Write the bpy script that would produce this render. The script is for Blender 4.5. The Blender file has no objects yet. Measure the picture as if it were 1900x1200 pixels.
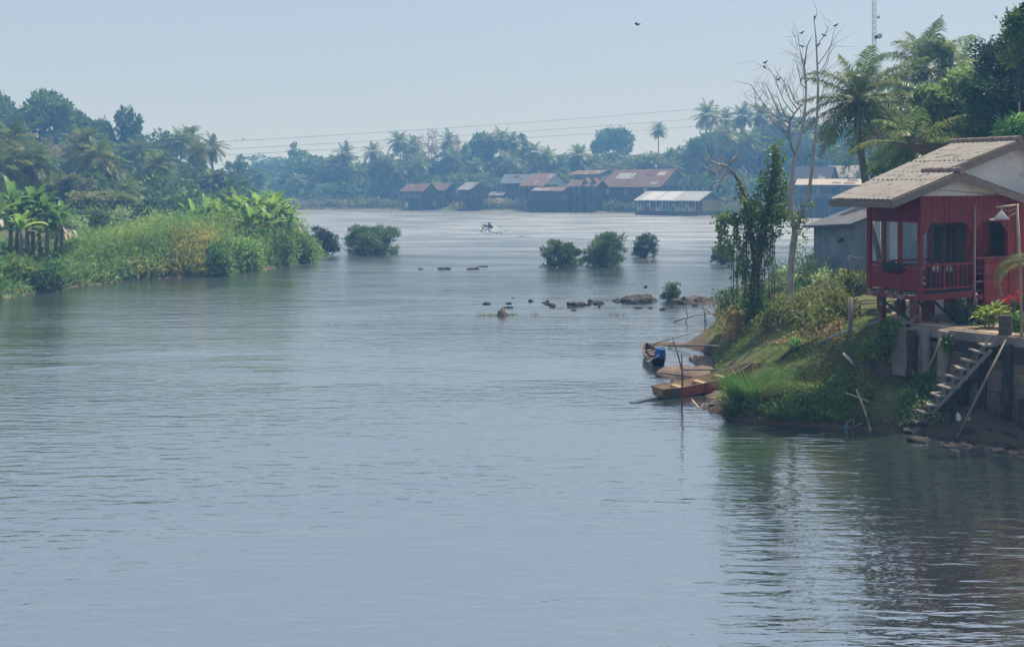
import bpy, math, random
import numpy as np
from mathutils import Vector, Matrix

# ------------------------------------------------------------------ camera, world, sun, exposure
scn = bpy.context.scene
COL = scn.collection
F, CX, HY, CH = 1900.0, 950.0, 345.0, 6.8          # focal length, centre, horizon (photo pixels), camera height
cam_d = bpy.data.cameras.new('camera'); cam = bpy.data.objects.new('camera', cam_d); COL.objects.link(cam)
cam.location = (0, 0, CH); cam.rotation_euler = (math.radians(90), 0, 0)
cam_d.sensor_width = 36; cam_d.sensor_fit = 'HORIZONTAL'; cam_d.lens = 36
cam_d.shift_y = -(600 - HY) / F
cam_d.clip_end = 6000
scn.camera = cam

SUN_EL, SUN_AZ = math.radians(60), math.radians(52)   # azimuth measured from +Y towards +X
w = bpy.data.worlds.new('World'); scn.world = w; w.use_nodes = True
wn = w.node_tree
sky = wn.nodes.new('ShaderNodeTexSky'); sky.sky_type = 'NISHITA'; sky.sun_disc = False
sky.sun_elevation = SUN_EL; sky.sun_rotation = SUN_AZ
sky.air_density = 1.25; sky.dust_density = 1.6; sky.ozone_density = 3.0; sky.altitude = 100
mixs = wn.nodes.new('ShaderNodeMix'); mixs.data_type = 'RGBA'; mixs.inputs['Factor'].default_value = 0.80   # milky dry-season haze evens the sky out
mixs.inputs['B'].default_value = (2.30, 2.72, 3.46, 1)
wn.links.new(sky.outputs[0], mixs.inputs['A']); wn.links.new(mixs.outputs['Result'], wn.nodes['Background'].inputs[0])
wn.nodes['Background'].inputs[1].default_value = 0.105
sd = bpy.data.lights.new('sun', 'SUN'); sun = bpy.data.objects.new('sun', sd); COL.objects.link(sun)
sd.energy = 3.7; sd.angle = math.radians(1.5); sd.color = (1.0, 0.93, 0.83)
sv = Vector((math.sin(SUN_AZ) * math.cos(SUN_EL), math.cos(SUN_AZ) * math.cos(SUN_EL), math.sin(SUN_EL)))
sun.rotation_euler = sv.to_track_quat('Z', 'Y').to_euler()
scn.view_settings.view_transform = 'Standard'; scn.view_settings.look = 'None'
scn.view_settings.exposure = 0.82; scn.view_settings.gamma = 1.0
try:
    scn.cycles.use_denoising = True; scn.cycles.max_bounces = 6; scn.cycles.volume_bounces = 0
    scn.cycles.transparent_max_bounces = 8; scn.cycles.volume_step_rate = 4
    scn.cycles.caustics_reflective = False; scn.cycles.caustics_refractive = False
except Exception:
    pass
HAZE_DENSITY = 0.0018

# ------------------------------------------------------------------ helpers
R = random.Random(7)
RN = np.random.default_rng(7)

def P(px, py, D):
    return Vector(((px - CX) / F * D, D, CH - (py - HY) / F * D))

def Wp(px, py, z=0.0):
    D = F * (CH - z) / (py - HY)
    return P(px, py, D)

def Dw(py, z=0.0):
    return F * (CH - z) / (py - HY)

def link(o, parent=None):
    COL.objects.link(o)
    if parent is not None: o.parent = parent
    return o

def tag(o, label=None, cat=None, group=None, kind=None):
    if label: o['label'] = label
    if cat: o['category'] = cat
    if group: o['group'] = group
    if kind: o['kind'] = kind
    return o

def thing(name, label, cat, loc=(0, 0, 0), rotz=0.0, group=None):
    o = bpy.data.objects.new(name, None); o.empty_display_size = 0.3
    COL.objects.link(o); o.location = loc; o.rotation_euler = (0, 0, rotz)
    return tag(o, label, cat, group)

def npmesh(name, V, Fq, m, parent=None, smooth=False):
    """V (n,3) array, Fq (m,k) int array of equal sized faces"""
    V = np.asarray(V, np.float32); Fq = np.asarray(Fq, np.int32)
    me = bpy.data.meshes.new(name)
    k = Fq.shape[1]
    me.vertices.add(len(V)); me.vertices.foreach_set('co', V.ravel())
    me.loops.add(Fq.size); me.loops.foreach_set('vertex_index', Fq.ravel())
    me.polygons.add(len(Fq))
    me.polygons.foreach_set('loop_start', np.arange(0, Fq.size, k, dtype=np.int32))
    if smooth: me.polygons.foreach_set('use_smooth', np.ones(len(Fq), bool))
    me.update(calc_edges=True)
    if m is not None: me.materials.append(m)
    o = bpy.data.objects.new(name, me)
    return link(o, parent)

class MB:
    """collects simple solids; build() links them as one mesh object"""
    def __init__(s): s.v = []; s.f = []; s.sm = []
    def add(s, vs, fs, smooth=False):
        n = len(s.v); s.v += [tuple(v) for v in vs]
        for f in fs: s.f.append(tuple(i + n for i in f)); s.sm.append(smooth)
        return s
    def box(s, x0, x1, y0, y1, z0, z1, M=None):
        vs = [Vector(p) for p in ((x0,y0,z0),(x1,y0,z0),(x1,y1,z0),(x0,y1,z0),(x0,y0,z1),(x1,y0,z1),(x1,y1,z1),(x0,y1,z1))]
        if M is not None: vs = [M @ v for v in vs]
        return s.add(vs, [(0,3,2,1),(4,5,6,7),(0,1,5,4),(1,2,6,5),(2,3,7,6),(3,0,4,7)])
    def bar(s, a, b, wd, th, up=(0, 0, 1)):
        """rectangular bar from a to b, wd sideways, th along up"""
        a = Vector(a); b = Vector(b); d = b - a; L = d.length; d.normalize()
        u = Vector(up)
        if abs(d.dot(u)) > 0.98: u = Vector((1, 0, 0))
        sdir = d.cross(u).normalized(); u = sdir.cross(d).normalized()
        vs = []
        for p in (a, b):
            for (i, j) in ((-1,-1),(1,-1),(1,1),(-1,1)):
                vs.append(p + sdir * (i * wd / 2) + u * (j * th / 2))
        return s.add(vs, [(0,3,2,1),(4,5,6,7),(0,1,5,4),(1,2,6,5),(2,3,7,6),(3,0,4,7)])
    def tube(s, pts, radii, n=7, smooth=True, caps=True):
        pts = [Vector(p) for p in pts]
        if not hasattr(radii, '__len__'): radii = [radii] * len(pts)
        base = len(s.v); prev = None
        for i, p in enumerate(pts):
            d = (pts[min(i + 1, len(pts) - 1)] - pts[max(i - 1, 0)])
            if d.length < 1e-9: d = Vector((0, 0, 1))
            d.normalize()
            if prev is None:
                u = Vector((0, 1, 0)) if abs(d.y) < 0.9 else Vector((1, 0, 0))
                u = (u - d * u.dot(d)).normalized()
            else:
                u = (prev - d * prev.dot(d))
                u = u.normalized() if u.length > 1e-6 else Vector((1, 0, 0))
            prev = u; v = d.cross(u)
            for k in range(n):
                a = 2 * math.pi * k / n
                s.v.append(tuple(p + (u * math.cos(a) + v * math.sin(a)) * radii[i]))
        for i in range(len(pts) - 1):
            for k in range(n):
                a = base + i * n + k; b = base + i * n + (k + 1) % n
                s.f.append((a, b, b + n, a + n)); s.sm.append(smooth)
        if caps:
            s.f.append(tuple(base + k for k in reversed(range(n)))); s.sm.append(False)
            e = base + (len(pts) - 1) * n
            s.f.append(tuple(e + k for k in range(n))); s.sm.append(False)
        return s
    def lathe(s, prof, n=16, c=(0, 0, 0), smooth=True, capb=True, capt=True):
        base = len(s.v); c = Vector(c)
        for (r, z) in prof:
            for k in range(n):
                a = 2 * math.pi * k / n
                s.v.append(tuple(c + Vector((r * math.cos(a), r * math.sin(a), z))))
        for i in range(len(prof) - 1):
            for k in range(n):
                a = base + i * n + k; b = base + i * n + (k + 1) % n
                s.f.append((a, b, b + n, a + n)); s.sm.append(smooth)
        if capb: s.f.append(tuple(base + k for k in reversed(range(n)))); s.sm.append(False)
        if capt:
            e = base + (len(prof) - 1) * n
            s.f.append(tuple(e + k for k in range(n))); s.sm.append(False)
        return s
    def prism(s, poly, y0, y1, M=None):
        """polygon of (x,z) extruded along y"""
        n = len(poly)
        vs = [Vector((x, y0, z)) for x, z in poly] + [Vector((x, y1, z)) for x, z in poly]
        if M is not None: vs = [M @ v for v in vs]
        fs = [tuple(range(n)), tuple(reversed(range(n, 2 * n)))]
        for i in range(n):
            j = (i + 1) % n; fs.append((i, i + n, j + n, j))
        return s.add(vs, fs)
    def build(s, name, m, parent=None):
        me = bpy.data.meshes.new(name); me.from_pydata(s.v, [], s.f); me.update()
        me.polygons.foreach_set('use_smooth', np.array(s.sm, bool))
        if m is not None: me.materials.append(m)
        return link(bpy.data.objects.new(name, me), parent)

def frame(pos, rotz=0, rx=0, ry=0):
    return Matrix.Translation(Vector(pos)) @ Matrix.Rotation(rotz, 4, 'Z') @ Matrix.Rotation(ry, 4, 'Y') @ Matrix.Rotation(rx, 4, 'X')

def vnoise(x, y, seed=0):
    """smooth value noise on arrays"""
    x = np.asarray(x, float); y = np.asarray(y, float)
    xi = np.floor(x).astype(np.int64); yi = np.floor(y).astype(np.int64)
    fx = x - xi; fy = y - yi; fx = fx * fx * (3 - 2 * fx); fy = fy * fy * (3 - 2 * fy)
    def h(a, b):
        n = (a * 374761393 + b * 668265263 + seed * 974711) & 0x7fffffff
        n = ((n ^ (n >> 13)) * 1274126177) & 0x7fffffff
        return ((n ^ (n >> 16)) & 0xffff) / 65535.0
    return (h(xi, yi) * (1 - fx) + h(xi + 1, yi) * fx) * (1 - fy) + (h(xi, yi + 1) * (1 - fx) + h(xi + 1, yi + 1) * fx) * fy

def fbm(x, y, seed=0, o=4):
    s = 0; a = 0.5
    for i in range(o):
        s = s + a * (vnoise(x * 2 ** i, y * 2 ** i, seed + i) - 0.5); a *= 0.5
    return s

# ------------------------------------------------------------------ materials
def _new(name):
    m = bpy.data.materials.new(name); m.use_nodes = True
    nt = m.node_tree; b = nt.nodes['Principled BSDF']
    return m, nt, b

def mat(name, c1, c2=None, scale=4.0, rough=0.85, bump=0.0, stretch=(1, 1, 1), spec=0.25, detail=6, metal=0.0, c3=None, s3=1.0, t3=0.6, board=0.0):
    """procedural: noise between c1 and c2, optional patches of c3 (stains), optional bump"""
    m, nt, b = _new(name); L = nt.links
    tc = nt.nodes.new('ShaderNodeTexCoord'); mp = nt.nodes.new('ShaderNodeMapping')
    mp.inputs['Scale'].default_value = stretch; L.new(tc.outputs['Object'], mp.inputs[0])
    nz = nt.nodes.new('ShaderNodeTexNoise'); nz.inputs['Scale'].default_value = scale; nz.inputs['Detail'].default_value = detail
    nz.inputs['Roughness'].default_value = 0.65
    L.new(mp.outputs[0], nz.inputs['Vector'])
    cr = nt.nodes.new('ShaderNodeValToRGB'); L.new(nz.outputs['Fac'], cr.inputs[0])
    cr.color_ramp.elements[0].position = 0.32; cr.color_ramp.elements[1].position = 0.68
    c2 = c2 or tuple(x * 0.75 for x in c1)
    cr.color_ramp.elements[0].color = (*c1, 1); cr.color_ramp.elements[1].color = (*c2, 1)
    out = cr.outputs[0]
    if c3:
        n3 = nt.nodes.new('ShaderNodeTexNoise'); n3.inputs['Scale'].default_value = s3; n3.inputs['Detail'].default_value = 8
        L.new(tc.outputs['Object'], n3.inputs['Vector'])
        r3 = nt.nodes.new('ShaderNodeValToRGB'); L.new(n3.outputs['Fac'], r3.inputs[0])
        r3.color_ramp.elements[0].position = t3 - 0.06; r3.color_ramp.elements[1].position = t3 + 0.06
        mx = nt.nodes.new('ShaderNodeMix'); mx.data_type = 'RGBA'
        L.new(r3.outputs[0], mx.inputs['Factor']); L.new(out, mx.inputs['A']); mx.inputs['B'].default_value = (*c3, 1)
        out = mx.outputs['Result']
    if board:                                  # every board or block its own tone
        g = nt.nodes.new('ShaderNodeNewGeometry'); mr = nt.nodes.new('ShaderNodeMapRange'); mr.inputs['To Min'].default_value = 1 - board; mr.inputs['To Max'].default_value = 1 + board * .8
        L.new(g.outputs['Random Per Island'], mr.inputs['Value']); hs = nt.nodes.new('ShaderNodeHueSaturation'); L.new(mr.outputs[0], hs.inputs['Value']); L.new(out, hs.inputs['Color']); out = hs.outputs[0]
    L.new(out, b.inputs['Base Color'])
    b.inputs['Roughness'].default_value = rough; b.inputs['Specular IOR Level'].default_value = spec
    b.inputs['Metallic'].default_value = metal
    if bump:
        bp = nt.nodes.new('ShaderNodeBump'); bp.inputs['Strength'].default_value = bump; bp.inputs['Distance'].default_value = 0.02
        L.new(nz.outputs['Fac'], bp.inputs['Height']); L.new(bp.outputs[0], b.inputs['Normal'])
    return m

def leafmat(name, c1, c2, c3=None, scale=0.6, trans=0.3, rough=0.55, spec=0.3):
    """leaves: each leaf its own tone between c1 and c2, whole twigs drifting towards c3"""
    c1, c2, c3 = (tuple(min(.5, x * 2.25) for x in c) if c else None for c in (c1, c2, c3)); trans = min(.5, trans + .1); spec = min(spec, .2)
    m, nt, b = _new(name); L = nt.links
    g = nt.nodes.new('ShaderNodeNewGeometry')
    mx = nt.nodes.new('ShaderNodeMix'); mx.data_type = 'RGBA'
    L.new(g.outputs['Random Per Island'], mx.inputs['Factor'])
    mx.inputs['A'].default_value = (*c1, 1); mx.inputs['B'].default_value = (*c2, 1)
    tc = nt.nodes.new('ShaderNodeTexCoord'); nz = nt.nodes.new('ShaderNodeTexNoise')
    nz.inputs['Scale'].default_value = scale; nz.inputs['Detail'].default_value = 3
    L.new(tc.outputs['Object'], nz.inputs['Vector'])
    cr = nt.nodes.new('ShaderNodeValToRGB'); L.new(nz.outputs['Fac'], cr.inputs[0])
    cr.color_ramp.elements[0].position = 0.45; cr.color_ramp.elements[1].position = 0.68
    m2 = nt.nodes.new('ShaderNodeMix'); m2.data_type = 'RGBA'
    L.new(cr.outputs[0], m2.inputs['Factor']); L.new(mx.outputs['Result'], m2.inputs['A'])
    m2.inputs['B'].default_value = (*(c3 or c2), 1)
    oi = nt.nodes.new('ShaderNodeObjectInfo')
    hs = nt.nodes.new('ShaderNodeHueSaturation')
    mr = nt.nodes.new('ShaderNodeMapRange'); mr.inputs['To Min'].default_value = 0.8; mr.inputs['To Max'].default_value = 1.25
    L.new(oi.outputs['Random'], mr.inputs['Value']); L.new(mr.outputs[0], hs.inputs['Value'])
    L.new(m2.outputs['Result'], hs.inputs['Color'])
    L.new(hs.outputs[0], b.inputs['Base Color'])
    b.inputs['Roughness'].default_value = rough; b.inputs['Specular IOR Level'].default_value = spec
    tr = nt.nodes.new('ShaderNodeBsdfTranslucent'); L.new(hs.outputs[0], tr.inputs['Color'])
    ms = nt.nodes.new('ShaderNodeMixShader'); ms.inputs[0].default_value = trans
    L.new(b.outputs[0], ms.inputs[1]); L.new(tr.outputs[0], ms.inputs[2])
    L.new(ms.outputs[0], nt.nodes['Material Output'].inputs['Surface'])
    return m

M = {}
M['bark'] = mat('bark', (.16, .13, .10), (.08, .065, .05), 3, bump=.6, stretch=(3, 3, .6))
M['palm_bark'] = mat('palm_bark', (.24, .20, .16), (.11, .09, .07), 5, bump=.5, stretch=(.6, .6, 4))
M['dead_wood'] = mat('dead_wood', (.47, .43, .40), (.24, .215, .195), 3.5, bump=.6, stretch=(2, 2, .5))
M['grey_twig'] = mat('grey_twig', (.34, .31, .29), (.20, .18, .165), 4)
M['dark_twig'] = mat('dark_twig', (.16, .13, .11), (.09, .07, .06), 4)
M['leaf_far'] = leafmat('leaf_far', (.030, .060, .020), (.055, .095, .030), (.075, .10, .035), .25)
M['leaf_far_dark'] = leafmat('leaf_far_dark', (.024, .052, .020), (.042, .078, .028), (.055, .09, .032), .25, .2)
M['leaf_far_olive'] = leafmat('leaf_far_olive', (.065, .085, .030), (.10, .115, .045), (.12, .11, .05), .3)
M['leaf_tawny'] = leafmat('leaf_tawny', (.11, .085, .060), (.15, .11, .08), (.09, .09, .05), .3)
M['frond_far'] = leafmat('frond_far', (.042, .070, .024), (.075, .105, .036), (.095, .10, .04), .5, .3, .4, .5)
M['frond_near'] = leafmat('frond_near', (.036, .068, .018), (.062, .100, .026), (.105, .115, .03), .45, .35, .4, .5)
M['frond_dry'] = leafmat('frond_dry', (.20, .14, .08), (.12, .08, .045), (.26, .19, .10), 1.0, .2)
M['banana'] = leafmat('banana', (.055, .11, .024), (.105, .18, .038), (.14, .19, .05), .8, .4, .4, .4)
M['banana_dark'] = leafmat('banana_dark', (.040, .085, .025), (.075, .135, .040), (.05, .10, .03), .8, .35, .4, .4)
M['banana_dry'] = leafmat('banana_dry', (.28, .21, .14), (.17, .12, .08), (.34, .27, .19), 1.0, .2)
M['banana_stem'] = mat('banana_stem', (.22, .19, .11), (.11, .09, .055), 3, bump=.4, stretch=(3, 3, .5))
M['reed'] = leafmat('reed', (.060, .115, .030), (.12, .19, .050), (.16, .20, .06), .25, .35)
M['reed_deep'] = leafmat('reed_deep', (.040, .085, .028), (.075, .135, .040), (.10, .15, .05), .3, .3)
M['reed_yellow'] = leafmat('reed_yellow', (.19, .18, .046), (.13, .145, .04), (.22, .195, .06), .7, .35)
M['bush'] = leafmat('bush', (.028, .058, .022), (.055, .095, .034), (.10, .145, .045), .9, .25, .45, .35)
M['bush_dark'] = leafmat('bush_dark', (.020, .042, .024), (.034, .062, .030), (.05, .085, .035), .6, .2)
M['vine'] = leafmat('vine', (.030, .062, .020), (.065, .115, .034), (.11, .15, .045), 1.2, .3, .4, .4)
M['thicket'] = leafmat('thicket', (.040, .075, .022), (.085, .13, .04), (.12, .15, .045), .8, .35)
M['shrub_pale'] = leafmat('shrub_pale', (.10, .15, .07), (.17, .22, .11), (.15, .17, .06), .9, .3)
M['shrub_olive'] = leafmat('shrub_olive', (.062, .088, .026), (.10, .115, .036), (.12, .10, .036), .7, .3)
M['shrub_dry'] = leafmat('shrub_dry', (.17, .11, .055), (.13, .085, .045), (.10, .085, .036), .9, .25)
M['grass'] = leafmat('grass', (.045, .085, .022), (.085, .13, .034), (.13, .14, .05), .7, .25)
M['grass_bright'] = leafmat('grass_bright', (.030, .078, .016), (.055, .112, .024), (.080, .090, .03), .9, .35)
M['tamarind'] = leafmat('tamarind', (.012, .030, .016), (.024, .050, .024), (.035, .065, .03), .6, .18)
M['lime_leaf'] = leafmat('lime_leaf', (.05, .12, .035), (.09, .18, .055), (.08, .15, .04), 1.2, .4)
M['yellow_leaf'] = leafmat('yellow_leaf', (.16, .25, .03), (.33, .36, .045), (.09, .17, .03), 2.5, .4)
M['red_flower'] = mat('red_flower', (.62, .03, .02), (.75, .08, .03), 9, rough=.6)

M['red_paint'] = mat('red_paint', (.19, .014, .019), (.135, .011, .015), 6, rough=.62, bump=.25, stretch=(4, 4, .7), c3=(.15, .040, .038), s3=3.2, t3=.60, board=0.28)
M['red_paint_post'] = mat('red_paint_post', (.21, .022, .026), (.14, .016, .019), 7, rough=.6, bump=.2, stretch=(4, 4, 1), c3=(.24, .16, .13), s3=9, t3=.71)
M['red_worn'] = mat('red_worn', (.21, .05, .05), (.14, .035, .035), 6, rough=.75, bump=.3, c3=(.24, .20, .18), s3=3.5, t3=.58)
M['roof_cement'] = mat('roof_cement', (.285, .262, .232), (.205, .188, .168), 2.2, rough=.95, bump=.25, stretch=(2.2, .5, 1), c3=(.11, .105, .095), s3=2.4, t3=.60)
M['ridge_tile'] = mat('ridge_tile', (.30, .21, .18), (.20, .15, .13), 6, rough=.9, bump=.3)
M['fascia'] = mat('fascia', (.25, .21, .175), (.14, .115, .10), 3, rough=.85, bump=.4, stretch=(1, 1, 6))
M['gable_white'] = mat('gable_white', (.62, .61, .60), (.52, .51, .51), 2.5, rough=.9, c3=(.40, .39, .38), s3=2, t3=.64)
M['dark_plank'] = mat('dark_plank', (.075, .06, .05), (.035, .028, .024), 4, rough=.8, bump=.4, stretch=(5, 5, .5), board=0.3)
M['veranda_wood'] = mat('veranda_wood', (.17, .13, .105), (.085, .065, .052), 4, rough=.8, bump=.4, stretch=(5, 5, .5), board=0.3)
M['grey_plank'] = mat('grey_plank', (.30, .275, .25), (.17, .15, .135), 5, rough=.9, bump=.5, stretch=(5, 1, 1), board=0.25)
M['pale_plank'] = mat('pale_plank', (.30, .265, .225), (.17, .15, .13), 5, rough=.9, bump=.5, stretch=(4, 1, 1), board=0.25)
M['bamboo'] = mat('bamboo', (.46, .38, .25), (.30, .24, .155), 4, rough=.6, bump=.2)
M['bamboo_grey'] = mat('bamboo_grey', (.24, .205, .165), (.14, .12, .10), 4, rough=.7, bump=.2)
M['pile'] = mat('pile', (.070, .058, .050), (.028, .024, .022), 4, rough=.9, bump=.9, stretch=(4, 4, .5))
M['wall_block'] = mat('wall_block', (.27, .20, .15), (.17, .125, .095), 2.5, rough=.95, bump=.7, c3=(.10, .09, .08), s3=1.1, t3=.54, board=0.28)
M['concrete'] = mat('concrete', (.29, .245, .20), (.19, .16, .135), 3, rough=.95, bump=.4, c3=(.14, .13, .115), s3=1.3, t3=.6)
M['tin_blue'] = mat('tin_blue', (.20, .255, .32), (.15, .195, .25), 1.5, rough=.5, spec=.4, c3=(.26, .30, .34), s3=1.2, t3=.58)
M['tin_pale'] = mat('tin_pale', (.42, .50, .56), (.33, .40, .46), 1.5, rough=.5, spec=.4)
M['tin_grey'] = mat('tin_grey', (.12, .125, .14), (.08, .085, .095), 2, rough=.7)
M['pvc_blue'] = mat('pvc_blue', (.24, .33, .40), (.18, .25, .31), 3, rough=.45)
M['hose'] = mat('hose', (.42, .40, .40), (.30, .28, .29), 3, rough=.5)
M['white'] = mat('white', (.78, .77, .75), (.70, .69, .66), 4, rough=.55)
M['lamp_white'] = mat('lamp_white', (.80, .75, .70), (.72, .66, .61), 5, rough=.5)
M['rope'] = mat('rope', (.34, .27, .18), (.22, .17, .11), 18, rough=.95, bump=.5)
M['rock'] = mat('rock', (.115, .098, .082), (.05, .045, .04), 2.2, rough=.95, bump=.9)
M['wet_rock'] = mat('wet_rock', (.060, .053, .048), (.028, .026, .024), 3, rough=.7, bump=.8, spec=.08)
M['sandstone'] = mat('sandstone', (.205, .15, .11), (.13, .098, .073), 2.2, rough=.9, bump=.5, stretch=(1, 1, 3), c3=(.15, .115, .085), s3=1.2, t3=.62)
M['mud'] = mat('mud', (.15, .11, .08), (.075, .056, .042), 3, rough=.85, bump=.6)
M['boat_red'] = mat('boat_red', (.52, .11, .075), (.40, .085, .06), 4, rough=.7, c3=(.22, .14, .11), s3=2.5, t3=.64)
M['boat_wood'] = mat('boat_wood', (.17, .125, .10), (.095, .07, .056), 4, rough=.8, bump=.4, stretch=(1, 4, 4))
M['boat_inside'] = mat('boat_inside', (.42, .31, .19), (.29, .21, .13), 4, rough=.8, bump=.3)
M['boat_grey'] = mat('boat_grey', (.34, .30, .25), (.22, .19, .16), 4, rough=.8, bump=.3, stretch=(1, 1, 4))
M['barrel_blue'] = mat('barrel_blue', (.015, .115, .36), (.012, .085, .27), 4, rough=.45)
M['plank_teal'] = mat('plank_teal', (.085, .12, .125), (.055, .08, .085), 4, rough=.6)
M['black'] = mat('black', (.02, .02, .022), (.012, .012, .014), 4, rough=.6)
M['bird'] = mat('bird', (.022, .02, .02), (.035, .03, .03), 20, rough=.7)
M['steel'] = mat('steel', (.42, .43, .45), (.33, .34, .36), 3, rough=.45, metal=.3)
M['drum'] = mat('drum', (.085, .072, .066), (.13, .10, .085), 5, rough=.8, bump=.3)
M['wire'] = mat('wire', (.09, .09, .10), (.07, .07, .08), 2, rough=.6)
M['cloth_dark'] = mat('cloth_dark', (.035, .05, .055), (.02, .03, .03), 6, rough=.9)
M['foam'] = mat('foam', (.80, .83, .85), (.66, .70, .73), 3, rough=.8)
# village
M['v_rust'] = mat('v_rust', (.17, .098, .080), (.125, .078, .066), .8, rough=.9, stretch=(1, 1, 1), c3=(.13, .075, .065), s3=.3, t3=.6)
M['v_rust_brown'] = mat('v_rust_brown', (.185, .12, .098), (.13, .09, .076), .8, rough=.9)
M['v_silver'] = mat('v_silver', (.46, .49, .52), (.37, .40, .43), .7, rough=.45, spec=.5)
M['v_silver2'] = mat('v_silver2', (.31, .335, .36), (.25, .27, .295), .7, rough=.5, spec=.5)
M['v_grey_roof'] = mat('v_grey_roof', (.27, .28, .30), (.19, .20, .22), .8, rough=.8)
M['v_dark_roof'] = mat('v_dark_roof', (.065, .065, .075), (.045, .045, .052), .8, rough=.85)
M['v_tan_roof'] = mat('v_tan_roof', (.40, .35, .30), (.30, .26, .23), .8, rough=.85)
M['v_dark_wood'] = mat('v_dark_wood', (.115, .085, .068), (.05, .04, .034), 1.2, rough=.85, stretch=(4, 4, .5), bump=.4)
M['v_brown_wood'] = mat('v_brown_wood', (.14, .095, .07), (.085, .06, .046), 1.2, rough=.85, stretch=(4, 4, .5), bump=.4)
M['v_grey_wall'] = mat('v_grey_wall', (.23, .24, .25), (.17, .175, .185), 1.0, rough=.85)
M['v_white'] = mat('v_white', (.66, .66, .66), (.55, .55, .56), 1.0, rough=.85)
M['v_blue_rail'] = mat('v_blue_rail', (.30, .37, .42), (.23, .29, .34), 1.2, rough=.8)
M['v_yellow'] = mat('v_yellow', (.47, .33, .13), (.40, .28, .11), .9, rough=.85)
M['v_cream'] = mat('v_cream', (.50, .44, .34), (.42, .37, .29), .9, rough=.85)
M['v_teal'] = mat('v_teal', (.10, .25, .29), (.085, .21, .25), .9, rough=.8)
M['v_pink'] = mat('v_pink', (.36, .17, .15), (.29, .14, .125), .9, rough=.8)
M['v_maroon'] = mat('v_maroon', (.15, .075, .065), (.11, .055, .05), .9, rough=.85)
M['v_green'] = mat('v_green', (.10, .27, .20), (.085, .22, .17), .9, rough=.7)
M['v_orange'] = mat('v_orange', (.52, .22, .12), (.42, .17, .10), .9, rough=.8)

# ground with soil and grass patches
def ground_mat(name, soil1, soil2, g1, g2, zlow, zhigh, gscale=.5, bias=0.5):
    m, nt, b = _new(name); L = nt.links
    tc = nt.nodes.new('ShaderNodeTexCoord')
    def noise(sc, d=8):
        n = nt.nodes.new('ShaderNodeTexNoise'); n.inputs['Scale'].default_value = sc; n.inputs['Detail'].default_value = d
        L.new(tc.outputs['Object'], n.inputs['Vector']); return n
    def mixc(f, a, bb):
        x = nt.nodes.new('ShaderNodeMix'); x.data_type = 'RGBA'
        L.new(f, x.inputs['Factor'])
        for k, v in (('A', a), ('B', bb)):
            if isinstance(v, tuple): x.inputs[k].default_value = (*v, 1)
            else: L.new(v, x.inputs[k])
        return x.outputs['Result']
    n1 = noise(2.5); n2 = noise(gscale); n3 = noise(7.0)
    soil = mixc(n1.outputs['Fac'], soil1, soil2); grass = mixc(n3.outputs['Fac'], g1, g2)
    sp = nt.nodes.new('ShaderNodeSeparateXYZ'); L.new(tc.outputs['Object'], sp.inputs[0])
    mr = nt.nodes.new('ShaderNodeMapRange'); mr.inputs['From Min'].default_value = zlow; mr.inputs['From Max'].default_value = zhigh
    mr.inputs['To Min'].default_value = -.35; mr.inputs['To Max'].default_value = .12
    L.new(sp.outputs['Z'], mr.inputs['Value'])
    ad = nt.nodes.new('ShaderNodeMath'); ad.operation = 'ADD'; L.new(mr.outputs[0], ad.inputs[0]); L.new(n2.outputs['Fac'], ad.inputs[1])
    cr = nt.nodes.new('ShaderNodeValToRGB'); cr.color_ramp.elements[0].position = bias - .07; cr.color_ramp.elements[1].position = bias + .07
    L.new(ad.outputs[0], cr.inputs[0])
    L.new(mixc(cr.outputs[0], soil, grass), b.inputs['Base Color'])
    b.inputs['Roughness'].default_value = .95; b.inputs['Specular IOR Level'].default_value = .15
    bp = nt.nodes.new('ShaderNodeBump'); bp.inputs['Strength'].default_value = .7; bp.inputs['Distance'].default_value = .05
    L.new(n1.outputs['Fac'], bp.inputs['Height']); L.new(bp.outputs[0], b.inputs['Normal'])
    return m
M['bank'] = ground_mat('bank', (.125, .088, .062), (.06, .045, .035), (.07, .105, .035), (.12, .135, .05), -.1, .45, .8, .57)
M['bank_far'] = ground_mat('bank_far', (.20, .15, .11), (.12, .09, .07), (.06, .085, .03), (.09, .105, .04), -.6, .5, .12, .47)
M['yard'] = mat('yard', (.44, .35, .25), (.33, .26, .185), 1.2, rough=.95, bump=.4, c3=(.19, .16, .11), s3=.8, t3=.6)
M['riverbed'] = mat('riverbed', (.10, .085, .06), (.07, .06, .045), .5)

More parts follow.
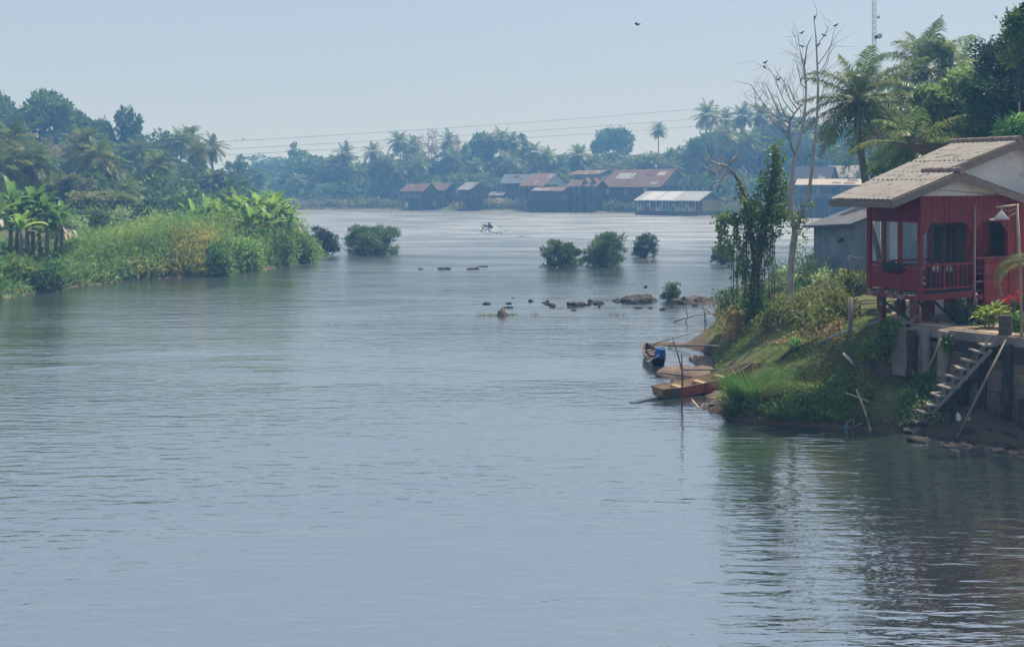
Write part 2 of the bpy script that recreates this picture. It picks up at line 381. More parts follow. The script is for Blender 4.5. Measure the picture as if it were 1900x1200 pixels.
# ------------------------------------------------------------------ water
def water_mat():
    m, nt, b = _new('water'); L = nt.links
    b.inputs['Base Color'].default_value = (.030, .044, .043, 1)
    b.inputs['Roughness'].default_value = .035; b.inputs['IOR'].default_value = 9.0
    tc = nt.nodes.new('ShaderNodeTexCoord')
    def nz(scale, sx, sy, d, rot=0.0, rough=.55, dist=0.0):
        mp = nt.nodes.new('ShaderNodeMapping'); mp.inputs['Scale'].default_value = (sx, sy, 1); mp.inputs['Rotation'].default_value = (0, 0, rot)
        L.new(tc.outputs['Object'], mp.inputs[0])
        n = nt.nodes.new('ShaderNodeTexNoise'); n.inputs['Scale'].default_value = scale; n.inputs['Detail'].default_value = d
        n.inputs['Roughness'].default_value = rough; n.inputs['Distortion'].default_value = dist
        L.new(mp.outputs[0], n.inputs['Vector']); return n.outputs['Fac']
    def math_(op, a, c, cl=False):
        x = nt.nodes.new('ShaderNodeMath'); x.operation = op; x.use_clamp = cl
        for i, v in enumerate((a, c)):
            if isinstance(v, float): x.inputs[i].default_value = v
            else: L.new(v, x.inputs[i])
        return x.outputs[0]
    fine = nz(1.0, 1.1, 4.2, 3, .06, .5, .3)         # small ripples, crests across the stream
    mid = nz(1.0, .30, 1.25, 3, -.05, .55, .5)        # wavelets
    big = nz(1.0, .05, .22, 2, .1, .5, .6)            # slow swells and current lines
    patch = nz(1.0, .055, .12, 2, .2)                 # calm and rough patches
    pm = nt.nodes.new('ShaderNodeMapRange'); pm.inputs['From Min'].default_value = .38; pm.inputs['From Max'].default_value = .66
    pm.inputs['To Min'].default_value = .35; pm.inputs['To Max'].default_value = 1.0; L.new(patch, pm.inputs['Value'])
    h = math_('ADD', math_('MULTIPLY', fine, .055), math_('MULTIPLY', mid, .066))
    h = math_('MULTIPLY', h, pm.outputs[0])
    h = math_('ADD', h, math_('MULTIPLY', big, .08))
    sp = nt.nodes.new('ShaderNodeSeparateXYZ'); L.new(tc.outputs['Object'], sp.inputs[0])
    open_ = nt.nodes.new('ShaderNodeMapRange'); open_.inputs['From Min'].default_value = 34; open_.inputs['From Max'].default_value = 110   # the open stream is choppier than the sheltered water by the bank
    open_.inputs['To Min'].default_value = 1.0; open_.inputs['To Max'].default_value = 1.45; L.new(sp.outputs['Y'], open_.inputs['Value'])
    h = math_('MULTIPLY', h, open_.outputs[0])
    rg_ = nt.nodes.new('ShaderNodeMapRange'); rg_.inputs['From Min'].default_value = 30; rg_.inputs['From Max'].default_value = 140
    rg_.inputs['To Min'].default_value = .035; rg_.inputs['To Max'].default_value = .28; L.new(sp.outputs['Y'], rg_.inputs['Value'])
    streak = nz(1.0, .045, .24, 5, .05, .62, 1.4)      # slicks and ruffled lanes drawn out across the stream
    sm_ = nt.nodes.new('ShaderNodeMapRange'); sm_.inputs['From Min'].default_value = .35; sm_.inputs['From Max'].default_value = .65; sm_.inputs['To Min'].default_value = .65; sm_.inputs['To Max'].default_value = 1.35
    L.new(streak, sm_.inputs['Value']); L.new(math_('MULTIPLY', rg_.outputs[0], sm_.outputs[0]), b.inputs['Roughness'])
    lane = math_('MULTIPLY', math_('MULTIPLY', streak, .12), math_('SUBTRACT', open_.outputs[0], 1.0))
    h = math_('ADD', h, lane)
    bp = nt.nodes.new('ShaderNodeBump'); bp.inputs['Strength'].default_value = 1.0; bp.inputs['Distance'].default_value = 0.9
    L.new(h, bp.inputs['Height']); L.new(bp.outputs[0], b.inputs['Normal'])
    return m
M['water'] = water_mat()
mb = MB(); mb.add([(-2500, -60, 0), (2500, -60, 0), (2500, 3500, 0), (-2500, 3500, 0)], [(0, 1, 2, 3)])
tag(mb.build('river_water', M['water']), 'wide grey-blue rippled river', None, None, 'structure')
mb = MB(); mb.add([(-3000, -80, -3), (3000, -80, -3), (3000, 4000, -3), (-3000, 4000, -3)], [(0, 1, 2, 3)])
tag(mb.build('ground', M['riverbed']), 'river bed and ground under everything', None, None, 'structure')

# ------------------------------------------------------------------ terrain
def seg_dist(X, Y, poly):
    """distance to closed polygon edge and inside flag"""
    d = np.full(X.shape, 1e9); ins = np.zeros(X.shape, bool)
    n = len(poly)
    for i in range(n):
        x0, y0 = poly[i]; x1, y1 = poly[(i + 1) % n]
        dx, dy = x1 - x0, y1 - y0; L2 = dx * dx + dy * dy + 1e-9
        t = np.clip(((X - x0) * dx + (Y - y0) * dy) / L2, 0, 1)
        d = np.minimum(d, np.hypot(X - x0 - t * dx, Y - y0 - t * dy))
        c = ((y0 > Y) != (y1 > Y)) & (X < (x1 - x0) * (Y - y0) / (y1 - y0 + 1e-12) + x0)
        ins ^= c
    return d, ins

def grid_obj(name, xs, ys, Z, m, keep=None):
    nx, ny = len(xs), len(ys)
    X, Y = np.meshgrid(xs, ys)
    V = np.stack([X.ravel(), Y.ravel(), Z.ravel()], 1)
    i, j = np.meshgrid(np.arange(nx - 1), np.arange(ny - 1))
    a = (j * nx + i).ravel(); Fq = np.stack([a, a + 1, a + nx + 1, a + nx], 1)
    if keep is not None: Fq = Fq[keep.ravel()[Fq].any(1)]
    return npmesh(name, V, Fq, m, None, True)

# right bank
SH = [Wp(*p) for p in ((1345, 556), (1338, 575), (1345, 592), (1310, 611), (1285, 630), (1262, 641), (1300, 652), (1335, 662), (1318, 676),
      (1345, 700), (1335, 735), (1300, 757), (1345, 772), (1400, 786), (1500, 789), (1600, 796), (1690, 803), (1780, 812), (1900, 829))]
SHORE = [(p.x, p.y) for p in SH] + [(14.8, 24.2), (17, 15), (20, -5), (80, -5), (80, 58), (40, 58), (26, 60), (17, 64)]
YARD = [(11.2, 30.85), (13.7, 27.98), (17.5, 23.7), (26, 14), (60, 14), (60, 50), (20, 50), (15.5, 42), (12.6, 35), (11.4, 32.2)]
CP = []
for px, py, z in ((1400, 700, .45), (1400, 660, .85), (1450, 622, 1.4), (1500, 665, 1.35), (1500, 632, 1.85), (1560, 622, 2.15), (1600, 640, 1.9),
                  (1650, 690, 1.2), (1655, 740, .75), (1720, 765, .55), (1600, 720, .85), (1550, 700, 1.0), (1450, 740, .55), (1360, 640, .75),
                  (1330, 620, .8), (1345, 632, .8), (1385, 600, 1.1), (1450, 580, 1.55), (1550, 570, 2.15), (1600, 550, 2.35), (1450, 540, 1.5), (1380, 560, .9),
                  (1740, 740, .75), (1800, 800, .25), (1880, 815, .2), (1520, 545, 2.0), (1370, 690, .35), (1400, 760, .33), (1500, 770, .35), (1600, 772, .4), (1690, 790, .22)):
    p = Wp(px, py, z); CP.append((p.x, p.y, z))
CP += [(x, y, 0.0) for x, y in [(p.x, p.y) for p in SH]]
CP += [(x, y, 2.6) for x, y in YARD[4:7]] + [(16, 46, 2.6), (14, 40, 2.5), (13, 36, 2.5), (22, 56, 1.2), (30, 56, 1.2), (17, 52, 2.0), (14.5, 24.2, -.3), (60, 57, 1.2), (3, 36, -1.5), (5, 45, -1.5), (6, 28, -1.5), (10, 24, -1.6), (13, 20, -1.5), (8, 55, -1.5), (12, 68, -1.5)]
CP = np.array(CP)
_d = np.hypot(CP[:, None, 0] - CP[None, :, 0], CP[:, None, 1] - CP[None, :, 1])
_w = np.linalg.solve(_d + np.eye(len(CP)) * .02, CP[:, 2])
def right_z(X, Y):
    X = np.asarray(X, float); Y = np.asarray(Y, float)
    z = np.zeros(X.shape)
    for (cx, cy, _), wt in zip(CP, _w): z += wt * np.hypot(X - cx, Y - cy)
    sd_, ins = seg_dist(X, Y, SHORE)
    s = np.where(ins, sd_, -sd_)
    z = np.where(s > 0, np.maximum(z, .02 + np.minimum(s * .35, .12)), np.minimum(z, s * .8))
    z = z + fbm(X * 1.1, Y * 1.1, 3) * .46 * np.clip(s * .8, 0, 1)
    yd, yin = seg_dist(X, Y, YARD)
    ty = 2.66 + fbm(X * .6, Y * .6, 9) * .06
    z = np.where(yin & (yd > .26), ty, z)
    near = (~yin | (yd <= .26)) & (yd < .9) & (X < 11.6) & (Y > 30.6)
    z = np.where(near, z * (yd / .9) + ty * (1 - yd / .9), z)
    return np.clip(z, -1.6, 3.0)
def rz(x, y): return float(right_z(np.array([x]), np.array([y]))[0])
xs = np.concatenate([np.arange(3, 16, .09), np.arange(16, 80, 1.0)]); ys = np.concatenate([np.arange(10, 26, .6), np.arange(26, 46, .12), np.arange(46, 70, .5)])
gx, gy = np.meshgrid(xs, ys); RZ = right_z(gx, gy)
tag(grid_obj('right_bank', xs, ys, RZ, M['bank'], RZ > -1.2), 'grassy eroded river bank on the right', None, None, 'structure')
mb = MB()
yard_in = [(11.32, 30.9), (13.75, 28.12), (17.6, 23.8), (24, 16.4), (24, 46), (16.5, 43), (13.2, 35.5), (12.0, 32.4)]
_c = (17, 33)
mb.add([(x, y, 2.705) for x, y in yard_in], [tuple(range(len(yard_in)))])
tag(mb.build('yard', M['yard']), 'bare sandy yard above the retaining wall', None, None, 'structure')

# left bank
LSH = [Wp(*p) for p in ((-500, 650), (-200, 580), (0, 556), (90, 538), (150, 531), (250, 519), (370, 512), (450, 505), (520, 496), (570, 486), (602, 477))]
LPOLY = [(p.x, p.y) for p in LSH] + [(-19, 104), (-32, 125), (-50, 180), (-58, 250), (-78, 420), (-120, 700), (-800, 700), (-800, 20)]
def left_z(X, Y):
    d, ins = seg_dist(np.asarray(X, float), np.asarray(Y, float), LPOLY)
    s = np.where(ins, d, -d)
    z = np.where(s > 0, .1 + 2.3 * (1 - np.exp(-s / 5.0)), s * .5)
    return np.clip(z + fbm(np.asarray(X) * .3, np.asarray(Y) * .3, 5) * .5 * np.clip(s, 0, 1), -1.5, 4)
def lz(x, y): return float(left_z(np.array([x]), np.array([y]))[0])
xs = np.concatenate([np.arange(-800, -120, 20), np.arange(-120, -14, .9)]); ys = np.concatenate([np.arange(20, 130, .9), np.arange(130, 720, 12)])
gx, gy = np.meshgrid(xs, ys); Z = left_z(gx, gy)
tag(grid_obj('left_bank', xs, ys, Z, M['bank_far'], Z > -1.0), 'overgrown river bank on the left', None, None, 'structure')

# far bank
FSH = [Wp(*p) for p in ((300, 378.5), (480, 382), (530, 387), (560, 389.5), (740, 389.5), (850, 391), (960, 391.5), (1060, 393.5), (1180, 396), (1330, 399), (1440, 401), (1560, 403), (1700, 406))]
FPOLY = [(p.x, p.y) for p in FSH] + [(110, 150), (160, 130), (900, 130), (900, 1200), (-300, 1200)]
def far_z(X, Y):
    d, ins = seg_dist(np.asarray(X, float), np.asarray(Y, float), FPOLY)
    s = np.where(ins, d, -d)
    z = np.where(s > 0, .25 + 4.0 * (1 - np.exp(-s / 18.0)), s * .3)
    return np.clip(z + fbm(np.asarray(X) * .12, np.asarray(Y) * .12, 8) * 1.2 * np.clip(s * .2, 0, 1), -1.5, 6)
def fz(x, y): return float(far_z(np.array([x]), np.array([y]))[0])
xs = np.concatenate([np.arange(-300, -90, 10), np.arange(-90, 130, 1.5), np.arange(130, 900, 25)]); ys = np.concatenate([np.arange(130, 205, 6), np.arange(205, 330, 1.5), np.arange(330, 1210, 25)])
gx, gy = np.meshgrid(xs, ys); Z = far_z(gx, gy)
tag(grid_obj('far_bank', xs, ys, Z, M['bank_far'], Z > -1.0), 'far river bank below the village', None, None, 'structure')

# ------------------------------------------------------------------ foliage generators (numpy)
def norm(a): return a / (np.linalg.norm(a, axis=-1, keepdims=True) + 1e-9)

def leaves(C, Dn, L, Wd, rng, fold=.25):
    """one diamond leaf (two triangles as a folded quad) at each centre C along Dn; L, Wd arrays"""
    n = len(C)
    r = rng.normal(size=(n, 3)); S = norm(np.cross(Dn, r)); N = norm(np.cross(S, Dn))
    L = np.broadcast_to(np.asarray(L, float), (n,))[:, None]; Wd = np.broadcast_to(np.asarray(Wd, float), (n,))[:, None]
    b = C; t = C + Dn * L - N * L * fold * .5
    m_ = C + Dn * L * .45 + N * L * fold * .2
    V = np.stack([b, m_ + S * Wd * .5, t, m_ - S * Wd * .5], 1).reshape(-1, 3)
    Fq = np.arange(n * 4).reshape(-1, 4)
    return V, Fq

def blades(C, Dn, L, Wd, rng, bend=.35, seg=2):
    """grass or reed blades: strips of seg quads, bending under their weight"""
    n = len(C); L = np.broadcast_to(np.asarray(L, float), (n,))[:, None]; Wd = np.broadcast_to(np.asarray(Wd, float), (n,))[:, None]
    a = rng.uniform(0, 2 * np.pi, n); S = np.stack([np.cos(a), np.sin(a), np.zeros(n)], 1)
    H = norm(np.stack([Dn[:, 0], Dn[:, 1], np.zeros(n)], 1) + 1e-4)
    rows = []
    for i in range(seg + 1):
        t = i / seg
        p = C + Dn * L * t + H * L * bend * t * t * .7 - np.array([0, 0, 1.0]) * L * bend * t * t * .45
        wdt = Wd * (1 - t) ** .7 * .5 + .0015
        rows += [p - S * wdt, p + S * wdt]
    V = np.stack(rows, 1); k = 2 * (seg + 1)
    base = (np.arange(n) * k)[:, None]
    q = np.array([[2 * i, 2 * i + 1, 2 * i + 3, 2 * i + 2] for i in range(seg)])
    Fq = (base[:, :, None] + q[None]).reshape(-1, 4)
    return V.reshape(-1, 3), Fq

def join(parts):
    Vs, Fs, n = [], [], 0
    for V, Fq in parts:
        Vs.append(V); Fs.append(Fq + n); n += len(V)
    return np.concatenate(Vs), np.concatenate(Fs)

def clump_points(lobes, nclump, nleaf, spread, rng, shell=.35, zmin=-1e9):
    """leaf points gathered in twigs (clumps) over the surface of ellipsoid lobes; returns positions and outward dirs"""
    lobes = np.array(lobes, float)          # cx,cy,cz,rx,ry,rz
    area = (lobes[:, 3] * lobes[:, 4] + lobes[:, 4] * lobes[:, 5] + lobes[:, 3] * lobes[:, 5])
    li = rng.choice(len(lobes), nclump, p=area / area.sum())
    u = norm(rng.normal(size=(nclump, 3))); rad = 1 - shell * rng.random(nclump) ** 1.5
    c = lobes[li, :3] + u * lobes[li, 3:] * rad[:, None]
    # drop clumps that are deep inside another lobe
    keep = np.ones(nclump, bool)
    for l in lobes:
        q = np.sum(((c - l[:3]) / l[3:]) ** 2, 1); keep &= q > .30
    keep &= c[:, 2] > zmin
    c, u = c[keep], u[keep]
    per = max(1, nleaf // max(1, len(c)))
    off = rng.normal(size=(len(c), per, 3)) * spread * np.array([1, 1, .7])
    pts = (c[:, None] + off).reshape(-1, 3)
    d = norm(u[:, None] * .8 + norm(off) * .9 + rng.normal(size=off.shape) * .45 + np.array([0, 0, -.05])).reshape(-1, 3)
    return pts, d

def obj_from(name, VF, m, parent=None): return npmesh(name, VF[0], VF[1], m, parent)

def dup(root, loc, rotz=None, scale=None, label=None, group=None):
    r = root.copy(); COL.objects.link(r); r.location = loc
    if rotz is not None: r.rotation_euler = (0, 0, rotz)
    if scale is not None: r.scale = scale
    if label: r['label'] = label
    if group: r['group'] = group
    for ch in list(root.children):
        c = ch.copy(); COL.objects.link(c); c.parent = r
        for g in ch.children:
            d = g.copy(); COL.objects.link(d); d.parent = c
    return r

# --- broadleaf crowns, unit height 1
def crown_lobes(kind, rng):
    lb = []
    if kind == 'round':
        lb.append((0, 0, .62, .30, .30, .30))
        for i in range(9):
            a = rng.uniform(0, 6.28); r = rng.uniform(.14, .30); z = rng.uniform(.42, .84)
            lb.append((r * math.cos(a), r * math.sin(a), z, .15, .15, .13))
    elif kind == 'billow':
        for i in range(17):
            a = rng.uniform(0, 6.28); z = rng.uniform(.30, .9); r = rng.uniform(.06, .36) * (1.1 - .55 * abs(z - .55))
            q = rng.uniform(.09, .16); lb.append((r * math.cos(a), r * math.sin(a), z, q * 1.2, q * 1.2, q * .85))
    elif kind == 'tall':
        for i in range(13):
            z = .2 + .76 * i / 12; wd = .26 * (1 - abs(z - .5) ** 1.5 * 1.6) + .03; a = rng.uniform(0, 6.28)
            lb.append((wd * .6 * math.cos(a), wd * .6 * math.sin(a), z, wd * .7, wd * .7, .11))
    elif kind == 'umbrella':
        for i in range(15):
            a = rng.uniform(0, 6.28); r = .58 * math.sqrt(rng.random()); z = .86 - .42 * r * r + rng.uniform(-.05, .05)
            lb.append((r * math.cos(a), r * math.sin(a), z, .17, .17, .10))
    elif kind == 'sparse':
        for i in range(14):
            a = rng.uniform(0, 6.28); r = rng.uniform(.1, .42); z = rng.uniform(.4, .95)
            lb.append((r * math.cos(a), r * math.sin(a), z, .10, .10, .07))
    return lb

def branch_mesh(name, lobes, rng, m, parent, r0=.022, fork=.28):
    mb = MB(); top = Vector((rng.uniform(-.03, .03), rng.uniform(-.03, .03), fork))
    mb.tube([(0, 0, -.08), (0, 0, fork * .5), top], [r0 * 1.3, r0, r0 * .8], 6)
    for l in lobes[:9]:
        e = Vector(l[:3]); mid = top.lerp(e, .5) + Vector((0, 0, -.03))
        mb.tube([top, mid, e], [r0 * .55, r0 * .35, r0 * .12], 5)
    return mb.build(name, m, parent)

BL = {}
def broadleaf_proto(key, kind, m, nleaf, size, seed, nclump=150, spread=.035):
    BL[key] = (kind, m, nleaf, size, seed, nclump, spread, None)
BL_mesh = {}
def broadleaf(key, name, label, px, top, D, wpx, zb, group=None, cat='tree', rot=None):
    """tree with its top at photo row top, crown about wpx wide, standing at depth D"""
    x = (px - CX) / F * D; zt = CH - (top - HY) / F * D; h = zt - zb
    ww = wpx / F * D / .80
    t = thing(name, label, cat, (x, D, zb), R.uniform(0, 6.28) if rot is None else rot, group)
    t.scale = (ww, ww, h)
    if key not in BL_mesh:
        kind, m, nleaf, size, seed, nclump, spread, _ = BL[key]
        rng = np.random.default_rng(seed); lb = crown_lobes(kind, rng)
        p, d = clump_points(lb, nclump, nleaf, spread, rng)
        L = size * rng.uniform(.6, 1.3, len(p)); VF = leaves(p, d, L, L * .62, rng)
        c = obj_from('crown', VF, m, t); tr = branch_mesh('trunk', lb, rng, M['bark'], t)
        BL_mesh[key] = (c.data, tr.data)
    else:
        for nm, me in zip(('crown', 'trunk'), BL_mesh[key]): link(bpy.data.objects.new(nm, me), t)
    return t

broadleaf_proto('round', 'round', M['leaf_far'], 5200, .060, 11, 190, .034)
broadleaf_proto('round2', 'round', M['leaf_far_olive'], 5200, .060, 12, 190, .034)
broadleaf_proto('billow', 'billow', M['leaf_far'], 6500, .052, 13, 210, .028)
broadleaf_proto('billow_dark', 'billow', M['leaf_far_dark'], 6500, .052, 14, 230, .03)
broadleaf_proto('tall', 'tall', M['leaf_far_dark'], 5500, .058, 15, 190, .03)
broadleaf_proto('tall2', 'tall', M['leaf_far'], 5500, .058, 16, 190, .03)
broadleaf_proto('umbrella', 'umbrella', M['leaf_far_dark'], 5200, .055, 17, 200, .032)
broadleaf_proto('sparse', 'sparse', M['leaf_tawny'], 1800, .034, 18, 110, .03)

# --- palms
def frond(base, az, el0, length, droop, nl, ll, lw, rng, seg2=True, twist=0.0):
    """returns (leaflet VF, rachis points)"""
    n = 12; p = np.array(base, float); pts = [p.copy()]; dirs = []
    for i in range(n):
        t = (i + .5) / n; el = el0 - droop * t ** 1.4
        a2 = az + twist * t
        d = np.array([math.cos(el) * math.cos(a2), math.cos(el) * math.sin(a2), math.sin(el)])
        p = p + d * length / n; pts.append(p.copy()); dirs.append(d)
    pts = np.array(pts); dirs = np.array(dirs + [dirs[-1]])
    tt = np.linspace(.14, .995, nl); idx = tt * n; i0 = np.minimum(idx.astype(int), n - 1); fr = (idx - i0)[:, None]
    c = pts[i0] * (1 - fr) + pts[i0 + 1] * fr; d = dirs[i0]
    side = norm(np.cross(d, np.array([0, 0, 1.0]))); up = norm(np.cross(side, d))
    lens = ll * np.sin(np.pi * (.12 + .83 * tt)) ** .7
    Vs, Fs, k = [], [], 0
    for sg in (-1, 1):
        jit = rng.normal(size=(nl, 3)) * .12
        hang = rng.uniform(.15, .6, nl)[:, None]
        ld = norm(side * sg * .85 + d * .55 + up * .12 + jit)
        l1 = c + ld * lens[:, None] * .5
        ld2 = norm(ld + np.array([0, 0, -1.0]) * (hang + .5))
        l2 = l1 + ld2 * lens[:, None] * .55
        wv = norm(np.cross(ld, up)) * lw * .5
        if seg2:
            V = np.stack([c - wv * .6, c + wv * .6, l1 + wv, l1 - wv, l2], 1).reshape(-1, 3)
            b = (np.arange(nl) * 5)[:, None]
            Fq = np.concatenate([b + np.array([0, 1, 2, 3]), b + np.array([3, 2, 4, 4])], 0)
            V = np.stack([c - wv * .6, c + wv * .6, l1 + wv, l1 - wv, l2 + wv * .15, l2 - wv * .15], 1).reshape(-1, 3)
            b = (np.arange(nl) * 6)[:, None]
            Fq = np.concatenate([b + np.array([0, 1, 2, 3]), b + np.array([3, 2, 4, 5])], 0)
        else:
            V = np.stack([c - wv * .5, c + wv, l2, c - wv], 1).reshape(-1, 3)
            b = (np.arange(nl) * 4)[:, None]; Fq = b + np.array([0, 1, 2, 3])
        Vs.append(V); Fs.append(Fq + k); k += len(V)
    return (np.concatenate(Vs), np.concatenate(Fs)), pts

def palm_crown(nf, length, nl, ll, lw, rng, ribs=True, elmin=-.9, elmax=1.35, droop=(.9, 1.7), seg2=True):
    """fronds from the origin; returns list of VF for green fronds and a MB of ribs"""
    parts = []; mb = MB()
    for i in range(nf):
        az = i * 2.39996 + rng.uniform(-.25, .25); f = i / (nf - 1)
        el = elmax + (elmin - elmax) * f ** .8 + rng.uniform(-.12, .12)
        L = length * rng.uniform(.82, 1.1) * (.82 if f < .15 else 1.0)
        VF, pts = frond((0, 0, 0), az, el, L, rng.uniform(*droop) * (1 - .45 * f) * (.55 if f < .12 else 1), nl, ll, lw, rng, seg2, rng.uniform(-.3, .3))
        parts.append(VF)
        if ribs: mb.tube([tuple(q) for q in pts[::2]], [lw * .8 * (1 - .85 * j / 6) for j in range(len(pts[::2]))], 4)
    return join(parts), mb

PC = {}
def palm(px, py, D, fl, zb, label, variant=0, lean=(0, 0), name='coconut_palm', group='coconut palms of the far shores', rot=None):
    """coconut palm: crown heart at photo point (px,py), fronds fl long, foot at height zb"""
    top = P(px, py, D)
    foot = Vector((top.x - lean[0], top.y - lean[1], zb)); h = top.z - zb
    t = thing(name, label, 'palm tree', foot, 0, group)
    n = 7; pts = []; rad = []
    for i in range(n):
        f = i / (n - 1); pts.append((lean[0] * f ** 1.6, lean[1] * f ** 1.6, h * f - (.4 if i == 0 else 0))); rad.append(.21 - .08 * f + (.07 if i == 0 else 0))
    MB().tube(pts, rad, 7).build('trunk', M['palm_bark'], t)
    key = variant % 4
    if key not in PC:
        rng = np.random.default_rng(40 + key)
        VF, _ = palm_crown(30 + 3 * key, 1.0, 26, .26, .028, rng, False, elmin=-.95, droop=(.5, 1.5))
        c = obj_from('crown', VF, M['frond_far'], t); PC[key] = c.data
    else:
        c = link(bpy.data.objects.new('crown', PC[key]), t)
    c.location = (lean[0], lean[1], h); c.scale = (fl, fl, fl); c.rotation_euler = (0, 0, R.uniform(0, 6.28) if rot is None else rot)
    return t

# --- banana plants
def banana_leaf(base, az, el0, L, wd, droop, rng, n=9):
    p = np.array(base, float); P_ = [p.copy()]; Ds = []
    for i in range(n):
        t = (i + .5) / n; el = el0 - droop * t ** 1.6
        d = np.array([math.cos(el) * math.cos(az), math.cos(el) * math.sin(az), math.sin(el)]); p = p + d * L / n; P_.append(p.copy()); Ds.append(d)
    Ds.append(Ds[-1]); V = []
    for i, (q, d) in enumerate(zip(P_, Ds)):
        t = i / n; side = norm(np.cross(d, np.array([0, 0, 1.0]))); up = np.cross(side, d)
        prof = 0.05 if t < .16 else math.sin(math.pi * min(1, (t - .12) / .88)) ** .55
        wv = wd * .5 * max(.04, prof); tear = rng.uniform(.82, 1.05)
        V += [q - side * wv * tear + up * wv * .35, q, q + side * wv * rng.uniform(.82, 1.05) + up * wv * .35]
    Fq = []
    for i in range(n):
        a = 3 * i; Fq += [(a, a + 1, a + 4, a + 3), (a + 1, a + 2, a + 5, a + 4)]
    return np.array(V), np.array(Fq)

def banana(pos, h, label, m, dry=2, rng=None, nl=9, L=1.9, wd=.5, group=None):
    t = thing('banana_plant', label, 'banana plant', pos, 0, group)
    mb = MB(); lx, ly = rng.uniform(-.15, .15, 2)
    mb.tube([(0, 0, -.2), (lx * .5, ly * .5, h * .5), (lx, ly, h)], [.17, .13, .08], 8); mb.build('stem', M['banana_stem'], t)
    parts = []
    for i in range(nl):
        az = i * 2.4 + rng.uniform(-.4, .4); el = 1.4 - 1.25 * i / nl + rng.uniform(-.15, .15)
        parts.append(banana_leaf((lx, ly, h - .1), az, el, L * rng.uniform(.75, 1.15), wd * rng.uniform(.8, 1.1), rng.uniform(.4, 1.3), rng))
    obj_from('leaves', join(parts), m, t)
    if dry:
        parts = []
        for i in range(dry):
            parts.append(banana_leaf((lx, ly, h - .15), rng.uniform(0, 6.28), rng.uniform(-.3, .3), L * rng.uniform(.7, .95), wd * .55, rng.uniform(1.0, 1.5), rng))
        obj_from('dead_leaves', join(parts), M['banana_dry'], t)
    return t

# --- bushes
def bush(name, label, pos, w_, d_, h, m, n, size, seed, cat='bush', group=None, spiky=.5, stems=5, nclump=70, asp=.5, spread=.10):
    rng = np.random.default_rng(seed)
    t = thing(name, label, cat, pos, 0, group)
    lb = [(0, 0, h * .45, w_ * .36, d_ * .36, h * .42)]
    for i in range(9):
        a = rng.uniform(0, 6.28); r = rng.uniform(.2, .34); z = rng.uniform(.25, .75)
        lb.append((w_ * r * math.cos(a), d_ * r * math.sin(a), h * z, w_ * .18, d_ * .18, h * .22))
    for i in range(7):
        a = i * .9 + rng.uniform(-.2, .2); lb.append((w_ * .28 * math.cos(a), d_ * .28 * math.sin(a), h * .16, w_ * .17, d_ * .17, h * .19))
    p, d = clump_points(lb, nclump, n, min(w_, h) * spread, rng, .4, h * .01)
    d = norm(d + np.array([0, 0, spiky])); L = size * rng.uniform(.6, 1.3, len(p))
    obj_from('foliage', leaves(p, d, L, L * asp, rng), m, t)
    mb = MB()
    for i in range(stems):
        l = lb[i % len(lb)]; a = rng.uniform(0, 6.28)
        mb.tube([(w_ * .06 * math.cos(a), d_ * .06 * math.sin(a), -.5), (l[0] * .5, l[1] * .5, l[2] * .5), (l[0], l[1], l[2])], [.06 * h / 3 + .02, .04 * h / 3 + .012, .012], 5)
    mb.build('stems', M['bark'], t)
    return t

# ------------------------------------------------------------------ the red stilt house (large structure first)
HN = P(1708, 345, 30.0); HN.z = 0
HR = math.radians(30)
def HW(s, t, z):      # house frame to world
    return Vector((HN.x + s * math.cos(HR) - t * math.sin(HR), HN.y + s * math.sin(HR) + t * math.cos(HR), z))

def planks_v(mb, s0, s1, t, z0f, z1f, wd, th, rng, axis='s'):
    """vertical boards in the plane t (axis s) or s (axis t); z0f/z1f functions of position"""
    n = max(1, round((s1 - s0) / wd)); st = (s1 - s0) / n
    for i in range(n):
        a, b = s0 + i * st + .004, s0 + (i + 1) * st - .004
        o = rng.uniform(-.006, .006)
        za, zb = z0f(a), z0f(b); ya, yb = z1f(a), z1f(b)
        if axis == 's':
            vs = [(a, t + o, za), (b, t + o, zb), (b, t + o + th, zb), (a, t + o + th, za), (a, t + o, ya), (b, t + o, yb), (b, t + o + th, yb), (a, t + o + th, ya)]
        else:
            vs = [(t + o, b, zb), (t + o, a, za), (t + o + th, a, za), (t + o + th, b, zb), (t + o, b, yb), (t + o, a, ya), (t + o + th, a, ya), (t + o + th, b, yb)]
        mb.add(vs, [(0,3,2,1),(4,5,6,7),(0,1,5,4),(1,2,6,5),(2,3,7,6),(3,0,4,7)])

def planks_h(mb, s0, s1, t, z0, z1, wd, th, rng, axis='s'):
    n = max(1, round((z1 - z0) / wd)); st = (z1 - z0) / n
    for i in range(n):
        a, b = z0 + i * st + .004, z0 + (i + 1) * st - .004; o = rng.uniform(-.004, .004); sl = .018
        if axis == 's': vs = [(s0, t + o - sl, a), (s1, t + o - sl, a), (s1, t + th, a), (s0, t + th, a), (s0, t + o, b), (s1, t + o, b), (s1, t + th, b), (s0, t + th, b)]
        else: vs = [(t + o - sl, s1, a), (t + o - sl, s0, a), (t + th, s0, a), (t + th, s1, a), (t + o, s1, b), (t + o, s0, b), (t + th, s0, b), (t + th, s1, b)]
        mb.add(vs, [(0,3,2,1),(4,5,6,7),(0,1,5,4),(1,2,6,5),(2,3,7,6),(3,0,4,7)])

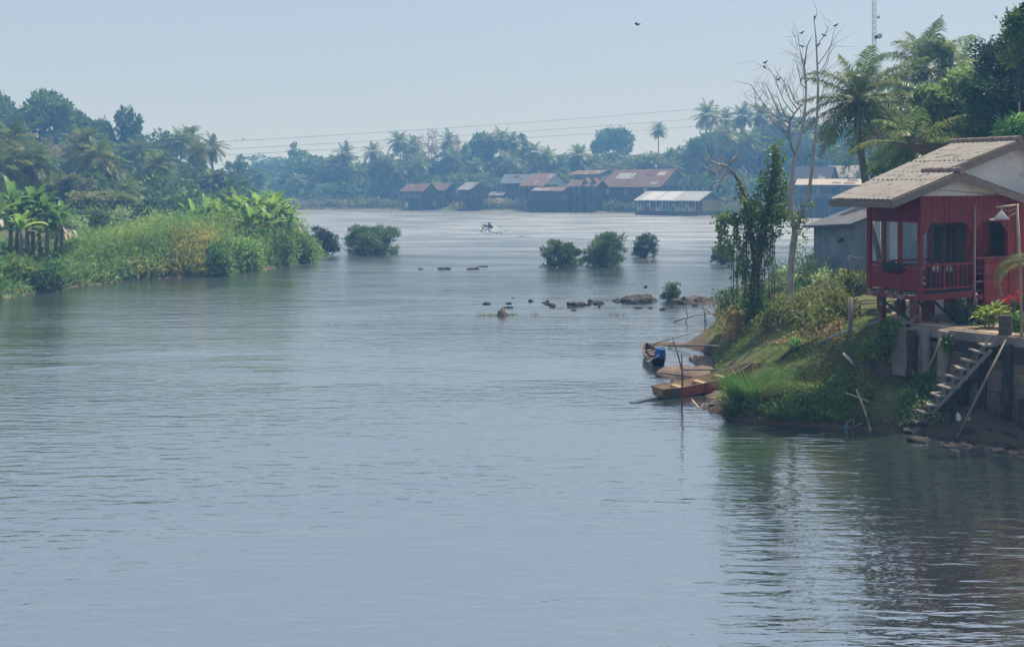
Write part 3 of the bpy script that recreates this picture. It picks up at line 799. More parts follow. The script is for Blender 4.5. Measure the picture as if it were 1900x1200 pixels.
def red_house():
    t = thing('stilt_house', 'red wooden stilt house with grey cement roof, white gables and open veranda', 'house', HN, HR)
    rg = random.Random(5)
    ZF, ZP = 3.62, 6.50                     # veranda floor, wall plate
    SL = math.tan(math.radians(15.4))
    EZ, ES, A1, A2 = 6.42, -1.60, 1.36, 5.18
    zr = lambda s: EZ + (s - ES) * SL       # top of the left roof slope
    ZA1, ZA2 = zr(A1), zr(A2)
    T0, T1 = -.30, .35                      # porch rake and main rake
    tb = lambda s: 1.97 + (s - ES) / (A2 - ES) * .83
    # --- left roof slope in three overlapping rows of corrugated sheets
    rows = [(ES, .55), (.45, 2.75), (2.65, A2)]
    mb = MB()
    for k, (s0, s1) in enumerate(rows):
        nseg = 5; wave = .178; lift = .005 * (k + 1)
        tmin = T0 if k < 2 else T1
        for part in range(2 if k == 1 else 1):
            a0, a1 = s0, s1
            t00 = T0 if (s1 <= A1 + .01 or (k == 1 and part == 0)) else T1
            if k == 1: a0, a1 = ((s0, A1) if part == 0 else (A1, s1))
            tmax = max(tb(a0), tb(a1)); nt_ = int((tmax - t00) / (wave / 6))
            base = len(mb.v)
            for i in range(nt_ + 1):
                for j in range(nseg + 1):
                    s = a0 + (a1 - a0) * j / nseg; te = t00 + (tb(s) - t00) * i / nt_
                    zc = zr(s) + lift * (1 - (s - s0) / (s1 - s0)) + .013 * math.sin(2 * math.pi * (t00 + (tmax - t00) * i / nt_) / wave)
                    mb.v.append((s, te, zc))
            for i in range(nt_):
                for j in range(nseg):
                    a = base + i * (nseg + 1) + j
                    mb.f.append((a, a + 1, a + nseg + 2, a + nseg + 1)); mb.sm.append(True)
    # right porch slope and right main slope, flat undersheets
    SR = math.tan(math.radians(13.2)); zrr = lambda s: ZA1 - (s - A1) * SR
    SRm = SL; zrm = lambda s: ZA2 - (s - A2) * SRm
    def slope(s0, s1, zf, t0, t1):
        n = int((t1 - t0) / (.178 / 6)); base = len(mb.v)
        for i in range(n + 1):
            te = t0 + (t1 - t0) * i / n
            for s in (s0, s1): mb.v.append((s, te, zf(s) + .013 * math.sin(2 * math.pi * te / .178)))
        for i in range(n):
            a = base + 2 * i; mb.f.append((a, a + 1, a + 3, a + 2)); mb.sm.append(True)
    slope(A1, 4.95, zrr, T0, 1.2)
    slope(A2, 12.0, zrm, T1, 5.0)
    mb.build('roof', M['roof_cement'], t)
    # soffit under the roof
    mb = MB()
    mb.add([(ES + .03, T0 + .05, EZ - .09), (A1, T0 + .05, ZA1 - .09), (A1, tb(A1), ZA1 - .09), (ES + .03, tb(ES), EZ - .09)], [(0, 1, 2, 3)])
    mb.add([(A1, T1 + .05, ZA1 - .09), (A2, T1 + .05, ZA2 - .09), (A2, tb(A2), ZA2 - .09), (A1, tb(A1), ZA1 - .09)], [(0, 1, 2, 3)])
    mb.build('soffit', M['dark_plank'], t)
    # ridge tiles: half round caps
    def caps(t0, t1, s, z, drop):
        mb = MB(); n = max(2, round((t1 - t0) / .33))
        for i in range(n):
            a = t0 + (t1 - t0) * i / n; b = t0 + (t1 - t0) * (i + 1.12) / n
            mb.tube([(s, a, z), (s, b, z)], [.115, .10], 10)
        mb.build('ridge_cap', M['ridge_tile'], t)
    caps(T0 - .08, .95, A1, ZA1 + .02, 0); caps(T1 - .08, 2.85, A2, ZA2 + .02, 0)
    # fascias
    mb = MB()
    mb.bar((ES - .012, T0, EZ - .13), (ES - .012, tb(ES), EZ - .13), .03, .22)
    mb.build('eave_fascia', M['fascia'], t)
    mb = MB()
    up = Vector((-SL, 0, 1))
    mb.bar((ES - .03, T0 - .018, EZ - .14), (A1, T0 - .018, ZA1 - .14), .034, .23, up)
    mb.bar((A1 + .003, T0 - .021, ZA1 - .14), (4.95, T0 - .021, zrr(4.95) - .14), .034, .23, Vector((SR, 0, 1)))
    mb.build('porch_bargeboard', M['fascia'], t)
    mb = MB()
    mb.bar((A1 + .2, T1 - .018, zr(A1 + .2) - .15), (A2, T1 - .018, ZA2 - .15), .034, .25, up)
    mb.bar((A2 + .003, T1 - .021, ZA2 - .15), (12, T1 - .021, zrm(12) - .15), .034, .25, Vector((SRm, 0, 1)))
    mb.build('main_bargeboard', M['fascia'], t)
    # gables
    mb = MB(); mb.prism([(-.05, ZP), (4.55, ZP), (4.55, min(zrr(4.55) - .1, 6.62)), (A1, ZA1 - .1), (-.05, zr(-.05) - .1)], -.02, .02)
    mb.build('porch_gable', M['gable_white'], t)
    mb = MB(); mb.prism([(A1 + .3, 6.5), (9.0, 6.5), (9.0, zrm(9.0) - .1), (A2, ZA2 - .1), (A1 + .3, zr(A1 + .3) - .1)], .62, .66)
    mb.build('main_gable', M['gable_white'], t)
    # red header boards with scalloped arches: front
    OP = 5.70                                # underside of the header
    arches = [(0.12, 2.32), (2.46, 4.02)]
    def under(s):
        for a, b in arches:
            if a <= s <= b:
                e = min(s - a, b - s); return OP + (0 if e > .34 else -.30 * (1 - e / .34) ** 1.0)
        return OP - .34
    mb = MB(); planks_v(mb, 0.0, 4.6, -.035, under, lambda s: ZP - .002, .115, .03, rg); mb.build('front_header', M['red_paint'], t)
    mb = MB(); planks_v(mb, 0.04, 1.9, -.035, lambda s: 5.72, lambda s: 6.36, .13, .03, rg, 't'); mb.build('side_header', M['red_paint'], t)
    # corner and bay posts
    for (s, tt, z0, z1, wd) in ((0.02, .02, 3.45, ZP, .115), (2.39, .02, 3.45, 6.2, .11), (4.1, .02, 3.45, 6.2, .12), (.02, .72, 3.5, 5.8, .085), (.02, 1.32, 3.5, 5.8, .085), (.02, 1.88, 3.45, 6.45, .12), (1.4, 1.88, 3.45, 6.4, .09), (2.9, 1.95, 3.5, 6.4, .1)):
        MB().box(s - wd / 2, s + wd / 2, tt - wd / 2, tt + wd / 2, z0, z1).build('veranda_post', M['red_paint_post'], t)
    # floor
    mb = MB(); planks_v(mb, 0, 6.4, 0, lambda s: 0, lambda s: 0, 1, 1, rg) if False else None
    mb = MB(); mb.box(.06, 6.6, .03, 1.95, 3.56, 3.62); mb.build('floor', M['dark_plank'], t)
    mb = MB(); mb.box(-.03, 2.42, -.06, .0, 3.43, 3.62); mb.build('front_beam', M['red_paint_post'], t)
    mb = MB(); mb.box(-.06, -.005, .02, 1.99, 3.43, 3.56); mb.build('side_beam', M['red_worn'], t)
    mb = MB()
    for i in range(6): mb.box(-.10, .3, .12 + i * .33, .20 + i * .33, 3.565, 3.64)
    mb.build('joists', M['grey_plank'], t)
    # railings: front with turned balusters
    mb = MB(); mb.box(.08, 2.34, -.025, .045, 4.42, 4.49); mb.build('top_rail', M['red_paint_post'], t)
    mb = MB(); mb.box(.08, 2.34, -.012, .034, 3.72, 3.78); mb.build('bottom_rail', M['red_paint_post'], t)
    prof = [(.026, 3.78), (.026, 3.86), (.014, 3.89), (.026, 3.99), (.030, 4.06), (.018, 4.17), (.013, 4.2), (.024, 4.27), (.024, 4.42)]
    for i in range(10):
        s = .28 + i * .205 + rg.uniform(-.02, .02)
        MB().lathe(prof, 8, (s, .01, 0)).build('baluster', M['red_paint_post'], t)
    for s in (1.02, 1.62): MB().box(s, s + .05, -.02, .04, 3.78, 4.42).build('rail_stud', M['red_paint_post'], t)
    # side railing: solid boards between rails
    mb = MB(); mb.box(-.03, .045, .08, 1.84, 4.40, 4.46); mb.build('top_rail', M['red_paint_post'], t)
    mb = MB(); mb.box(-.025, .04, .08, 1.84, 3.70, 3.75); mb.build('bottom_rail', M['red_paint_post'], t)
    mb = MB(); planks_h(mb, .08, 1.84, -.005, 3.75, 4.38, .16, .02, rg, 't'); mb.build('side_panel', M['red_paint'], t)
    # second bay: ladder rails, boarded parapet
    for z in (3.86, 4.1, 4.28, 4.56): MB().box(2.45, 2.86, -.02, .02, z, z + .035).build('slat_rail', M['red_worn'], t)
    mb = MB(); planks_h(mb, 2.86, 6.6, -.05, 3.28, 4.56, .165, .025, rg); mb.build('parapet', M['red_paint'], t)
    mb = MB(); mb.box(2.43, 6.6, -.07, .0, 4.57, 4.62); mb.build('parapet_rail', M['red_worn'], t)
    mb = MB(); mb.box(4.06, 4.12, -.085, -.055, 3.3, 4.56); mb.build('parapet_stud', M['red_paint_post'], t)
    mb = MB(); mb.prism([(2.45, 3.45), (3.3, 3.10), (3.3, 3.28), (2.9, 3.5)], -.03, .02); mb.build('skirt_board', M['red_paint'], t)
    # walls: dark back wall with door and shuttered window, red inner wall, right room
    for z in (3.72, 4.05, 4.42): MB().box(.1, 2.82, 1.86, 1.91, z, z + .055).build('back_rail', M['red_worn'], t)
    mb = MB(); planks_v(mb, .1, 2.85, 1.87, lambda s: 5.95, lambda s: 6.45, .14, .02, rg); mb.build('back_header', M['red_worn'], t)
    mb = MB(); planks_v(mb, .57, 1.92, 2.86, lambda s: 3.62, lambda s: 6.42, .15, .03, rg, 't'); mb.build('plank_wall', M['veranda_wood'], t)
    for (ta, tc_) in ((.72, 1.10), (1.22, 1.74)):
        mb = MB(); mb.box(2.81, 2.855, ta, ta + .05, 4.35, 5.55); mb.box(2.81, 2.855, tc_ - .05, tc_, 4.35, 5.55); mb.box(2.808, 2.852, ta + .05, tc_ - .05, 5.50, 5.55); mb.box(2.808, 2.852, ta + .05, tc_ - .05, 4.35, 4.40)
        wf = mb.build('window', M['v_brown_wood'], t)
        mb = MB(); mb.box(2.83, 2.85, ta + .055, (ta + tc_) / 2 - .01, 4.41, 5.49); mb.build('shutter', M['v_brown_wood'], wf)
        mb = MB(); mb.box(2.835, 2.853, (ta + tc_) / 2 + .01, tc_ - .055, 4.41, 5.49); mb.build('shutter', M['dark_plank'], wf)
    mb = MB(); mb.box(2.45, 2.80, .75, 1.7, 4.02, 4.07); mb.box(2.47, 2.52, .78, .83, 3.62, 4.02); mb.box(2.47, 2.52, 1.62, 1.67, 3.62, 4.02); mb.build('wall_bench', M['v_brown_wood'], t)
    mb = MB(); planks_v(mb, 2.86, 3.98, .55, lambda s: 3.62, lambda s: 6.4, .30, .03, rg); mb.build('inner_wall', M['red_paint'], t)
    mb = MB(); planks_v(mb, 4.14, 9.0, -.03, lambda s: 3.3, lambda s: ZP - .01, .30, .03, rg); mb.build('room_wall', M['red_paint'], t)
    mb = MB(); mb.box(8.9, 9.0, .02, 2.9, 2.7, 6.5); mb.box(4.6, 9.0, 2.9, 3.0, 3.3, 6.5); mb.box(2.9, 4.6, 1.96, 2.02, 3.3, 6.5); mb.build('rear_wall', M['v_brown_wood'], t)
    # stilts and braces
    for (s, tt) in ((.30, .45), (1.05, .62), (1.98, .30), (.35, 1.7), (1.3, 1.75), (2.5, 1.6), (3.4, .4), (3.5, 1.7), (4.6, .4), (4.8, 1.8), (6.2, .5)):
        MB().box(s - .095, s + .095, tt - .095, tt + .095, 2.55, 3.5).build('stilt', M['red_worn'] if s < 1.9 else M['red_paint_post'], t)
    for (a, b) in (((-.03, 1.55, 3.42), (.55, .72, 2.70)), ((.32, .36, 3.4), (1.0, .12, 2.66)), ((1.06, .45, 3.4), (1.72, .06, 2.66))):
        mb = MB(); mb.bar(a, b, .06, .07); mb.build('brace', M['dark_plank'], t)
    return t
red_house()

# things in and on the house
mb = MB(); rg = random.Random(3)
vs = []; n = 9
for i in range(n):
    f = i / (n - 1)
    for j in range(5):
        g = j / 4; p = HW(-.07 - .03 * math.sin(g * 3), .55 + .75 * f, 4.50 - .34 * g * (0.6 + .4 * math.sin(f * 3.1)) - .03 * math.sin(f * 9))
        vs.append(p + Vector((rg.uniform(-.012, .012),) * 3))
mb.add(vs, [(i * 5 + j, i * 5 + j + 1, i * 5 + j + 6, i * 5 + j + 5) for i in range(n - 1) for j in range(4)], True)
ob = mb.build('cloth', M['cloth_dark']); md = ob.modifiers.new('thick', 'SOLIDIFY'); md.thickness = .012
tag(ob, 'dark cloth hung over the side railing of the red house', 'cloth')
mb = MB()
mb.tube([HW(2.36, -.09, 3.5), HW(2.37, -.09, 4.6), HW(2.36, -.09, 6.18)], .022, 8)
tag(mb.build('pipe', M['hose']), 'thin pale upright pipe fixed to the veranda post of the red house', 'pipe')
mb = MB(); a = HW(2.36, -.09, 3.5)
mb.tube([a, a + Vector((-.03, -.03, -.25)), a + Vector((-.16, -.06, -.5)), a + Vector((-.19, -.1, -.68)), a + Vector((-.13, -.12, -.78))], .014, 6)
tag(mb.build('hose', M['hose']), 'pale hose dangling below the veranda of the red house', 'hose')
mb = MB(); a = HW(.9, .05, 2.74); mb.tube([P(1742, 604, 30.2), P(1805, 603, 30.3)], .022, 7)
tag(mb.build('water_pipe', M['pvc_blue']), 'short pale blue pipe lying on the yard under the red house', 'pipe')
mb = MB()
for (x, y, z) in ((0, 0, 0),):
    a = HW(1.95, .35, 4.42)
mb.box(.62, 1.22, .55, 1.35, 4.36, 4.42); mb.box(.66, .72, .6, .66, 3.62, 4.36); mb.box(1.12, 1.18, .6, .66, 3.62, 4.36); mb.box(.66, .72, 1.24, 1.3, 3.62, 4.36); mb.box(1.12, 1.18, 1.24, 1.3, 3.62, 4.36)
ob = mb.build('table', M['dark_plank']); ob.location = HN; ob.rotation_euler = (0, 0, HR)
tag(ob, 'dark wooden table on the veranda of the red house', 'table')

for (s_, t_, w_, m_, lab) in ((2.62, 1.45, .26, 'white', 'white bundle on the bench inside the veranda'), (2.62, 1.0, .2, 'tin_pale', 'pale blue bundle on the bench inside the veranda')):
    q = HW(s_, t_, 4.07); mb = MB(); mb.lathe([(w_ * .3, 0), (w_ * .52, .05), (w_ * .48, .14), (w_ * .25, .21), (.03, .27)], 9, q); tag(mb.build('bundle', M[m_]), lab, 'bundle')

# ------------------------------------------------------------------ blue tin shed behind the house
def tin_shed():
    p = P(1584, 345, 44.5); t = thing('tin_shed', 'blue-grey corrugated tin shed with sloping roof behind the red house', 'shed', (p.x, p.y, 0), math.radians(24))
    # local: x right along the river side, y back
    def corr(name, x0, x1, y, z0, z1a, z1b, m, axis='x'):
        n = int(abs(x1 - x0) / .025); vs = []; fs = []
        for i in range(n + 1):
            f = i / n; x = x0 + (x1 - x0) * f; o = .028 * math.sin(x * 2 * math.pi / .17); zt = z1a + (z1b - z1a) * f
            vs += [((x, y + o, z0)), ((x, y + o, zt))] if axis == 'x' else [((y + o, x, z0)), ((y + o, x, zt))]
        for i in range(n): fs.append((2 * i, 2 * i + 2, 2 * i + 3, 2 * i + 1))
        MB().add(vs, fs, True).build(name, m, t)
    corr('front_wall', 0, 1.05, 0, 3.05, 5.28, 5.62, M['tin_blue'])
    corr('side_wall', 0, 2.6, 0, 3.05, 5.22, 5.05, M['tin_blue'], 'y')
    corr('front_wall', 1.05, 1.5, .02, 3.05, 5.62, 5.7, M['tin_pale'])
    corr('front_wall', 1.5, 2.0, .0, 3.05, 5.7, 5.8, M['tin_blue'])
    corr('front_wall', 2.0, 2.75, .02, 3.05, 5.8, 6.0, M['tin_pale'])
    corr('front_wall', 2.75, 4.4, .0, 3.05, 6.0, 6.2, M['tin_blue'])
    mb = MB(); mb.add([(-.5, -.35, 5.18), (4.6, -.35, 6.62), (4.6, 2.7, 6.42), (-.5, 2.7, 4.98), (-.5, -.35, 5.08), (4.6, -.35, 6.52), (4.6, 2.7, 6.32), (-.5, 2.7, 4.88)], [(0,1,2,3),(7,6,5,4),(0,4,5,1),(1,5,6,2),(2,6,7,3),(3,7,4,0)])
    mb.build('roof', M['tin_grey'], t)
    mb = MB(); mb.box(-.02, 4.4, .05, 2.55, 2.98, 3.05); mb.build('floor', M['grey_plank'], t)
    for (x, y) in ((.1, .1), (1.5, .1), (2.9, .1), (.1, 2.4), (4.2, .1)):
        MB().box(x - .06, x + .06, y - .06, y + .06, 2.0, 2.98).build('stilt', M['dark_plank'], t)
tin_shed()
mb = MB(); mb.tube([P(1574, 474, 42), P(1574, 510, 42)], .03, 6); mb.tube([P(1574, 475, 42), P(1606, 481, 41)], .018, 6)
tag(mb.build('clothes_rail', M['bamboo_grey']), 'thin grey post with a horizontal rail in front of the tin shed', 'rail')
mb = MB(); mb.bar(P(1549, 454, 46), P(1562, 445, 45), .18, .06); mb.bar(P(1552, 447, 46.3), P(1563, 443, 45), .1, .05)
tag(mb.build('spout_board', M['black']), 'short dark board sticking out of the tin shed side over the river', 'board')
mb = MB(); mb.tube([P(1638, 520, 37), P(1632, 478, 37), P(1620, 430, 37), P(1612, 395, 37.2)], [.14, .12, .11, .1], 8)
tag(mb.build('leaning_trunk', M['palm_bark']), 'grey leaning bare trunk seen through the veranda of the red house', 'tree trunk')

# ------------------------------------------------------------------ retaining wall, piles
def hit(px, py, d0=24.0, d1=70.0):
    D = np.arange(d0, d1, .03); X = (px - CX) / F * D; Zr = CH - (py - HY) / F * D
    Zt = right_z(X, D); k = np.argmax(Zr <= Zt)
    return Vector((X[k], D[k], max(float(Zt[k]), 0.0)))
WA, WB, WC = Vector((11.2, 30.85, 0)), Vector((13.7, 27.98, 0)), Vector((17.5, 23.7, 0))
wall = thing('retaining_wall', 'stained earth-brown retaining wall of blocks below the yard', 'wall', (0, 0, 0))
wd_ = (WB - WA).normalized(); wn_ = Vector((wd_.y, -wd_.x, 0))
if wn_.y > 0: wn_ = -wn_
rg = random.Random(11)
mb = MB()
def blockwall(a, b, z0, z1, cw, ch, off):
    d = b - a; L = d.length; d = d.normalized(); nrm = Vector((d.y, -d.x, 0));
    if nrm.y > 0: nrm = -nrm
    nr = int((z1 - z0) / ch)
    for r in range(nr):
        x = -rg.uniform(0, cw)
        while x < L:
            x1 = min(L, x + cw * rg.uniform(.85, 1.15)); x0 = max(0, x)
            if x1 - x0 > .05:
                o = off + rg.uniform(-.018, .018)
                p0 = a + d * (x0 + .006); p1 = a + d * (x1 - .006)
                za = z0 + r * ch + .006; zb = z0 + (r + 1) * ch - .006
                vs = [p0 + nrm * o, p1 + nrm * o, p1 - nrm * .1, p0 - nrm * .1]
                mb.add([(v.x, v.y, za) for v in vs] + [(v.x, v.y, zb) for v in vs], [(0,3,2,1),(4,5,6,7),(0,1,5,4),(1,2,6,5),(2,3,7,6),(3,0,4,7)])
            x = x1
def wallD(px):
    k = (px - CX) / F; a, b = (WA, WB) if px < 1881 else (WB, WC); d = b - a
    u = (k * a.y - a.x) / (d.x - k * d.y); return (a + d * u).y
blockwall(WA + wd_ * 1.2, WB, -.4, 2.45, .62, .30, .02); blockwall(WB, WC, -.4, 2.45, .62, .30, .02)
mb.build('block_face', M['wall_block'], wall)
for (px, y0, y1, wpx, zz) in ((1800, 640, 662, 60, 0), (1845, 652, 672, 46, 0), (1880, 655, 690, 40, 0)):
    d0_ = wallD(px) - .06; mb = MB(); mb.bar(P(px - wpx / 2, y0, wallD(px - wpx / 2) - .05), P(px + wpx / 2, y0 + 4, wallD(px + wpx / 2) - .05), .04, (y1 - y0) / F * d0_); mb.build('repair_plank', M['dark_plank'], wall)
mb = MB()
mb.bar(WA + wd_ * .9 + Vector((0, 0, 2.56)), WB + Vector((0, 0, 2.56)), .22, .26); mb.bar(WB + Vector((0, 0, 2.555)), WC + Vector((0, 0, 2.555)), .22, .255)
mb.build('coping', M['concrete'], wall)
mb = MB(); mb.bar(WA + Vector((0, 0, 1.9)), WA + wd_ * 1.25 + Vector((0, 0, 1.9)), .12, 1.45); mb.build('earth_panel', M['concrete'], wall)

def pile(px, y0, y1, wpx, D, label, tilt=0.0, m='pile'):
    a = P(px, y1, D); b = P(px + tilt, y0, D); r = wpx / F * D / 2
    mb = MB(); n = 7; pts = []; rr = []
    for i in range(n + 1):
        f = i / n; pts.append(a.lerp(b, f) + Vector((R.uniform(-.015, .015), R.uniform(-.015, .015), 0))); rr.append(r * R.uniform(.88, 1.08))
    pts[0].z -= .3; mb.tube(pts, rr, 9)
    tag(mb.build('timber_pile', M[m]), label, 'pile', 'timber piles of the retaining wall')
def wallD(px):      # depth of the wall face at a photo column
    k = (px - CX) / F; a, b = (WA, WB) if px < 1881 else (WB, WC); d = b - a
    u = (k * a.y - a.x) / (d.x - k * d.y); return (a + d * u).y
pile(1692, 612, 700, 20, wallD(1692) - .12, 'dark weathered pile, leftmost on the retaining wall beside the grassy slope', 2)
pile(1720, 614, 702, 18, wallD(1720) - .14, 'grey weathered pile between the leftmost pile and the ivy-grown one', -2, 'bamboo_grey')
pile(1748, 612, 720, 22, wallD(1748) - .14, 'thick brown pile with creeper on its head, left of the ladder steps', 3, 'concrete')
pile(1784, 690, 770, 26, wallD(1784) - .1, 'broad black pile standing behind the middle ladder steps', 0)
pile(1822, 650, 788, 15, wallD(1822) - .12, 'slim dark pile behind the long leaning pole', 2)
pile(1865, 638, 806, 19, wallD(1865) - .16, 'tall black pile under the drum, right of the leaning pole', 5)
pile(1897, 742, 816, 22, wallD(1897) - .35, 'short broken black pile at the right edge of the photo', 6)
pile(1757, 768, 790, 9, 28.3, 'thin dark stub of a pile at the foot of the ladder', 0)

# creeper on the wall
def leaf_patch(name, label, cat, pts, n, spread, size, m, seed, group=None, kind=None, up=.2):
    rng = np.random.default_rng(seed); pts = np.array([tuple(p) for p in pts])
    c = pts[rng.integers(0, len(pts), n)] + rng.normal(size=(n, 3)) * spread
    d = norm(rng.normal(size=(n, 3)) + np.array([-.1, -.5, up])); L = size * rng.uniform(.6, 1.3, n)
    return tag(obj_from(name, leaves(c, d, L, L * .75, rng), m), label, cat, group, kind)
leaf_patch('creeper', 'green creeper hanging over the top of the retaining wall', 'creeper', [P(1750 + i * 3, 628 + j * 6, wallD(1755) - .2) for i in range(7) for j in range(5 - abs(i - 3))], 520, (.05, .05, .07), .09, M['vine'], 5)
leaf_patch('ivy', 'dark ivy at the left end of the retaining wall', 'creeper', [P(1640 + i * 4, 606 + j * 8, wallD(1650) - .25) for i in range(4) for j in range(5)], 240, (.08, .08, .08), .09, M['vine'], 6)

# ------------------------------------------------------------------ ladder, pole, rope, sticks
def ladder():
    a = Wp(1692, 797, .08); a = P(1692, 797, 28.15); b = P(1838, 640, 28.0)
    t = thing('ladder_stairs', 'weathered plank steps climbing from the water up to the yard', 'stairs', a)
    d = b - a; rg = random.Random(2)
    for o in (0.0, .42):
        mb = MB(); mb.bar(Vector((.02, o, -.12)), d + Vector((.02, o, -.12)), .045, .10); mb.build('stringer', M['grey_plank'], t)
    n = 10
    for i in range(n + 1):
        p = d * (i / n) + Vector((rg.uniform(-.03, .03), rg.uniform(-.05, .05), rg.uniform(-.025, .025))); yaw = rg.uniform(-.28, .28); w_ = rg.uniform(.27, .40)
        Mx = Matrix.Translation(p + Vector((0, .2, 0))) @ Matrix.Rotation(yaw, 4, 'Z') @ Matrix.Rotation(rg.uniform(-.16, .16), 4, 'Y')
        MB().box(-w_ / 2, w_ / 2, -.26, .27, -.028, .028, Mx).build('tread', M['pale_plank'] if i % 3 else M['grey_plank'], t)
        if i < n:
            mb = MB(); q = d * ((i + .9) / n)
            mb.bar(p + Vector((.05, -.02, .0)), p + Vector((.05, -.02, d.z / n - .03)), .03, .05); mb.build('riser_cleat', M['bamboo_grey'], t)
    mb = MB(); mb.bar(d + Vector((-.18, .0, -.05)), d + Vector((.06, .05, .28)), .05, .04); mb.bar(d + Vector((.02, .0, -.05)), d + Vector((.24, .05, .26)), .05, .04); mb.build('handrail', M['grey_plank'], t)
    mb = MB(); mb.bar(P(1758, 730, 28.1) - a, P(1756, 790, 28.1) - a, .07, .07); mb.bar(P(1770, 720, 28.1) - a, P(1771, 800, 28.1) - a, .06, .06); mb.build('prop', M['dark_plank'], t)
ladder()

def stick(name, label, pts, r, m, cat='pole', group=None, n=6):
    mb = MB(); mb.tube(pts, r, n); return tag(mb.build(name, M[m]), label, cat, group)
stick('long_pole', 'long grey bamboo pole leaning from the wall foot up to the drum', [P(1776, 812, 27.5), P(1820, 722, 27.55), P(1866, 630, 27.9)], [.036, .034, .030], 'bamboo_grey')
stick('rope', 'tan rope drooping from the pile down the grassy slope', [P(1746, 628, 29.0), P(1730, 668, 29.2), P(1714, 695, 29.5), P(1697, 717, 29.8), hit(1676, 735) + Vector((0, 0, .04)), hit(1660, 742) + Vector((0, 0, .03))], .026, 'rope', 'rope')
p1, p2 = hit(1680, 769), hit(1616, 795)
stick('crossed_stick', 'pale bamboo stick lying across another over the grassy waterside', [P(1568, 728, 29.6), P(1620, 748, 29.3), p1 + Vector((0, 0, .05))], .028, 'bamboo', 'stick')
stick('crossed_stick', 'pale bamboo stick stuck upright-leaning in the water crossing the lying one', [P(1589, 722, 29.35), P(1603, 757, 29.1), P(1616, 800, 28.5)], .028, 'bamboo', 'stick')
stick('stake', 'short thin dark stake behind the two crossed bamboo sticks', [P(1598, 727, 29.7), P(1599, 775, 29.3)], .02, 'bamboo_grey', 'stake')
stick('twig', 'thin bent bamboo twig lying at the waterline below the crossed sticks', [P(1635, 753, 29.3), P(1622, 770, 29.0), P(1605, 783, 28.8), P(1588, 789, 28.7)], .014, 'bamboo', 'twig')
mb = MB(); f = lambda x, y: P(x, y, 28.75)
mb.tube([f(1566, 795), f(1572, 783), f(1583, 777), f(1585, 797)], .022, 6); mb.tube([f(1572, 783), f(1570, 799)], .02, 6); mb.tube([f(1568, 798), f(1584, 799)], .018, 6)
tag(mb.build('bent_pipe', M['pvc_blue']), 'small bent pale pipe frame standing in the shallows', 'pipe frame')
h0, h1 = hit(1564, 662), hit(1588, 686)
stick('driftwood', 'bleached forked branch lying on the grassy slope', [h0 + Vector((0, 0, .10)), h0.lerp(h1, .45) + Vector((0, -.05, .10)), h1 + Vector((0, 0, .05))], [.04, .055, .035], 'dead_wood', 'branch')
stick('blue_pipe', 'long blue pipe running down from the fence along the bank top', [hit(1520, 638) + Vector((0, 0, .04)), hit(1565, 622) + Vector((0, 0, .10)), P(1600, 607, 32.0), P(1632, 595, 31.3)], .032, 'pvc_blue', 'pipe')
MBj = MB(); pj = P(1777, 776, 28.2)
MBj.lathe([(.02, -.10), (.085, -.09), (.095, 0), (.08, .09), (.04, .12), (.035, .16)], 10, pj)
tag(MBj.build('jug', M['white']), 'white plastic jug lying at the foot of the retaining wall', 'jug')
mb = MB(); pj = P(1796, 776, 28.0); mb.lathe([(.02, -.05), (.05, -.04), (.055, .03), (.02, .06)], 8, pj)
tag(mb.build('float', M['gable_white']), 'small grey-white float beside the white jug', 'float')

# fence of weathered posts and bamboo rails left of the house
def fence():
    a = hit(1577, 628); t = thing('fence', 'rough fence of weathered posts and bamboo rails beside the red house', 'fence', a)
    def post(px, y0, y1, D, r):
        mb = MB(); mb.tube([P(px, y1, D) - a, P(px + 1, y0, D) - a], [r, r * .9], 8); mb.build('post', M['bamboo_grey'] if r < .07 else M['grey_plank'], t)
    D0 = a.y
    post(1577, 552, 632, D0, .075); post(1632, 556, 604, 32.2, .06); post(1594, 560, 582, D0 + 3.4, .05); post(1660, 556, 600, D0 + 2.5, .05)
    for (x0, y0, x1, y1) in ((1560, 565, 1680, 556), (1560, 575, 1690, 568), (1562, 587, 1690, 579), (1585, 560, 1632, 557), (1600, 584, 1685, 572)):
        mb = MB(); p0 = P(x0, y0, D0 + 3.0); p1_ = P(x1, y1, D0 + 1.4)
        mb.tube([p0 - a, p0.lerp(p1_, .5) - a + Vector((0, 0, R.uniform(-.05, .03))), p1_ - a], .024, 6); mb.build('rail', M['bamboo_grey'], t)
fence()

# drum, lamp, flowers at the right edge
pd_ = P(1865, 628, 28.25)
t = thing('drum', 'rusty dark drum standing on the corner of the yard wall', 'drum', (pd_.x, pd_.y, 2.68))
MB().lathe([(.165, 0), (.17, .02), (.166, .17), (.176, .18), (.166, .2), (.17, .36), (.178, .37), (.168, .39), (.172, .53), (.178, .55), (.16, .55), (.155, .48)], 18, (0, 0, 0), True, True, True).build('body', M['drum'], t)
pl = P(1888, 345, 27.9)
t = thing('lamp_post', 'bamboo lamp post with a white cone shade beside the red house', 'lamp post', (pl.x + .12, pl.y, 2.5))
o = Vector((pl.x + .12, pl.y, 2.5)); top = P(1887, 382, 27.9)
mb = MB(); mb.tube([Vector((0, 0, 0)), P(1893, 500, 27.9) - o, top - o + Vector((0, 0, .05))], [.045, .04, .035], 8); mb.build('pole', M['bamboo'], t)
mb = MB(); mb.tube([P(1849, 385, 27.7) - o, P(1890, 380, 27.95) - o], .028, 7); mb.build('arm', M['bamboo'], t)
mb = MB(); c = P(1858, 391, 27.75) - o
mb.lathe([(.02, 0), (.215, -.235), (.205, -.235), (.015, -.02)], 20, c, True, False, False); mb.tube([c, c + Vector((0, 0, .10))], .012, 6)
sh = mb.build('lamp_shade', M['lamp_white'], t)
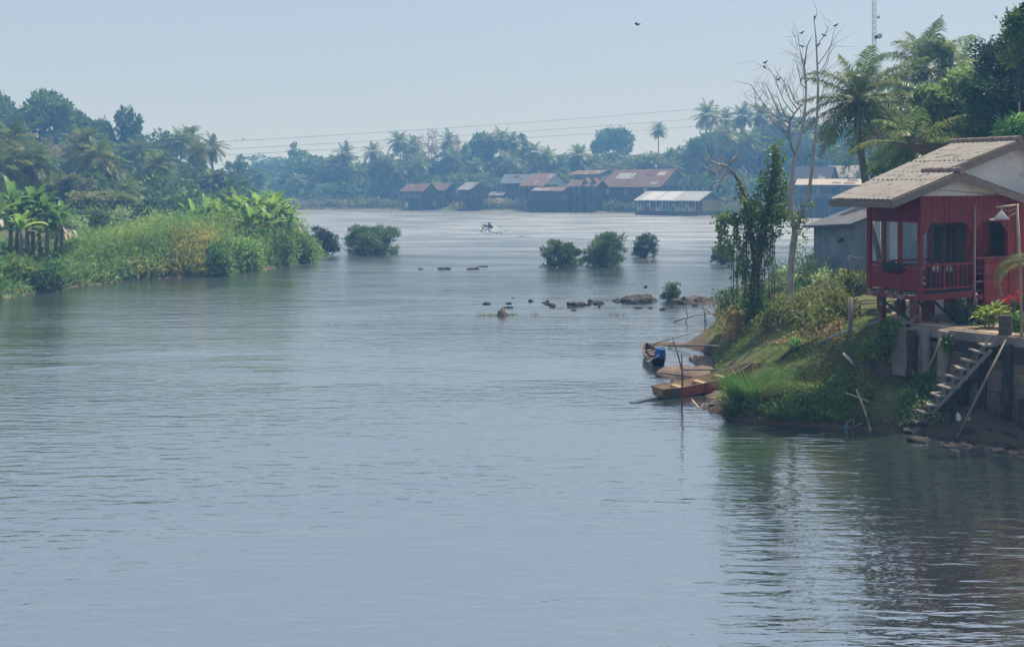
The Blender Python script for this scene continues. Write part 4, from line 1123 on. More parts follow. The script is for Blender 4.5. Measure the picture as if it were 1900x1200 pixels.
mb = MB(); mb.tube([c + Vector((0, 0, .02)), P(1875, 392, 27.8) - o, P(1885, 386, 27.9) - o], .009, 5); mb.tube([P(1870, 403, 27.9) - o, P(1890, 392, 28) - o], .009, 5); mb.build('cable', M['hose'], t)
stick('cable', 'thin pale cable sagging from the veranda pipe to the lamp', [HW(2.36, -.11, 6.15), HW(2.9, -.5, 5.86), P(1836, 408, 28.2), P(1853, 409, 27.8)], .014, 'hose', 'cable')

def flowering_plant():
    p = hit(1845, 607, 27.0); p = P(1845, 607, 29.6)
    t = thing('flowering_plant', 'clump of yellow-green lance leaves with red flowers by the red house', 'plant', (p.x, p.y, 2.68))
    rng = np.random.default_rng(8); parts = []; parts2 = []
    for i in range(120):
        az = rng.uniform(0, 6.28); r = rng.uniform(0, .55); b = (r * math.cos(az) * 1.1, r * math.sin(az) * .6, rng.uniform(.05, .62) * (1 - r * .5))
        (parts if rng.random() < .75 else parts2).append(banana_leaf(b, rng.uniform(0, 6.28), rng.uniform(.1, 1.2), rng.uniform(.26, .5), .10, rng.uniform(.4, 1.4), rng, 5))
    obj_from('leaves', join(parts), M['yellow_leaf'], t); obj_from('dark_leaves', join(parts2), M['banana_dark'], t)
    for i in range(7):
        x = rng.uniform(.25, .85); z = rng.uniform(.75, 1.15)
        mb = MB(); mb.tube([(x * .8, .0, .2), (x, -.05, z)], .008, 5); fl = mb.build('flower_stalk', M['banana_dark'], t)
        C = np.array([[x, -.05, z]] * 14) + rng.normal(size=(14, 3)) * .035
        obj_from('flower', leaves(C, norm(rng.normal(size=(14, 3)) + [0, 0, .4]), .09, .05, rng), M['red_flower'], fl)
flowering_plant()
for i, (px, py, s, lab) in enumerate(((1822, 600, .5, 'low dark green plant left of the flowering clump'), (1893, 600, .45, 'small green plant at the right edge below the lamp post'), (1790, 588, .7, 'dark leafy bush in the shade under the red house'))):
    p = P(px, py, 30.4 if i != 1 else 28.9)
    bush('garden_plant', lab, (p.x, p.y, 2.66), s * 1.5, s, s, M['banana_dark'] if i < 2 else M['bush_dark'], 500, .16, 60 + i, 'plant', None, .5, 3, 40, .35)
# palm at the right edge: only its hanging fronds reach into the picture
def edge_palm():
    p = P(1945, 380, 27.6); t = thing('young_palm', 'young palm whose feathery frond hangs in at the right edge by the lamp post', 'palm tree', (p.x, p.y, 2.6))
    rng = np.random.default_rng(21); parts = []
    for az, el in ((2.9, .75), (3.3, .95), (2.4, .5), (.4, .8), (1.3, .6), (4.4, .9), (5.4, .7)):
        VF, pts = frond((0, 0, 1.9), az, el, 1.9, 2.6, 46, .34, .022, rng); parts.append(VF)
    obj_from('crown', join(parts), M['frond_near'], t)
    mb = MB(); mb.tube([(0, 0, -.2), (0, 0, 1.0), (0, 0, 1.95)], [.12, .09, .06], 8); mb.build('trunk', M['palm_bark'], t)
edge_palm()

# ------------------------------------------------------------------ village on the far bank
def shD(px): return float(np.interp(px, [300, 500, 560, 740, 850, 960, 1060, 1180, 1330, 1440, 1560, 1700], [Dw(v) for v in (378.5, 384, 389.5, 389.5, 391, 391.5, 393.5, 396, 399, 401, 403, 406)]))
SHF = lambda px: float(np.interp(px, [300, 500, 700, 960, 1180, 1330, 1560, 1660], [0, 24, 24, 16, 8, 2, -2, 0]))
def zrow(py, D): return CH - (py - HY) / F * D
def vhouse(name, label, px0, px1, D, rot, g, floor_py, eave_py, ridge_py, roof, wall, gable=None, stilts=True, over=.7, wallfrac=1.0, wins=3, winmat='black', porch=None, ground=0.0, patch=None, cat='house', group=None, win_h=None):
    """house with its ridge along local x; g = share of the picture width taken by the gable end"""
    D += float(np.interp((px0 + px1) / 2, [300, 500, 700, 960, 1180, 1330, 1560, 1660], [0, 22, 22, 12, 4, -4, -8, -6]))
    th = math.radians(abs(rot)); tot = (px1 - px0) / F * D
    L = (1 - g) * tot / math.cos(th); W_ = g * tot / math.sin(th)
    x = ((px0 + px1) / 2 - CX) / F * D
    t = thing(name, label, cat, (x, D, 0), math.radians(rot), group)
    fz_, ez, rz_ = zrow(floor_py, D), zrow(eave_py, D), zrow(ridge_py, D)
    gs = 1 if rot < 0 else -1                      # gable end that faces the camera
    h = .10
    mb = MB()
    for sg in (-1, 1):
        a = [(-L / 2, sg * W_ / 2, ez), (L / 2, sg * W_ / 2, ez), (L / 2, 0, rz_), (-L / 2, 0, rz_)]
        vs = a + [(p[0], p[1], p[2] - h) for p in a]
        mb.add(vs, [(0,1,2,3),(7,6,5,4),(0,4,5,1),(1,5,6,2),(2,6,7,3),(3,7,4,0)])
    rf = mb.build('roof', roof, t)
    rh = random.Random(int(px0 * 7 + px1)); patch = list(patch or [])
    if name != 'floating_house':
        for k in range(3):
            u = rh.uniform(.03, .8); v = rh.uniform(.03, .65); patch.append((u, u + rh.uniform(.08, .2), v, v + rh.uniform(.15, .33), M[rh.choice(['v_rust', 'v_rust_brown', 'v_grey_roof', 'v_tan_roof', 'v_maroon'])]))
    if patch:
        for (u0, u1, v0, v1, m) in patch:          # sheets lying on the front slope: u along ridge, v eave to ridge
            lift = .05 + .012 * (len(rf.children) + 1); fn = lambda u, v: (-L / 2 + L * u, -W_ / 2 * (1 - v), ez + (rz_ - ez) * v + lift)
            q = [fn(u0, v0), fn(u1, v0), fn(u1, v1), fn(u0, v1)]
            mb = MB(); mb.add(q + [(p[0], p[1], p[2] - .04) for p in q], [(0,1,2,3),(7,6,5,4),(0,4,5,1),(1,5,6,2),(2,6,7,3),(3,7,4,0)]); mb.build('roof_sheet', m, rf)
    Lw, Ww = L / 2 - over, max(.8, W_ / 2 - over); sl = (rz_ - ez) / (W_ / 2)
    zt = ez + sl * over - h - .03
    mb = MB(); mb.box(-Lw, Lw, -Ww, Ww, fz_, zt); mb.build('wall', wall, t)
    mb = MB(); mb.prism([(-Ww, zt), (Ww, zt), (0, rz_ - h - .05)], 0, .08, Matrix.Translation((gs * (Lw + .01) - (.08 if gs > 0 else 0), 0, 0)) @ Matrix.Rotation(math.radians(90), 4, 'Z') @ Matrix.Translation((0, -.04, 0)))
    mb.build('gable', gable or wall, t)
    mb = MB(); mb.box(-Lw - .25, Lw + .25, -Ww - .25, Ww + .25, fz_ - .22, fz_ - .004); mb.build('floor', M['v_dark_wood'], t)
    if stilts:
        mb = MB(); mb.box(-Lw + .9, Lw - .9, -Ww + 1.1, Ww - .4, .2, fz_ - .24); mb.build('underfloor', M['v_dark_wood'], t)
        nx = max(3, int(2 * Lw / 2.4)); ny = max(2, int(2 * Ww / 2.6))
        for i in range(nx + 1):
            for j in range(ny + 1):
                if j > 0 and not (i == (nx if gs > 0 else 0)) and (i + j) % 2: continue
                xx = -Lw + 2 * Lw * i / nx; yy = -Ww + 2 * Ww * j / ny
                MB().box(xx - .11, xx + .11, yy - .11, yy + .11, min(ground, 0) - .6, fz_ - .22).build('stilt', M['v_dark_wood'], t)
    wh = (zt - fz_)
    for i in range(wins):
        xx = -Lw + 2 * Lw * (i + .5) / wins; ww = min(.55, Lw / wins * .5)
        mb = MB(); mb.box(xx - ww, xx + ww, -Ww - .05, -Ww + .02, fz_ + wh * .35, fz_ + wh * .8); wf = mb.build('window', M[winmat] if isinstance(winmat, str) else M[winmat[i % len(winmat)]], t)
        mb = MB(); mb.box(xx - ww - .08, xx + ww + .08, -Ww - .07, -Ww - .052, fz_ + wh * .8, fz_ + wh * .86); mb.build('frame', M['v_grey_wall'], wf)
    mb = MB(); mb.box(gs * Lw - .03, gs * Lw + .05, -.5, .5, fz_ + .05, fz_ + min(2.0, wh * .75)); mb.build('door', M['v_dark_wood'] if wall is not M['v_dark_wood'] else M['v_brown_wood'], t)
    if porch:
        py_, m = porch
        mb = MB(); mb.box(-Lw, Lw, -Ww - py_, -Ww - .25, fz_ - .2, fz_ - .06); mb.build('deck', M['v_dark_wood'], t)
        mb = MB(); mb.box(-Lw, Lw, -Ww - py_, -Ww - py_ + .06, fz_ + .82, fz_ + .92); mb.box(-Lw, Lw, -Ww - py_, -Ww - py_ + .06, fz_ + .4, fz_ + .48)
        for i in range(14):
            xx = -Lw + 2 * Lw * i / 13; mb.box(xx - .05, xx + .05, -Ww - py_ - .004, -Ww - py_ + .07, fz_ - .06, fz_ + .93)
        mb.build('railing', m, t)
        for i in range(5):
            xx = -Lw + .1 + (2 * Lw - .2) * i / 4; MB().box(xx - .08, xx + .08, -Ww - py_ + .1, -Ww - py_ + .26, -.6, ez).build('porch_post', M['v_grey_wall'], t)
    return t, (L, W_, Lw, Ww, fz_, ez, rz_, zt)

G1 = 'stilt houses of the village on the far bank'
vhouse('hut', 'small hut with pink-red tin roof left of the long rust-roofed stilt house', 698, 732, 286, -40, .35, 362, 357, 345, M['v_rust'], M['v_brown_wood'], group=G1, wins=1)
t, q = vhouse('stilt_house', 'long rust-roofed dark stilt house with blue veranda railing, on the left of the village', 740, 815, 268, -42, .35, 368, 355, 341, M['v_rust'], M['v_dark_wood'], group=G1, wins=3, porch=(1.5, M['v_blue_rail']))
vhouse('stilt_house', 'dark stilt house with a small front gable and rust roof beside the long blue-railed one', 796, 852, 272, -42, .42, 367, 353, 339.5, M['v_rust_brown'], M['v_dark_wood'], group=G1, wins=2, porch=(1.2, M['v_blue_rail']))
vhouse('hut', 'little brick-red roof peeping over the long rust-roofed stilt house', 800, 825, 290, -42, .35, 348, 339, 332, M['v_rust'], M['v_brown_wood'], group=G1, wins=1)
vhouse('stilt_house', 'small square stilt house with blue-grey gabled roof beside the bare earth landing', 846, 910, 266, -52, .58, 367, 352, 338, M['v_grey_roof'], M['v_brown_wood'], M['v_rust_brown'], group=G1, wins=2)
vhouse('stilt_house', 'stilt house with silver tin roof behind the white-gabled one', 927, 1003, 276, -42, .22, 366, 340, 323.5, M['v_silver2'], M['v_dark_wood'], M['v_white'], group=G1, wins=3)
vhouse('stilt_house', 'big dark stilt house with rust roof and broad white gable', 962, 1062, 266, -44, .55, 371, 345, 322, M['v_rust_brown'], M['v_dark_wood'], M['v_white'], group=G1, wins=4, porch=(1.3, M['v_grey_wall']))
vhouse('stilt_house', 'tall grey-walled house with a low red tin roof rising behind its neighbours', 1052, 1150, 280, -40, .45, 352, 324, 315.5, M['v_rust'], M['v_grey_wall'], group=G1, wins=3)
t, q = vhouse('stilt_house', 'wide dark house with two small red dormer gables in its roof', 1050, 1128, 258, -38, .30, 370, 346, 334, M['v_rust_brown'], M['v_dark_wood'], group=G1, wins=4, winmat=['v_dark_wood', 'v_grey_wall', 'black'], porch=(1.2, M['v_brown_wood']))
L, W_, Lw, Ww, fz_, ez, rz_, zt = q
for xx in (.05, .32):
    mb = MB(); mb.prism([(-1.3, 0), (1.3, 0), (0, 1.9)], -W_ * .30, .3, Matrix.Translation((L * xx, 0, ez + .35))); mb.build('dormer', M['v_rust'], t)
vhouse('stilt_house', 'largest village house with rust roof patched by a pale tin sheet', 1112, 1282, 262, -42, .40, 368, 347, 314, M['v_rust'], M['v_dark_wood'], M['v_grey_wall'], group=G1, wins=6, winmat=['v_white', 'v_dark_wood', 'v_grey_wall', 'v_brown_wood', 'v_white', 'black'], patch=[(.14, .42, .45, .78, M['v_silver2']), (.75, .9, .62, .82, M['v_tan_roof'])])
vhouse('stilt_house', 'long low dark shed between the patched-roof house and the trees', 1225, 1335, 272, -35, .3, 362, 346, 336, M['v_dark_roof'], M['v_dark_wood'], group=G1, wins=3)

vhouse('lean_to', 'low brown lean-to with a pale tin strip in front of the white gable', 984, 1062, 256, -30, .25, 371, 354, 347, M['v_rust_brown'], M['v_dark_wood'], group=G1, wins=3, patch=[(.05, .5, .1, .5, M['v_silver2'])], over=.4)
vhouse('lean_to', 'dark lean-to between the dormer house and the white-gabled house', 1030, 1092, 262, -40, .35, 370, 350, 341, M['v_dark_roof'], M['v_brown_wood'], group=G1, wins=2, over=.4)
vhouse('stilt_house', 'dim dark-roofed house between the dormer house and the patched roof', 1108, 1170, 272, -40, .4, 362, 338, 326, M['v_dark_roof'], M['v_brown_wood'], group=G1, wins=2, over=.4)
vhouse('lean_to', 'low weathered shelter right of the small square house', 905, 948, 276, -40, .35, 373, 362, 356, M['v_grey_roof'], M['v_dark_wood'], group=G1, wins=1, over=.3)
# floating house
def floating_house():
    D = 240; rot = -40
    t, q = vhouse('floating_house', 'low floating house with silver roof panels and a yellow end wall', 1176, 1342, D, rot, .36, 391.5, 372, 355, M['v_silver2'], M['v_maroon'], M['v_grey_wall'], stilts=False, over=1.1, wins=0,
        patch=[(.10, .34, .03, .97, M['v_silver']), (.37, .60, .03, .97, M['v_silver']), (.66, .98, .03, .97, M['v_silver2'])], cat='houseboat')
    L, W_, Lw, Ww, fz_, ez, rz_, zt = q
    mb = MB(); mb.box(-Lw - .6, Lw + .6, -Ww - 1.0, Ww + .6, -.3, fz_ - .23); mb.build('raft', M['v_dark_wood'], t)
    mb = MB(); mb.box(Lw + .06, Lw + .12, -Ww * .55, Ww, fz_, zt - .05); mb.build('end_wall', M['v_yellow'], t)
    cols = ['v_cream', 'v_maroon', 'v_pink', 'v_cream', 'v_teal', 'v_teal', 'v_cream', 'v_yellow', 'v_cream']
    n = 9
    for i, c in enumerate(cols):
        x0 = -Lw + 2 * Lw * i / n; x1 = -Lw + 2 * Lw * (i + .78) / n
        mb = MB(); mb.box(x0, x1, -Ww - .95, -Ww - .87, fz_, fz_ + .95); mb.build('railing_panel', M[c], t)
        if i % 2 == 0:
            mb = MB(); mb.box(x0 + .1, x0 + .65, -Ww - .06, -Ww + .02, fz_ + .2, fz_ + 2.0); mb.build('door', M[cols[(i + 3) % n]], t)
        else:
            mb = MB(); mb.box(x0 + .2, x0 + 1.0, -Ww - .06, -Ww + .02, fz_ + .9, fz_ + 1.9); mb.build('window', M['v_cream'], t)
    for i in range(10):
        x0 = -Lw + 2 * Lw * i / 9; MB().box(x0 - .07, x0 + .07, -Ww - 1.0, -Ww - .86, fz_, ez + .1).build('veranda_post', M['v_white'], t)
floating_house()
p = P(1343, 361, 262)
t = thing('hoarding', 'pale green board with a yellow panel behind the floating house', 'board', (p.x, p.y, 0))
MB().box(-2.4, 2.4, -.06, .06, p.z - .7, p.z + .65).build('panel', M['v_green'], t); MB().box(-1.7, -.6, -.1, -.064, p.z - .55, p.z + .5).build('yellow_panel', M['v_yellow'], t)
for xx in (-2.0, 2.0): MB().box(xx - .08, xx + .08, .062, .2, 0, p.z + .5).build('post', M['v_grey_wall'], t)
vhouse('stilt_house', 'brown plank shack behind the vine-covered tree', 1338, 1392, 258, -30, .3, 392, 372, 364, M['v_rust_brown'], M['v_maroon'], group=G1, wins=1, stilts=False)

# houses behind the dead tree and the red house
vhouse('stilt_house', 'dark-roofed house with a pale triangular roof valley behind the dead tree', 1462, 1560, 246, -35, .35, 352, 337, 309, M['v_dark_roof'], M['v_dark_wood'], M['v_dark_roof'], group=G1, wins=2)
vhouse('stilt_house', 'house with mauve-grey hipped roof half hidden by the coconut trunk', 1528, 1612, 250, -35, .38, 350, 330, 307, M['v_tan_roof'], M['v_dark_wood'], M['v_dark_roof'], group=G1, wins=2)
t, q = vhouse('stilt_house', 'long dark waterside house with tan tin veranda roof and a row of grey posts', 1466, 1620, 232, -20, .25, 368, 343, 332, M['v_tan_roof'], M['v_dark_wood'], group=G1, wins=8, winmat=['v_brown_wood', 'black', 'v_grey_wall'], porch=(1.4, M['v_blue_rail']))
vhouse('hut', 'small house with bright orange-red roof among the trees left of the red house', 1560, 1592, 290, -40, .35, 308, 303, 292, M['v_orange'], M['v_brown_wood'], group=G1, wins=1, stilts=False)
vhouse('hut', 'reddish roof just showing above the eave of the red house', 1606, 1660, 225, -30, .3, 352, 333, 312, M['v_rust_brown'], M['v_dark_wood'], group=G1, wins=1)
vhouse('shed', 'low white-roofed shed behind the reeds on the left bank', 196, 262, 112, -30, .3, 420, 411, 404, M['v_silver'], M['v_dark_wood'], wins=2, stilts=False, cat='shed', over=.3)

# landing of bare earth, moored boats by the village
def far_boat(px, py, L, rot, label, m):
    D = Dw(py); p = P(px, py, D); t = thing('moored_boat', label, 'boat', (p.x, p.y, 0), rot, 'boats moored below the village')
    n = 9; vs = []; fs = []
    for i in range(n):
        f = i / (n - 1); wd = .62 * math.sin(math.pi * min(.97, max(.06, f))) ** .5; z = .12 + .5 * abs(f - .5) ** 2 * 4 * .55
        x = (f - .5) * L; vs += [(x, -wd, z + .42), (x, -wd * .6, z - .25), (x, wd * .6, z - .25), (x, wd, z + .42)]
    for i in range(n - 1):
        a = 4 * i; fs += [(a, a + 4, a + 5, a + 1), (a + 1, a + 5, a + 6, a + 2), (a + 2, a + 6, a + 7, a + 3)]
    o = MB().add(vs, fs, True).build('hull', M[m], t); md = o.modifiers.new('thick', 'SOLIDIFY'); md.thickness = .07
    mb = MB()
    for x in (-L * .2, 0, L * .2): mb.box(x - .12, x + .12, -.5, .5, .4, .45)
    mb.build('bench', M['boat_inside'], t)
far_boat(900, 389.5, 8, .1, 'long pale moored boat at the foot of the bare earth landing', 'boat_grey')
far_boat(1010, 390.5, 6, -.5, 'dark moored boat below the white-gabled stilt house', 'boat_wood')
far_boat(1122, 392.5, 6, .15, 'pale moored boat left of the floating house', 'boat_grey')
far_boat(1535, 399.5, 7, .2, 'dark boat moored below the waterside house behind the dead tree', 'boat_wood')
far_boat(1520, 401, 5, -.2, 'small brownish boat moored nearest the dead tree', 'boat_red')
far_boat(680, 388, 5, .3, 'dark little boat moored left of the village under the tall palms', 'boat_wood')
rng = np.random.default_rng(33)
def mound(name, label, pos, sx, sy, sz, m, seed, cat=None, kind=None, group=None, n=26, rough=.35, rot=0, flat=.62, nr=8):
    """low rock or earth mound: displaced dome with skirt below the surface"""
    us = np.linspace(0, 2 * np.pi, n, endpoint=False); vsn = np.linspace(0, 1, nr + 1)
    V = []
    for v in vsn:
        el = (v * 1.25 - .25) * np.pi / 2
        for u in us:
            x, y, z = math.cos(el) * math.cos(u), math.cos(el) * math.sin(u), math.sin(el)
            k = 1 + 1.7 * rough * float(fbm(np.array([x * 1.7 + seed * 3.1 + z]), np.array([y * 1.7 + seed * 1.7 - z * .7]), seed, 4)[0]) * 2
            q = float(fbm(np.array([x * 4.3 + seed * 1.3]), np.array([y * 4.3 - seed * 2.1 + z]), seed + 7, 3)[0]); zz = min(z, flat + .25 * z * z) if z > 0 else z
            V.append((x * sx * (k + q * .25), y * sy * (k + q * .25), zz * sz * (.7 + .5 * (k - .7) + q * 1.5)))
    Fq = []
    for i in range(nr):
        for j in range(n): Fq.append((i * n + j, i * n + (j + 1) % n, (i + 1) * n + (j + 1) % n, (i + 1) * n + j))
    o = npmesh(name, V, Fq, m, None, False); o.location = pos; o.rotation_euler = (0, 0, rot)
    return tag(o, label, cat, group, kind)
for (px, py, sx, sz, s) in ((925, 384, 6.5, 3.4, 1), (960, 391, 6.0, 1.6, 2), (560, 388, 10, 1.0, 4), (600, 387, 8, 1.3, 5)):
    D = Dw(391) if px > 700 else 292; p = P(px, py, D)
    mound('earth_landing', None, (p.x, D + 4, 0), sx, 5, sz, M['mud'] if px > 700 else M['sandstone'], s, None, 'structure')

# ------------------------------------------------------------------ far trees
G2 = 'coconut palms of the far shores'
FARP = [
 (640, 284, 292, 3.6, 'coconut palm leftmost of the village palms, above the pink-roofed hut'), (692, 281, 296, 3.4, 'slender coconut palm just right of the leftmost village palm'),
 (716, 304, 284, 3.6, 'lower coconut palm standing over the pink-roofed hut'), (741, 263, 300, 4.0, 'tall coconut palm above the left end of the rust-roofed stilt house, left of a pair'), (766, 272, 298, 3.8, 'tall coconut palm right of a pair above the long rust-roofed house'),
 (775, 305, 286, 3.6, 'lower coconut palm behind the ridge of the long rust-roofed house'), (660, 318, 288, 3.6, 'short palm in shade above the water left of the village'), (738, 318, 282, 3.4, 'short pale palm directly behind the long rust-roofed house'),
 (832, 262, 300, 3.8, 'lone star-shaped coconut palm beside the bare pinkish tree'), (905, 268, 302, 4.0, 'coconut palm at the left of the dense grove behind the silver roof'), (928, 258, 300, 4.0, 'tallest palm of the dense grove behind the silver roof'), (950, 264, 298, 3.8, 'coconut palm at the right of the dense grove behind the silver roof'),
 (948, 300, 286, 3.6, 'lower palm between the grove and the white gable'), (990, 282, 292, 3.6, 'narrow coconut palm above the white gable'), (1015, 290, 290, 3.4, 'coconut palm at the right of the white gable'),
 (1074, 288, 290, 3.9, 'pale spiky coconut palm above the tall grey-walled house'), (1118, 312, 284, 3.4, 'low pale palm behind the tall grey-walled house'), (1150, 318, 282, 3.2, 'short palm left of the patched rust roof'), (1222, 240, 310, 2.9, 'lone small coconut palm standing high over the largest village house'),
 (1208, 300, 290, 3.6, 'dark palm directly behind the patched rust roof'), (1313, 212, 272, 4.1, 'tall coconut palm highest on the skyline left of the vine-covered tree'), (1345, 222, 280, 3.6, 'coconut palm second from the left on the high skyline by the dead tree'), (1377, 214, 276, 3.8, 'coconut palm above the vine-covered tree'),
 (1412, 213, 280, 3.8, 'coconut palm behind the bare twigs of the dead tree, left one'), (1448, 222, 272, 4.0, 'coconut palm directly behind the dead tree trunks'), (1342, 250, 262, 3.8, 'lower coconut palm with pale hanging fronds behind the bare vine branches'), (1390, 262, 264, 3.8, 'lower palm left of the vine-covered stump top'),
 (1290, 282, 270, 3.6, 'shady palm left of the tall skyline palm'), (1250, 310, 280, 3.2, 'short palm right of the largest village house'), (1490, 250, 268, 3.8, 'coconut palm between the two dead trunks'),
]
for i, (px, py, D, fl, lab) in enumerate(FARP):
    D += SHF(px); x = (px - CX) / F * D
    palm(px, py, D, fl * 1.28, fz(x, D), lab, i, (R.uniform(-1.6, 1.6), R.uniform(-1, 1)), group=G2)
rgp = random.Random(91)
for i in range(34):
    px = 560 + i * 27 + rgp.uniform(-9, 9); D = rgp.uniform(284, 300) + SHF(px); x = (px - CX) / F * D; sky_row = float(np.interp(px, [560, 640, 745, 800, 860, 930, 1000, 1100, 1260, 1320, 1480], [300, 292, 272, 288, 282, 270, 290, 292, 285, 238, 240]))
    palm(px, sky_row + rgp.uniform(8, 48), D, rgp.uniform(3.6, 5.0), fz(x, D), 'coconut palm half sunk in the green mass behind the far bank', rgp.randint(0, 3), (rgp.uniform(-2, 2), rgp.uniform(-1, 1)), group='palms sunk in the far green mass')
for i in range(12):
    px = 20 + i * 34 + rgp.uniform(-10, 10); D = rgp.uniform(140, 185); x = (px - CX) / F * D
    palm(px, rgp.uniform(275, 345), D, rgp.uniform(2.6, 3.4), lz(x, D), 'coconut palm half sunk in the shade of the left wood', rgp.randint(0, 3), (rgp.uniform(-1, 1), rgp.uniform(-1, 1)), group='palms sunk in the left wood')
LEFTP = [
 (22, 262, 112, 3.6, 'large coconut palm at the left edge, taller of two above the banana plants'), (62, 300, 108, 3.3, 'coconut palm with yellowing fronds right of the left-edge palm'), (158, 268, 134, 3.6, 'tall coconut palm of a trio with dry skirts, its crown leftmost'),
 (184, 288, 130, 3.4, 'middle coconut palm of the trio with a yellowed crown'), (205, 312, 132, 3.0, 'lowest coconut palm of the trio, rightmost'), (334, 262, 196, 3.6, 'coconut palm left of the cluster at the end of the left wood'), (352, 254, 200, 3.4, 'highest palm of the cluster at the end of the left wood'),
 (393, 274, 196, 3.6, 'rightmost coconut palm of the left wood against the sky'), (372, 288, 194, 3.2, 'lower palm inside the cluster at the end of the left wood'), (234, 356, 116, 2.4, 'young palm with hanging pale fronds in front of the shady left wood'), (285, 280, 200, 3.2, 'palm half sunk in the left wood'), (5, 310, 106, 3.2, 'dull palm cut by the left edge behind the banana plants'),
]
for i, (px, py, D, fl, lab) in enumerate(LEFTP):
    x = (px - CX) / F * D
    palm(px, py, D, fl * 1.05, lz(x, D), lab, i + 1, (R.uniform(-.7, .7), R.uniform(-.7, .7)), group=G2)

G3 = 'leafy trees of the left wood'; G4 = 'leafy trees behind the village'
def bt(key, px, top, D, w_, lab, zf, name='leafy_tree', group=G4, low=0):
    D += SHF(px) if zf is fz else 0; x = (px - CX) / F * D; broadleaf(key, name, lab, px, top, D, w_, zf(x, D) - low, group)
for a in (('billow', 72, 177, 196, 120, 'tallest billowing tree of the left wood'), ('billow', 8, 184, 200, 80, 'billowing tree cut by the left edge of the photo'), ('billow', 137, 212, 205, 70, 'billowing tree just right of the tallest one in the left wood'),
          ('round', 185, 222, 204, 78, 'rounded tree on the left skyline above the palm trio'), ('tall', 235, 216, 208, 62, 'dark pointed tree on the left skyline'), ('billow_dark', 268, 248, 204, 74, 'dark tree right of the pointed one on the left skyline'),
          ('tall2', 305, 262, 206, 66, 'small tree between the pointed tree and the palm cluster'), ('sparse', 100, 238, 186, 90, 'pinkish thin-leaved tree in the middle of the left wood'), ('round2', 105, 320, 120, 90, 'olive bushy tree below the palm trio, left one'),
          ('round2', 190, 352, 112, 100, 'olive spreading tree below the palm trio, right one'), ('billow_dark', 330, 300, 186, 110, 'dark shady tree under the palm cluster'), ('billow_dark', 398, 318, 182, 110, 'dark broad tree at the right end of the left wood'),
          ('round', 250, 290, 180, 110, 'mid-green tree in front of the pointed one'), ('tall2', 440, 298, 268, 54, 'pale feathery tree beyond the end of the left wood'), ('round', 462, 312, 300, 60, 'faint rounded tree in the gap of the river bend')):
    bt(a[0], a[1], a[2], a[3], a[4] * 1.25, a[5], lz if a[1] < 420 else (lambda x, D: 1.5), group=G3)
for px, top, D, w_ in ((30, 250, 170, 120), (150, 290, 165, 130), (60, 340, 150, 130), (270, 340, 168, 110), (215, 320, 172, 120), (345, 345, 172, 100), (300, 318, 178, 100), (410, 352, 176, 80), (20, 330, 150, 100), (370, 372, 165, 80), (240, 385, 150, 90), (310, 378, 155, 90)):
    bt(R.choice(['billow_dark', 'billow', 'round']), px, top, D, w_, 'dark leafy tree massed in the shaded depth of the left wood', lz, group='shaded trees inside the left wood', low=1)
for a in (('billow_dark', 505, 290, 400, 80, 'faint blue tree highest in the gap of the river bend'), ('round', 545, 296, 390, 70, 'faint blue tree right of the gap in the river bend'), ('billow_dark', 580, 288, 306, 110, 'big dark tree at the left end of the far wood'),
          ('tall2', 552, 276, 320, 50, 'pale pointed bamboo clump at the left end of the far wood'), ('billow_dark', 620, 290, 304, 90, 'dark round tree left of the leftmost village palm'), ('sparse', 793, 240, 312, 60, 'thin bare tree between the tall pair and the lone palm'),
          ('sparse', 862, 252, 308, 60, 'bare pinkish tree right of the lone star-shaped palm'), ('billow', 893, 250, 306, 60, 'leafy crown at the left of the dense palm grove'), ('tall2', 972, 262, 304, 60, 'leafy tree between the palm grove and the white gable'),
          ('umbrella', 1148, 236, 345, 62, 'wide umbrella-shaped tree on the skyline above the village'), ('round2', 1190, 288, 296, 70, 'olive tree under the lone small palm'), ('billow', 1100, 294, 298, 80, 'green tree right of the pale spiky palm'),
          ('round', 1250, 284, 300, 70, 'green tree right of the lone small palm'), ('billow', 1285, 262, 292, 70, 'leafy tree left of the tall skyline palm'), ('round', 1405, 240, 290, 80, 'leafy tree behind the vine-covered tree'), ('billow', 1470, 222, 290, 90, 'leafy tree behind the dead trunks'),
          ('billow', 1540, 236, 286, 100, 'hazy green tree left of the big coconut palm'), ('round', 1640, 225, 280, 110, 'hazy green tree behind the big coconut palm trunk'), ('tall2', 855, 330, 284, 60, 'grey-green thicket tree above the small square house'), ('round2', 880, 318, 288, 80, 'olive tree above the bare earth landing'), ('sparse', 774, 328, 284, 24, 'small tawny shrub tree with orange leaves behind the long rust-roofed house')):
    bt(*a, fz)
for px, top, D, w_ in ((600, 320, 296, 100), (650, 315, 300, 90), (700, 300, 306, 90), (750, 296, 308, 90), (800, 300, 304, 90), (850, 285, 308, 90), (900, 290, 304, 90), (950, 285, 308, 90), (1000, 300, 304, 80), (1040, 290, 306, 80),
                       (1080, 300, 302, 80), (1130, 288, 312, 90), (1170, 285, 304, 80), (1220, 290, 302, 90), (1260, 310, 292, 90), (1310, 248, 290, 100), (1350, 240, 292, 90), (1390, 244, 288, 90), (1430, 236, 292, 90), (1480, 240, 290, 90), (1330, 275, 282, 90), (1410, 272, 282, 90), (1530, 275, 280, 90), (1590, 270, 276, 100), (1680, 262, 270, 120), (1740, 255, 265, 120), (1320, 320, 278, 80), (1400, 330, 272, 80), (540, 330, 330, 80), (480, 330, 420, 80), (450, 345, 400, 70)):
    bt(R.choice(['billow_dark', 'billow', 'round', 'round2']), px, top, D, w_, 'leafy tree in the unbroken green mass behind the far bank', fz, group='massed trees behind the far bank', low=1)

